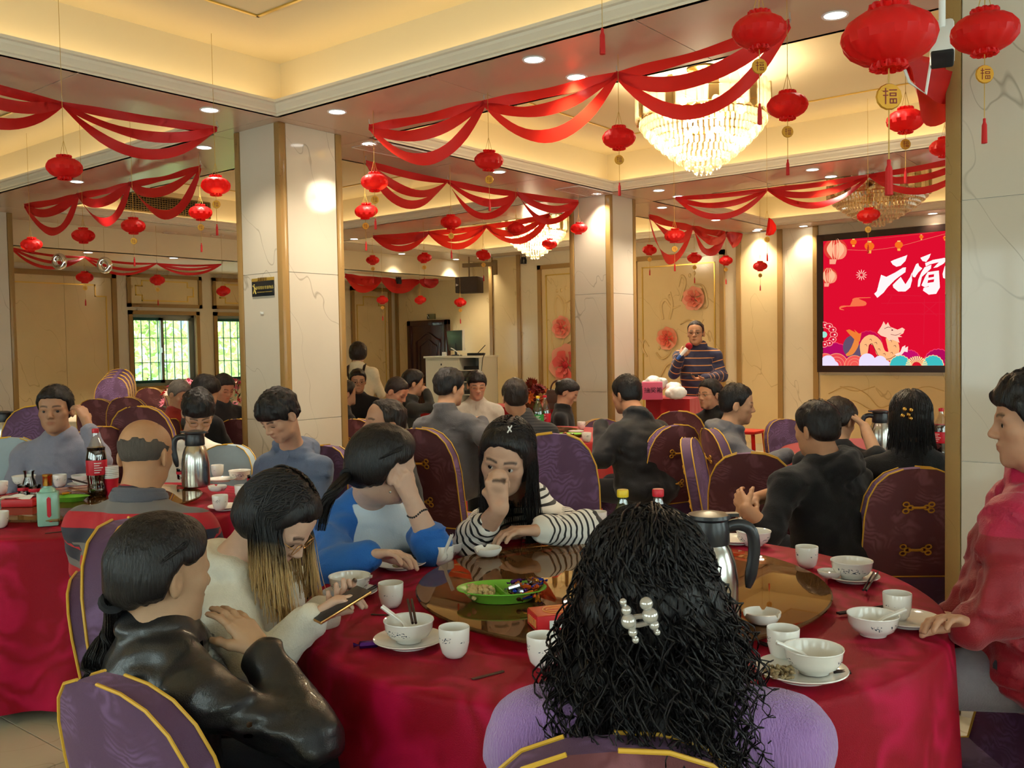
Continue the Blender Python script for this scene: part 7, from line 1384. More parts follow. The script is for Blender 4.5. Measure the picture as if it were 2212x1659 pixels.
# string of small lanterns
poly('printed_cord', band([(480, 435), (700, 438), (950, 405), (1200, 340), (1440, 275)], [4, 4]), (230, 110, 90)); poly('printed_cord', band([(540, 345), (760, 330), (1000, 305), (1300, 270)], [3, 3]), (214, 80, 70))
for x, y, r in ((540, 362, 30), (690, 400, 46), (968, 388, 38), (1180, 312, 20), (1400, 322, 16)): poly('printed_lantern', circ_(x, y, r, r*.85), (236, 106, 30)); poly('printed_lantern_cap', [(x-r*.4, y+r*.9), (x+r*.4, y+r*.9), (x+r*.35, y+r*1.5), (x-r*.35, y+r*1.5)], (246, 170, 70)); poly('printed_lantern_cap', [(x-r*.4, y-r*1.05), (x+r*.4, y-r*1.05), (x+r*.4, y-r*.75), (x-r*.4, y-r*.75)], (246, 190, 110))
for x, y, r in ((370, 430, 112), (305, 680, 82)):
    poly('printed_lantern', circ_(x, y, r, r*.92), (214, 60, 50)); poly('printed_lantern_glow', circ_(x+r*.35, y+r*.15, r*.6, r*.7), (240, 140, 110))
    for k_ in (-.6, -.2, .2, .6): poly('printed_rib', band([(x+k_*r*.3, y-r*.9), (x+k_*r*1.2, y), (x+k_*r*.3, y+r*.9)], [4, 4]), (246, 180, 140))
    poly('printed_lantern_cap', [(x-r*.5, y+r*.85), (x+r*.1, y+r*.85), (x, y+r*1.25), (x-r*.5, y+r*1.25)], (240, 160, 130))
for a in range(12): poly('printed_firework', band([(615+14*math.cos(a*.5236), 672+14*math.sin(a*.5236)), (615+32*math.cos(a*.5236), 672+32*math.sin(a*.5236)), (615+52*math.cos(a*.5236), 672+52*math.sin(a*.5236))], [4, 8, 4]), (250, 200, 180))
poly('printed_swirl', band([(700, 885), (560, 892), (540, 915), (640, 925), (645, 955), (520, 965), (430, 968), (412, 990), (450, 1003)], [6, 10, 14, 16, 14, 10, 10, 14, 5]), (236, 110, 70)); 
# calligraphy
CW = (250, 226, 226)
for pts in ([(890, 545), (920, 530), (1048, 484), (1030, 540), (985, 585), (945, 595), (910, 575)], [(800, 670), (850, 690), (940, 645), (1005, 603), (1035, 600), (1030, 645), (980, 680), (930, 720), (860, 790), (825, 838), (765, 888), (735, 850), (760, 825), (820, 790), (880, 735), (905, 705), (850, 722), (815, 715)], [(985, 690), (1000, 720), (960, 775), (985, 790), (1030, 760), (1075, 690), (1088, 650), (1093, 720), (1075, 790), (1030, 828), (960, 828), (915, 790), (910, 765)],
            [(1170, 510), (1270, 470), (1255, 510), (1225, 550), (1190, 540)], [(1090, 660), (1130, 570), (1150, 560), (1160, 590), (1190, 610), (1150, 650), (1120, 695), (1100, 690)], [(1215, 560), (1290, 530), (1400, 510), (1418, 530), (1390, 565), (1330, 600), (1292, 606), (1345, 552), (1262, 572), (1222, 592)], [(1210, 600), (1275, 575), (1270, 612), (1230, 650), (1185, 690), (1165, 780), (1145, 785), (1150, 720), (1178, 650)], [(1240, 645), (1345, 630), (1348, 700), (1355, 790), (1320, 850), (1250, 858), (1195, 820), (1200, 795), (1270, 800), (1290, 770), (1250, 775), (1215, 790), (1180, 770), (1215, 690)], [(1380, 660), (1400, 590), (1440, 560), (1500, 600), (1510, 690), (1440, 720), (1385, 700)]): poly('calligraphy_stroke', pts, CW, 1.1)
for pts in ([(1248, 672), (1300, 664), (1298, 690), (1246, 698)], [(1244, 722), (1300, 712), (1298, 738), (1238, 748)]): poly('calligraphy_gap', pts, (214, 14, 46))
# lattice pattern hint
for x0, y0, x1, y1 in ((790, 1040, 1400, 1040), (800, 940, 1400, 930), (850, 860, 1180, 870), (1350, 860, 1350, 1400), (1210, 900, 1200, 1330), (1180, 930, 1330, 1060), (1330, 930, 1190, 1050), (860, 950, 900, 870)): poly('printed_lattice', band([(x0, y0), ((x0+x1)/2, (y0+y1)/2), (x1, y1)], [8, 8]), (212, 22, 50))
# flowers, fans, clouds
def scal(x, y, r, n, col_, rim=None, a0=180, a1=360):
    if rim: poly('printed_fan', [(x, y)]+[(x+(r+8+8*abs(math.sin(n*math.radians(a)*.5)))*math.cos(math.radians(a)), y+(r+8+8*abs(math.sin(n*math.radians(a)*.5)))*math.sin(math.radians(a))) for a in np.linspace(a0, a1, 60)], rim)
    poly('printed_fan', [(x, y)]+[(x+(r+8*abs(math.sin(n*math.radians(a)*.5)))*math.cos(math.radians(a)), y+(r+8*abs(math.sin(n*math.radians(a)*.5)))*math.sin(math.radians(a))) for a in np.linspace(a0, a1, 60)], col_)
scal(350, 1500, 180, 20, (176, 10, 90), (230, 60, 100)); scal(1070, 1480, 90, 20, (190, 14, 100), (230, 60, 100)); scal(1340, 1510, 130, 22, (170, 10, 84), (230, 60, 100)); poly('printed_moon', circ_(540, 1350, 100, 110), (96, 76, 100)); scal(680, 1330, 120, 20, (190, 10, 70), (214, 40, 80))
for a in range(-90, 100, 30): x, y = 262+92*math.cos(math.radians(a)), 1235+92*math.sin(math.radians(a)); poly('printed_petal', circ_(x, y, 38, 30), (240, 150, 140)); poly('printed_petal', circ_(x, y, 31, 23), (206, 20, 50)); poly('printed_petal', circ_(x+8, y, 9, 9), (248, 200, 200))
poly('printed_flower_eye', circ_(262, 1235, 30), (150, 220, 200))
# dragon
DC = (244, 176, 120)
poly('dragon_body', band([(470, 1430), (520, 1400), (560, 1330), (575, 1250)], [20, 50, 56, 40]), (226, 130, 60)); poly('dragon_tail', [(560, 1290), (500, 1230), (470, 1195), (530, 1215), (500, 1185), (560, 1215), (545, 1185), (590, 1225), (615, 1220), (600, 1300)], (230, 120, 50))
poly('dragon_body', band([(640, 1430), (640, 1330), (700, 1275), (765, 1320), (800, 1410), (870, 1440), (930, 1400), (925, 1320), (870, 1250)], [60, 80, 84, 84, 84, 84, 80, 76, 70]), DC); poly('dragon_belly', band([(690, 1430), (690, 1345), (715, 1320), (745, 1380), (790, 1450), (870, 1466), (940, 1430)], [5, 5, 5, 5, 5, 5, 5]), (90, 24, 40))
poly('dragon_head', [(765, 1215), (800, 1160), (825, 1110), (845, 1145), (865, 1118), (885, 1160), (955, 1188), (1000, 1168), (1024, 1185), (1010, 1222), (950, 1232), (1000, 1256), (935, 1262), (975, 1312), (905, 1282), (880, 1300), (850, 1262), (800, 1245)], (250, 196, 170))
poly('dragon_eye', circ_(905, 1192, 9, 6), (90, 24, 40)); poly('dragon_brow', band([(830, 1180), (865, 1165), (900, 1172)], [4, 6, 3]), (120, 30, 50)); poly('dragon_jaw', band([(890, 1232), (940, 1240), (990, 1220)], [4, 5, 3]), (120, 30, 50))
poly('dragon_claw', [(930, 1420), (980, 1400), (1000, 1350), (1030, 1335), (1025, 1360), (1055, 1345), (1040, 1375), (1050, 1400), (1020, 1395), (990, 1430), (950, 1450)], (250, 214, 206))
for x, y in ((655, 1340), (700, 1290), (750, 1320), (780, 1380), (830, 1425), (900, 1415), (930, 1350), (890, 1300)): poly('dragon_scale', band([(x-12, y-8), (x+4, y-12), (x+12, y+6)], [3, 5, 3]), (110, 30, 40))
for x, y, r, c in ((270, 1500, 90, (236, 90, 80)), (380, 1520, 110, (226, 70, 76)), (550, 1525, 96, (232, 86, 80))):
    for k_, cc in ((1, (240, 150, 110)), (.94, c), (.7, (240, 130, 110)), (.64, c), (.42, (240, 130, 110)), (.36, c)): poly('printed_cloud_ring', [(x+r*k_, 1530)]+[(x+r*k_*math.cos(a), y-r*k_*math.sin(a)) for a in np.linspace(.02, math.pi-.02, 24)]+[(x-r*k_, 1530)], cc)
for x, y, r in ((300, 1500, 70), (670, 1490, 78), (790, 1500, 66), (350, 1530, 50), (850, 1520, 40)): poly('printed_cloud', [(min(x+r, 1600), 1530)]+[(x+r*math.cos(a), y-r*math.sin(a)) for a in np.linspace(0, math.pi, 24)]+[(x-r, 1530)], (226, 214, 240))
for x, r in ((980, 90), (1290, 90)): scal(x, 1530, r, 18, (60, 180, 184), (230, 200, 150), 182, 358)
for i in range(15): a = math.radians(184+i*12.3); b = math.radians(184+i*12.3+7.5); poly('printed_fan_rib', [(1135, 1530), (1135+104*math.cos(a), 1530+92*math.sin(a)), (1135+104*math.cos(b), 1530+92*math.sin(b))], (250, 220, 150))
poly('printed_fan_hub', [(1180, 1530)]+[(1135+42*math.cos(a), 1530-38*math.sin(a)) for a in np.linspace(0, math.pi, 16)]+[(1090, 1530)], (206, 20, 40))
# ------------------------------------------------------------------ relief roses and vines on the stage wall
M_vine = mat('beige_relief', srgb(206, 178, 124), rough=0.5); XP = XS-0.014
def wp(u, v, off=0.0): return np.array(atx(u, v, XP-off))
def vine(pts, r=.021): MB().tube(catmull([wp(u, v, .004) for u, v in pts], 24), np.concatenate([np.linspace(r, r*1.2, 12), np.linspace(r*1.2, r*.35, 12)]), 8, flat=.6).build('vine_relief', M_vine, w_stage)
for pts in ([(1206, 712), (1198, 660), (1205, 640), (1217, 665), (1212, 712)], [(1214, 712), (1222, 660), (1213, 640)], [(1221, 655), (1236, 650), (1240, 690), (1228, 712)], [(1230, 705), (1243, 680), (1250, 650), (1262, 640)], [(1232, 690), (1246, 690), (1256, 672)], [(1216, 750), (1225, 742), (1240, 735), (1252, 748), (1262, 730)], [(1200, 780), (1192, 740), (1190, 700)], [(1208, 780), (1214, 745), (1218, 730)],
            [(1432, 690), (1428, 660), (1438, 648), (1452, 665), (1470, 660)], [(1446, 690), (1452, 660), (1448, 630)], [(1470, 650), (1480, 610), (1472, 596), (1466, 620)], [(1398, 770), (1388, 750), (1392, 735), (1402, 748)], [(1418, 762), (1430, 775), (1446, 765), (1452, 748)], [(1470, 700), (1490, 690), (1510, 700), (1520, 690)], [(1424, 820), (1440, 790), (1466, 780)], [(1475, 830), (1462, 800), (1440, 792)], [(1500, 612), (1520, 620), (1528, 660), (1512, 668)]): vine(pts)
for u, v in ((1203, 628), (1212, 627), (1222, 622), (1432, 652), (1446, 640), (1424, 752), (1433, 748), (1390, 760), (1490, 595), (1500, 590)): MB().ball(wp(u, v, .0), .032, 10, 8, sc=(.4, .7, 1.0)).build('bud_relief', M_vine, w_stage)
def rose(u, v, w, lab, c0, c1, c2):
    R_ = w/2*float(np.linalg.norm(wp(u+1, v)-wp(u, v))); p = wp(u, v); rn_ = random.Random(int(u)); cols = [mat('rose_%d%d' % (int(u), i), srgb(*c), rough=0.5) for i, c in enumerate((c0, c1, c2))]
    root = MB().ball((0, 0, 0), R_*.16, 10, 8, sc=(.6, 1, 1)).build('rose_relief', cols[2], w_stage); root.location = p+np.array([-.05*R_/.2, 0, 0]); root['label'] = lab
    for ring, (n, rad, sz, dep) in enumerate(((7, .68, .48, .0), (6, .46, .40, .03), (5, .27, .28, .055), (4, .12, .18, .075))):
        for i in range(n):
            a = 6.283*(i+.37*ring)/n+rn_.uniform(-.15, .15); rows = []
            for q in np.linspace(0, 1, 6):
                row = []
                for b in np.linspace(-1, 1, 7):
                    ang = a+b*sz*1.15*(.5+.5*q); rr = R_*(rad*.3+(rad*.7+sz*.45)*q)*(1-.12*b*b*q)*(1+.03*math.sin(b*5+i)); row.append((.05*R_/.2-(dep+.035*q*q)*R_/.25-.012*math.cos(b*2), rr*math.sin(ang), rr*math.cos(ang)))
                rows.append(row)
            MB().grid(np.array(rows)).build('petal', cols[0] if ring == 0 else (cols[1] if ring < 3 else cols[2]), root)
rose(1215, 707, 46, 'pink relief rose high on the left panel', (232, 150, 124), (226, 110, 92), (196, 60, 56)); rose(1228, 788, 84, 'big red relief rose low on the left panel', (232, 160, 136), (216, 90, 84), (180, 24, 40)); rose(1443, 731, 50, 'orange-pink relief rose left of the speaking man', (232, 150, 118), (226, 104, 80), (200, 54, 46)); rose(1500, 645, 54, 'pale pink relief rose above the speaking man', (232, 160, 130), (226, 124, 100), (200, 76, 66))
# carved wave relief under the screen
M_wave = mat('carved_panel', srgb(206, 172, 112), rough=0.5)
for pts in ([(1790, 850), (1830, 835), (1870, 850), (1900, 880), (1930, 870)], [(1800, 880), (1840, 865), (1880, 885), (1920, 900)], [(1815, 835), (1850, 845), (1890, 835)], [(1960, 850), (2000, 835), (2040, 845)]): MB().tube(catmull([np.array(atx(u, v, XS-.014)) for u, v in pts], 20), .012, 6, flat=.5).build('wave_relief', M_wave, w_stage)
# ------------------------------------------------------------------ door alcove
M_door = mat('dark_red_wood', srgb(52, 20, 16), rough=0.25, noise=0.2, nscale=20, coat=0.4)
dl = float(atx(887, 800, XD)[1]); dr = float(atx(975, 800, XD)[1]); dz = float(atx(930, 692, XD)[2]); d = tag(bpy.data.objects.new('door_1', None), kind='structure'); COL.objects.link(d); d.location = (XD, (dl+dr)/2, 0); wd = abs(dl-dr)
fm = MB()
for lo, hi in (((-.08, -wd/2, 0), (0, -wd/2+.1, dz)), ((-.08, wd/2-.1, 0), (0, wd/2, dz)), ((-.08, -wd/2, dz-.1), (0, wd/2, dz))): fm.bb(lo, hi)
fm.build('door_frame', M_door, d, smooth=False, bevel=.012); MB().bb((-.045, -wd/2+.1, 0), (-.005, wd/2-.1, dz-.1)).build('door_leaf', M_door, d, smooth=False)
for (z0, z1) in ((.15, .85), (.95, dz-.25)):
    w_ = wd/2-.22; arch = [(-w_, z0), (w_, z0), (w_, z1-.18)]+[(w_*math.cos(a)*(1 if a < 1.57 else 1), z1-.18+.16*math.sin(a)+.03*math.cos(4*a)) for a in np.linspace(.2, 2.94, 14)]+[(-w_, z1-.18)]; MB().tube([(-.05, x, z) for x, z in arch], .018, 8, closed=True).tube([(-.05, x*.7, z0+(z-z0)*.75+.08) for x, z in arch], .012, 8, closed=True).build('door_moulding', M_door, d)
MB().tube([(-.06, wd/2-.2, 1.0), (-.09, wd/2-.2, 1.0), (-.09, wd/2-.3, 1.0)], .012, 8).build('door_handle', M_brass, d)
p = np.array(atx(933, 684, XD)); t = thing('exit_sign', 'small green exit sign above the dark door', 'sign', p); MB().box((-.015, 0, 0), (.03, .2, .1)).build('sign_box', mat('exit_sign_face', srgb(110, 104, 60), rough=0.4), t, smooth=False); MB().box((-.032, .065, 0), (.003, .05, .075)).build('pictogram_field', mat('exit_dark', srgb(30, 36, 22), rough=0.4), t, smooth=False); MB().tube([(-.034, .08, .025), (-.034, .065, 0), (-.034, .05, -.025)], .005, 5).ball((-.034, .085, .03), .007, 6, 4).build('running_figure', M_white, t)
# equipment cabinet, monitor, router
M_cab = mat('grey_white_cabinet', srgb(196, 196, 180), rough=0.4); xc = 11.9
ca = at(938, 770, 14.8); cb_ = at(1057, 770, 14.3); cc = (np.array(ca)+np.array(cb_))/2; wv_ = float(np.linalg.norm((np.array(ca)-np.array(cb_))[:2])); zc = float(cc[2]); rz = math.atan2(*( (np.array(cb_)-np.array(ca))[1::-1]))
t = thing('equipment_cabinet', 'grey equipment cabinet with open rack beside the dark door', 'cabinet', (cc[0], cc[1], 0), rz); fm = MB()
fm.bb((-wv_/2, -.25, 0), (wv_*.12, .25, zc-.02)); fm.build('closed_body', M_cab, t, smooth=False, bevel=.006); MB().bb((-wv_/2+.04, -.262, .06), (wv_*.1, -.25, zc-.06)).build('cabinet_door', M_cab, t, smooth=False); MB().box((-wv_*.2, -.266, zc-.12), (.02, .01, .03)).build('lock', M_black, t, smooth=False); MB().bb((-wv_/2-.02, -.28, zc-.02), (wv_/2, .28, zc+.012)).build('worktop', M_cab, t, smooth=False, bevel=.004)
for lo, hi in (((wv_*.46, -.25, 0), (wv_*.5, .25, zc-.02)), ((wv_*.12, .23, 0), (wv_*.5, .25, zc-.02))): MB().bb(lo, hi).build('rack_panel', M_cab, t, smooth=False)
for z in (zc-.22, zc-.4, zc-.6): MB().bb((wv_*.12, -.22, z), (wv_*.46, .23, z+.012)).build('shelf', M_cab, t, smooth=False); MB().bb((wv_*.14, -.15, z+.014), (wv_*.42, .1, z+.07)).build('rack_unit', M_black, t, smooth=False)
b_ = np.array([cc[0], cc[1], zc+.013]); Rc = Rz(rz)
t = thing('monitor', 'black monitor turned away on the equipment cabinet', 'monitor', b_+Rc@np.array([-.1, 0, 0]), rz-.5); MB().box((0, 0, .24), (.5, .03, .32), R=np.array(Euler((.12, 0, 0)).to_matrix())).build('panel_back', M_black, t, bevel=.008); MB().box((.252, 0.0, .24), (.012, .04, .33)).build('light_edge', M_white, t, smooth=False); MB().lathe([(0, 0), (.1, 0), (.1, .01), (.02, .02), (.018, .2), (0, .2)], 16).build('stand', M_black, t)
t = thing('router', 'black router with one raised antenna on the cabinet', 'router', b_+Rc@np.array([.3, -.05, 0]), rz); MB().box((0, 0, .02), (.24, .14, .04)).build('router_case', M_black, t, bevel=.006); MB().tube([(.0, .05, .03), (.14, .06, .16)], .006, 6).build('antenna', M_black, t); MB().tube(catmull([(.12, 0, .02), (.2, -.05, .03), (.22, -.16, -.05), (.21, -.2, -.3)], 14), .006, 6).build('cable', M_black, t)
t = thing('desk_lamp_arm', 'white bendy cable lying before the monitor', 'cable', b_+Rc@np.array([0, -.2, 0]), rz); MB().tube(catmull([(-.06, 0, .12), (0, -.02, .1), (.08, -.02, .05), (.1, 0, .01)], 14), .008, 6).build('cable_body', M_white, t); MB().box((-.2, .02, .03), (.06, .05, .06)).build('plug_box', M_white, t, bevel=.005)
# hanging loudspeaker
p = np.array(at(1014, 616, 15.65)); f = hv(-20); rz = math.atan2(f[1], f[0])+math.pi/2; t = thing('loudspeaker', 'brown loudspeaker hanging on a bracket at the alcove corner', 'speaker', p, rz); t.scale = (1.12,)*3; MB().box((0, 0, 0), (.36, .26, .24)).build('cabinet', mat('brown_speaker_cloth', srgb(60, 46, 36), rough=0.8, bump=.3, bscale=400), t, bevel=.01); MB().box((0, -.134, 0), (.345, .01, .225)).build('grille_cloth', mat('brown_speaker_cloth', (0, 0, 0)), t, smooth=False); MB().prism([(-.02, -.02), (.02, 0), (-.02, .02)], (-.14, -.141, 0), (1, 0, 0), (0, 0, 1), (0, -1, 0), .003).build('badge', M_white, t, smooth=False); MB().tube([(0, 0, .12), (0, 0, (S-float(p[2]))/1.12+.005)], .012, 8).box((.15, 0, .3), (.5, .05, .06)).box((.42, 0, .25), (.06, .06, .22)).build('bracket', M_gril, t)
for (u, v, dd, lab) in ((861, 606, 16.0, 'small black spotlight on the low alcove ceiling'), (1131, 562, 15.1, 'small black spotlight at the top of the stage wall')):
    p = np.array(at(u, v, dd)); t = thing('spotlight', lab, 'spotlight', p); MB().lathe([(0, -.06), (.05, -.06), (.055, 0), (.04, .05), (0, .06)], 14).build('lamp_head', M_black, t); MB().tube([(-.06, 0, 0), (-.06, 0, .08), (0, 0, .1), (.06, 0, .08), (.06, 0, 0)], .006, 6).tube([(0, 0, .1), (0, 0, (LOW if p[1] > YB else S)-float(p[2])+.02)], .008, 6).build('yoke', M_black, t)
# ------------------------------------------------------------------ stage tables and what stands on them
def cloth_table(ua, ub, v, d0, d1, label, clabel, depth=.7):
    a = np.array(at(ua, v, d0)); b = np.array(at(ub, v, d1)); z = float((a[2]+b[2])/2); m = (a+b)/2; L_ = float(np.linalg.norm((b-a)[:2])); rz = math.atan2(b[1]-a[1], b[0]-a[0]); t = thing('long_table', label, 'table', (m[0], m[1], 0), rz); MB().bb((-L_/2+.02, .02, z-.03), (L_/2-.02, depth-.02, z-.004)).build('tabletop', M_wood, t, smooth=False)
    for sx in (-1, 1):
        for yy in (.08, depth-.08): MB().bb((sx*(L_/2-.08)-.02, yy-.02, 0), (sx*(L_/2-.08)+.02, yy+.02, z-.03)).build('leg', M_wood, t, smooth=False)
    mb = MB(); N_ = 60; rim = []
    for i in range(N_): a_ = i/N_*4; e = int(a_); f_ = a_-e; pts = [(-L_/2, 0), (L_/2, 0), (L_/2, depth), (-L_/2, depth), (-L_/2, 0)]; rim.append((pts[e][0]+(pts[e+1][0]-pts[e][0])*f_, pts[e][1]+(pts[e+1][1]-pts[e][1])*f_))
    rows = [[(0, depth/2, z+.002)]*N_, [(x, y, z+.002) for x, y in rim]]+[[(x*(1+.015*k_)+.015*k_*math.sin(i*1.9), (y-depth/2)*(1+.06*k_)+depth/2+.015*k_*math.cos(i*1.7), z*(1-k_)+.03*k_) for i, (x, y) in enumerate(rim)] for k_ in (.02, .35, .7, 1.0)]
    o = mb.grid(np.array(rows), wrap=True).build('table_drape', M_redp); o.location = (m[0], m[1], 0); o.rotation_euler = (0, 0, rz); tag(o, clabel, 'tablecloth'); return m, z, rz
m1_, z1_, r1_ = cloth_table(800, 1315, 880, 11.2, 10.4, 'long table before the stage wall carrying the bag and dried flowers', 'plain red drape on the long table with the bag')
m2_, z2_, r2_ = cloth_table(1395, 1490, 862, 9.2, 9.0, 'small table carrying the pink lottery box', 'plain red drape under the pink lottery box', .6)
M_pinkb = mat('pink_card', srgb(206, 84, 118), rough=0.5); p = np.array(at(1409, 862, 8.95)); p[2] = z2_+.004; t = thing('lottery_box', 'pink cardboard box with three dark characters', 'box', p, math.atan2(RTH[1], RTH[0])-.15); MB().box((0, .1, .085), (.2, .2, .17)).build('carton', M_pinkb, t, bevel=.004); 
fc = bpy.data.curves.new('box_text', 'FONT'); fc.body = '抽奖箱'; fc.size = .06; fc.align_x = 'CENTER'; fc.align_y = 'CENTER'; fc.extrude = .001; fo = bpy.data.objects.new('box_text', fc); COL.objects.link(fo); bpy.context.view_layer.update(); dg = bpy.context.evaluated_depsgraph_get(); tme = bpy.data.meshes.new_from_object(fo.evaluated_get(dg)); bpy.data.objects.remove(fo); tme.materials.clear(); tme.materials.append(mat('dark_print', srgb(50, 14, 40), rough=0.6)); o = obj('printed_text', tme, t); o.location = (.01, -.0025, .09); o.rotation_euler = (math.pi/2, 0, 0)
def crumple(p, r, lab, name, m, cat, seed, sc_=(1, 1, .7)):
    fl_ = Field(); g_ = fl_.group(.03); rn_ = random.Random(seed)
    for i in range(6): Field.ell(g_, np.array(p)+np.array([rn_.uniform(-r, r)*.6, rn_.uniform(-r, r)*.6, rn_.uniform(0, r*sc_[2])]), (r*.55, r*.5, r*.5*sc_[2]), None, .03)
    fl_.mod = lambda P, d_: d_-(.02*vnoise(P*26)+.012*np.abs(vnoise(P*50))).astype(np.float32); lo_, hi_ = fl_.bounds(); P_, Q_ = sdf_mesh(fl_, lo_, hi_, .009); o = obj(name, np_mesh(name, P_-np.array(p), Q_, m)); o.location = [float(q) for q in p]; return tag(o, lab, cat)
crumple((*np.array(at(1421, 850, 9.3))[:2], z2_+.09), .14, 'white crumpled bag behind the pink lottery box', 'plastic_bag', M_white, 'bag', 3); crumple((*np.array(at(1458, 862, 9.0))[:2], z2_+.04), .13, 'white cloth lying right of the pink lottery box', 'folded_cloth', M_white, 'cloth', 4)
# handbag
p = np.array(at(1205, 868, 10.25)); p[2] = z1_+.004; t = thing('handbag', 'brown leather handbag with round handles on the red table', 'handbag', p, math.atan2(RTH[1], RTH[0])); M_bag = mat('brown_leather', srgb(84, 52, 36), rough=0.4); MB().add([(-.17, -.07, 0), (.17, -.07, 0), (.17, .07, 0), (-.17, .07, 0), (-.12, -.04, .22), (.12, -.04, .22), (.12, .04, .22), (-.12, .04, .22)], [(0, 3, 2, 1), (4, 5, 6, 7), (0, 1, 5, 4), (1, 2, 6, 5), (2, 3, 7, 6), (3, 0, 4, 7)]).build('bag_body', M_bag, t, bevel=.02); MB().tube([(.08*math.cos(a), -.03, .2+.12*math.sin(a)) for a in np.linspace(0, math.pi, 14)], .009, 8).tube([(.08*math.cos(a), .03, .2+.11*math.sin(a)) for a in np.linspace(0, math.pi, 14)], .009, 8).build('handle', M_bag, t); MB().box((0, -.062, .12), (.26, .012, .1)).build('flap', M_bag, t, bevel=.005); MB().box((.02, -.07, .13), (.03, .006, .015)).build('clasp', M_brass, t, smooth=False)
# dried flower arrangement and floral baskets
def bouquet(p, R_, H_, n, cols, lab, seed, leaf=None, petals=10):
    rn_ = random.Random(seed); t = thing('flower_basket', lab, 'flowers', p); MB().lathe([(0, 0), (R_*.35, 0), (R_*.5, H_*.3), (R_*.48, H_*.32), (0, H_*.28)], 18).build('basket', mat('wicker', srgb(110, 60, 36), rough=0.8, bump=.5, bscale=60), t)
    lf = MB()
    for i in range(n*2):
        a = rn_.uniform(0, 6.28); e = rn_.uniform(.1, 1.4); d_ = np.array([math.cos(a)*math.cos(e), math.sin(a)*math.cos(e), math.sin(e)]); q = np.array([0, 0, H_*.3])+d_*R_*rn_.uniform(.5, 1.05); s2 = np.cross(d_, (0, 0, 1))*.025; lf.add([q, q+d_*.05+s2, q+d_*.1, q+d_*.05-s2], [(0, 1, 2, 3)])
    tag(lf.build('leaves', leaf or mat('dark_leaf', srgb(40, 70, 36), rough=0.6), t, smooth=False), kind='stuff')
    for i in range(n):
        a = rn_.uniform(0, 6.28); e = rn_.uniform(.0, 1.5); d_ = np.array([math.cos(a)*math.cos(e), math.sin(a)*math.cos(e), math.sin(e)]); q = np.array([0, 0, H_*.35])+d_*R_*rn_.uniform(.85, 1.0); B_ = basis(d_ if abs(d_[2]) < .99 else (1, 0, .1)); fm = MB(); rr = rn_.uniform(.05, .085)
        for k_ in range(petals):
            b = 6.283*k_/petals; u2 = B_[:, 0]*math.cos(b)+B_[:, 2]*math.sin(b); v2 = -B_[:, 0]*math.sin(b)+B_[:, 2]*math.cos(b); fm.add([q, q+u2*rr*.6+v2*rr*.22+d_*.015, q+u2*rr+d_*.03, q+u2*rr*.6-v2*rr*.22+d_*.015], [(0, 1, 2, 3)])
        fm.ball(q+d_*.012, rr*.25, 8, 6); fm.build('blossom', cols[i % len(cols)], t, smooth=False)
fl_ = lambda n_, c: mat('blossom_'+n_, srgb(*c), rough=0.6)
pb = np.array(at(1150, 868, 10.6)); pb[2] = z1_+.004; bouquet(pb, .2, .2, 30, [fl_('rust', (150, 40, 20)), fl_('orange', (200, 90, 30)), fl_('wine', (120, 20, 24))], 'dried red-orange flower arrangement on the red stage table', 1, mat('dry_leaf', srgb(120, 60, 30), rough=.7))
for (u, v, dd, lab, sd) in ((410, 868, 12.0, 'pink and red flower basket below the first window', 2), (500, 880, 12.4, 'pink and red flower basket at the big pillar\'s left edge', 3), (455, 850, 12.8, 'pink spiky flower basket under the second window', 4)):
    p = np.array(at(u, v, dd)); p[2] = .55; bouquet(p, .42, .5, 34, [fl_('pink', (226, 130, 150)), fl_('red', (186, 22, 34)), fl_('blush', (230, 180, 160)), fl_('magenta', (206, 70, 120))], lab, sd); tb = thing('basket_stand', 'low stand under the '+lab, 'stand', (p[0], p[1], 0)); MB().lathe([(0, 0), (.16, 0), (.16, .02), (.03, .04), (.03, .5), (.14, .53), (.14, .55), (0, .55)], 14).build('stand_column', M_wood, tb)
# red stools by the wall
for (u, dd, lab) in ((1612, 8.8, 'red plastic stool before the plain wall panel'),):
    p = np.array(at(u, 900, dd)); t = thing('plastic_stool', lab, 'stool', (p[0], p[1], 0)); M_st = mat('red_plastic', srgb(190, 24, 18), rough=.35); MB().box((0, 0, .66), (.3, .3, .03)).build('seat', M_st, t, bevel=.01)
    for sx in (-1, 1):
        for sy_ in (-1, 1): MB().tube([(sx*.12, sy_*.12, .65), (sx*.17, sy_*.17, 0)], .02, 6).build('leg', M_st, t)
# plaque on the big pillar, foil balloons
pa = np.array(atx(568, 620, PX[0][0]-.004)); t = thing('pillar_plaque', 'dark blue and gold notice plaque on the big pillar', 'sign', pa); hw = abs(float(atx(544, 620, PX[0][0])[1]-atx(591, 620, PX[0][0])[1]))/2; hh = abs(float(atx(568, 600, PX[0][0])[2]-atx(568, 640, PX[0][0])[2]))/2
MB().box((0, 0, -hh*.16), (.008, hw*2, hh*1.66)).build('dark_field', mat('plaque_navy', srgb(24, 28, 34), rough=.3), t, bevel=.003); MB().box((0, 0, hh*.82), (.008, hw*2, hh*.34)).build('gold_field', M_gold, t, smooth=False)
def text_mesh(body, size, m):
    fc = bpy.data.curves.new('text', 'FONT'); fc.body = body; fc.size = size; fc.align_x = 'CENTER'; fc.align_y = 'CENTER'; fc.extrude = .0004; fo = bpy.data.objects.new('text', fc); COL.objects.link(fo); bpy.context.view_layer.update(); me = bpy.data.meshes.new_from_object(fo.evaluated_get(bpy.context.evaluated_depsgraph_get())); bpy.data.objects.remove(fo); me.materials.clear(); me.materials.append(m); return me
M_ptxt = mat('plaque_gold_text', srgb(190, 170, 90), rough=.35)
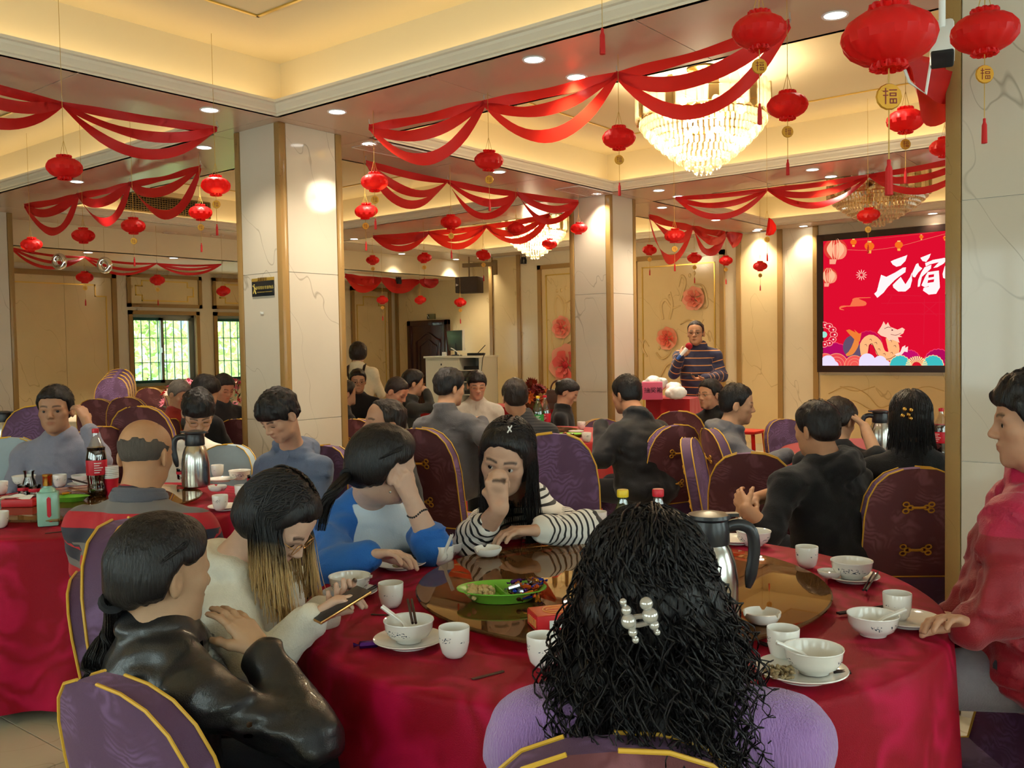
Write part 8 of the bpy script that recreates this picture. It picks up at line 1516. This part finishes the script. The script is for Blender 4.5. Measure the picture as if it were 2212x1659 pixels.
def ptxt(body, size, y, z, m): o = obj('printed_text', text_mesh(body, size, m), t); o.location = (-.0055, y, z); o.rotation_euler = (math.pi/2, 0, -math.pi/2)
ptxt('请保管好贵重物品', hw*.205, -hw*.2, -hh*.1, M_ptxt); ptxt('PLEASE TAKE CARE OF YOUR VALUABLES', hw*.075, -hw*.2, -hh*.55, M_ptxt); ptxt('温馨提示', hw*.22, 0, hh*.82, mat('plaque_brown_text', srgb(90, 60, 10), rough=.5))
MB().ball((-.006, hw*.74, hh*.28), hh*.09, 8, 6).tube([(-.006, hw*.72, hh*.15), (-.006, hw*.72, -hh*.25), (-.006, hw*.84, -hh*.65)], hh*.07, 6).tube([(-.006, hw*.72, -hh*.25), (-.006, hw*.6, -hh*.7)], hh*.07, 6).tube([(-.006, hw*.88, hh*.2), (-.006, hw*.72, 0), (-.006, hw*.56, -hh*.25)], hh*.05, 6).build('figure_pictogram', M_ptxt, t)
pn = np.array(atx(566, 676, PX[0][0]-.004)); t = thing('paper_scrap', 'tiny white paper scrap stuck on the big pillar', 'paper', pn); MB().box((0, 0, 0), (.003, .035, .014)).build('paper_strip', M_white, t, smooth=False); MB().box((-.002, .012, .004), (.002, .012, .012)).build('torn_corner', M_white, t, smooth=False)
M_chrome = mat('silver_foil', (.8, .82, .84), rough=.08, metal=1.0)
for (u, v, lab) in ((128, 565, 'silver ring foil balloon left above the tall wall panel'), (226, 573, 'silver ring foil balloon right above the tall wall panel')):
    p = np.array(at(u, v, 10.6)); t = thing('foil_balloon', lab, 'balloon', p, YAW-math.pi/2, group='silver foil balloons'); MB().tube([(.058*math.cos(a), 0, .066*math.sin(a)) for a in np.linspace(0, 6.283, 24, endpoint=False)], .032, 10, closed=True).build('ring_body', M_chrome, t); s_ = obj('string', strand_mesh((LOW if p[1] > YB-.02 else S)-float(p[2])-.085), t); s_.location = (0, 0, .09)
# ------------------------------------------------------------------ outside the windows
M_fac = mat('blue_grey_facade', srgb(170, 188, 200), rough=.6); M_facs = mat('white_facade_strip', srgb(226, 232, 236), rough=.5); M_facw = mat('facade_glass', srgb(120, 140, 158), rough=.15)
t = thing('tower_block', 'blue-grey office block with white vertical strips outside', 'building', (14, 34, -6)); MB().bb((-16, 0, 0), (18, 8, 26)).build('facade', M_fac, t, smooth=False)
for i in range(34): MB().bb((-16+i, -.35, 0), (-15.72+i, 0, 26)).build('white_strip', M_facs, t, smooth=False)
for j in range(13): MB().bb((-16, -.1, j*2+.3), (18, .0, j*2+1.3)).build('window_band', M_facw, t, smooth=False)
def tree(x, y, z, R_, H_, lab, c, seed):
    rs = np.random.RandomState(seed); t = thing('tree', lab, 'tree', (x, y, z)); MB().tube([(0, 0, 0), (.1, 0, H_*.4), (0, .1, H_*.75)], [.14, .1, .05], 8).tube([(.08, 0, H_*.4), (.8, .1, H_*.7)], [.06, .03], 6).tube([(.08, 0, H_*.45), (-.7, -.1, H_*.75)], [.06, .03], 6).build('trunk', M_wood, t)
    n = 5200; cl_ = rs.normal(size=(26, 3))*np.array([R_*.55, R_*.5, H_*.2])+np.array([0, 0, H_*.68]); ce = cl_[rs.randint(0, 26, n)]+rs.normal(size=(n, 3))*R_*.17; a = rs.normal(size=(n, 3)); a /= np.linalg.norm(a, axis=1, keepdims=True); b = np.cross(a, rs.normal(size=(n, 3))); b /= np.linalg.norm(b, axis=1, keepdims=True); L_ = rs.uniform(.07, .13, n)[:, None]
    V = np.stack([ce-a*L_, ce+b*L_*.45, ce+a*L_, ce-b*L_*.45], 1).reshape(-1, 3); tag(obj('leaves', np_mesh('leaves', V, np.arange(n*4).reshape(-1, 4), mat('leaf_'+c, {'light': srgb(206, 226, 150), 'mid': srgb(180, 212, 130)}[c], rough=.5)), t), kind='stuff')
tree(7.6, 17.5, -3.2, 1.6, 6.4, 'light green tree outside behind the first window', 'light', 1); tree(9.9, 18.5, -3.2, 1.8, 6.4, 'green tree outside between the first two windows', 'mid', 2); tree(12.4, 18, -3.2, 1.7, 6.0, 'green tree outside behind the second window', 'light', 3); tree(15.2, 19, -3.2, 1.7, 6.2, 'green tree outside behind the third window', 'mid', 4)
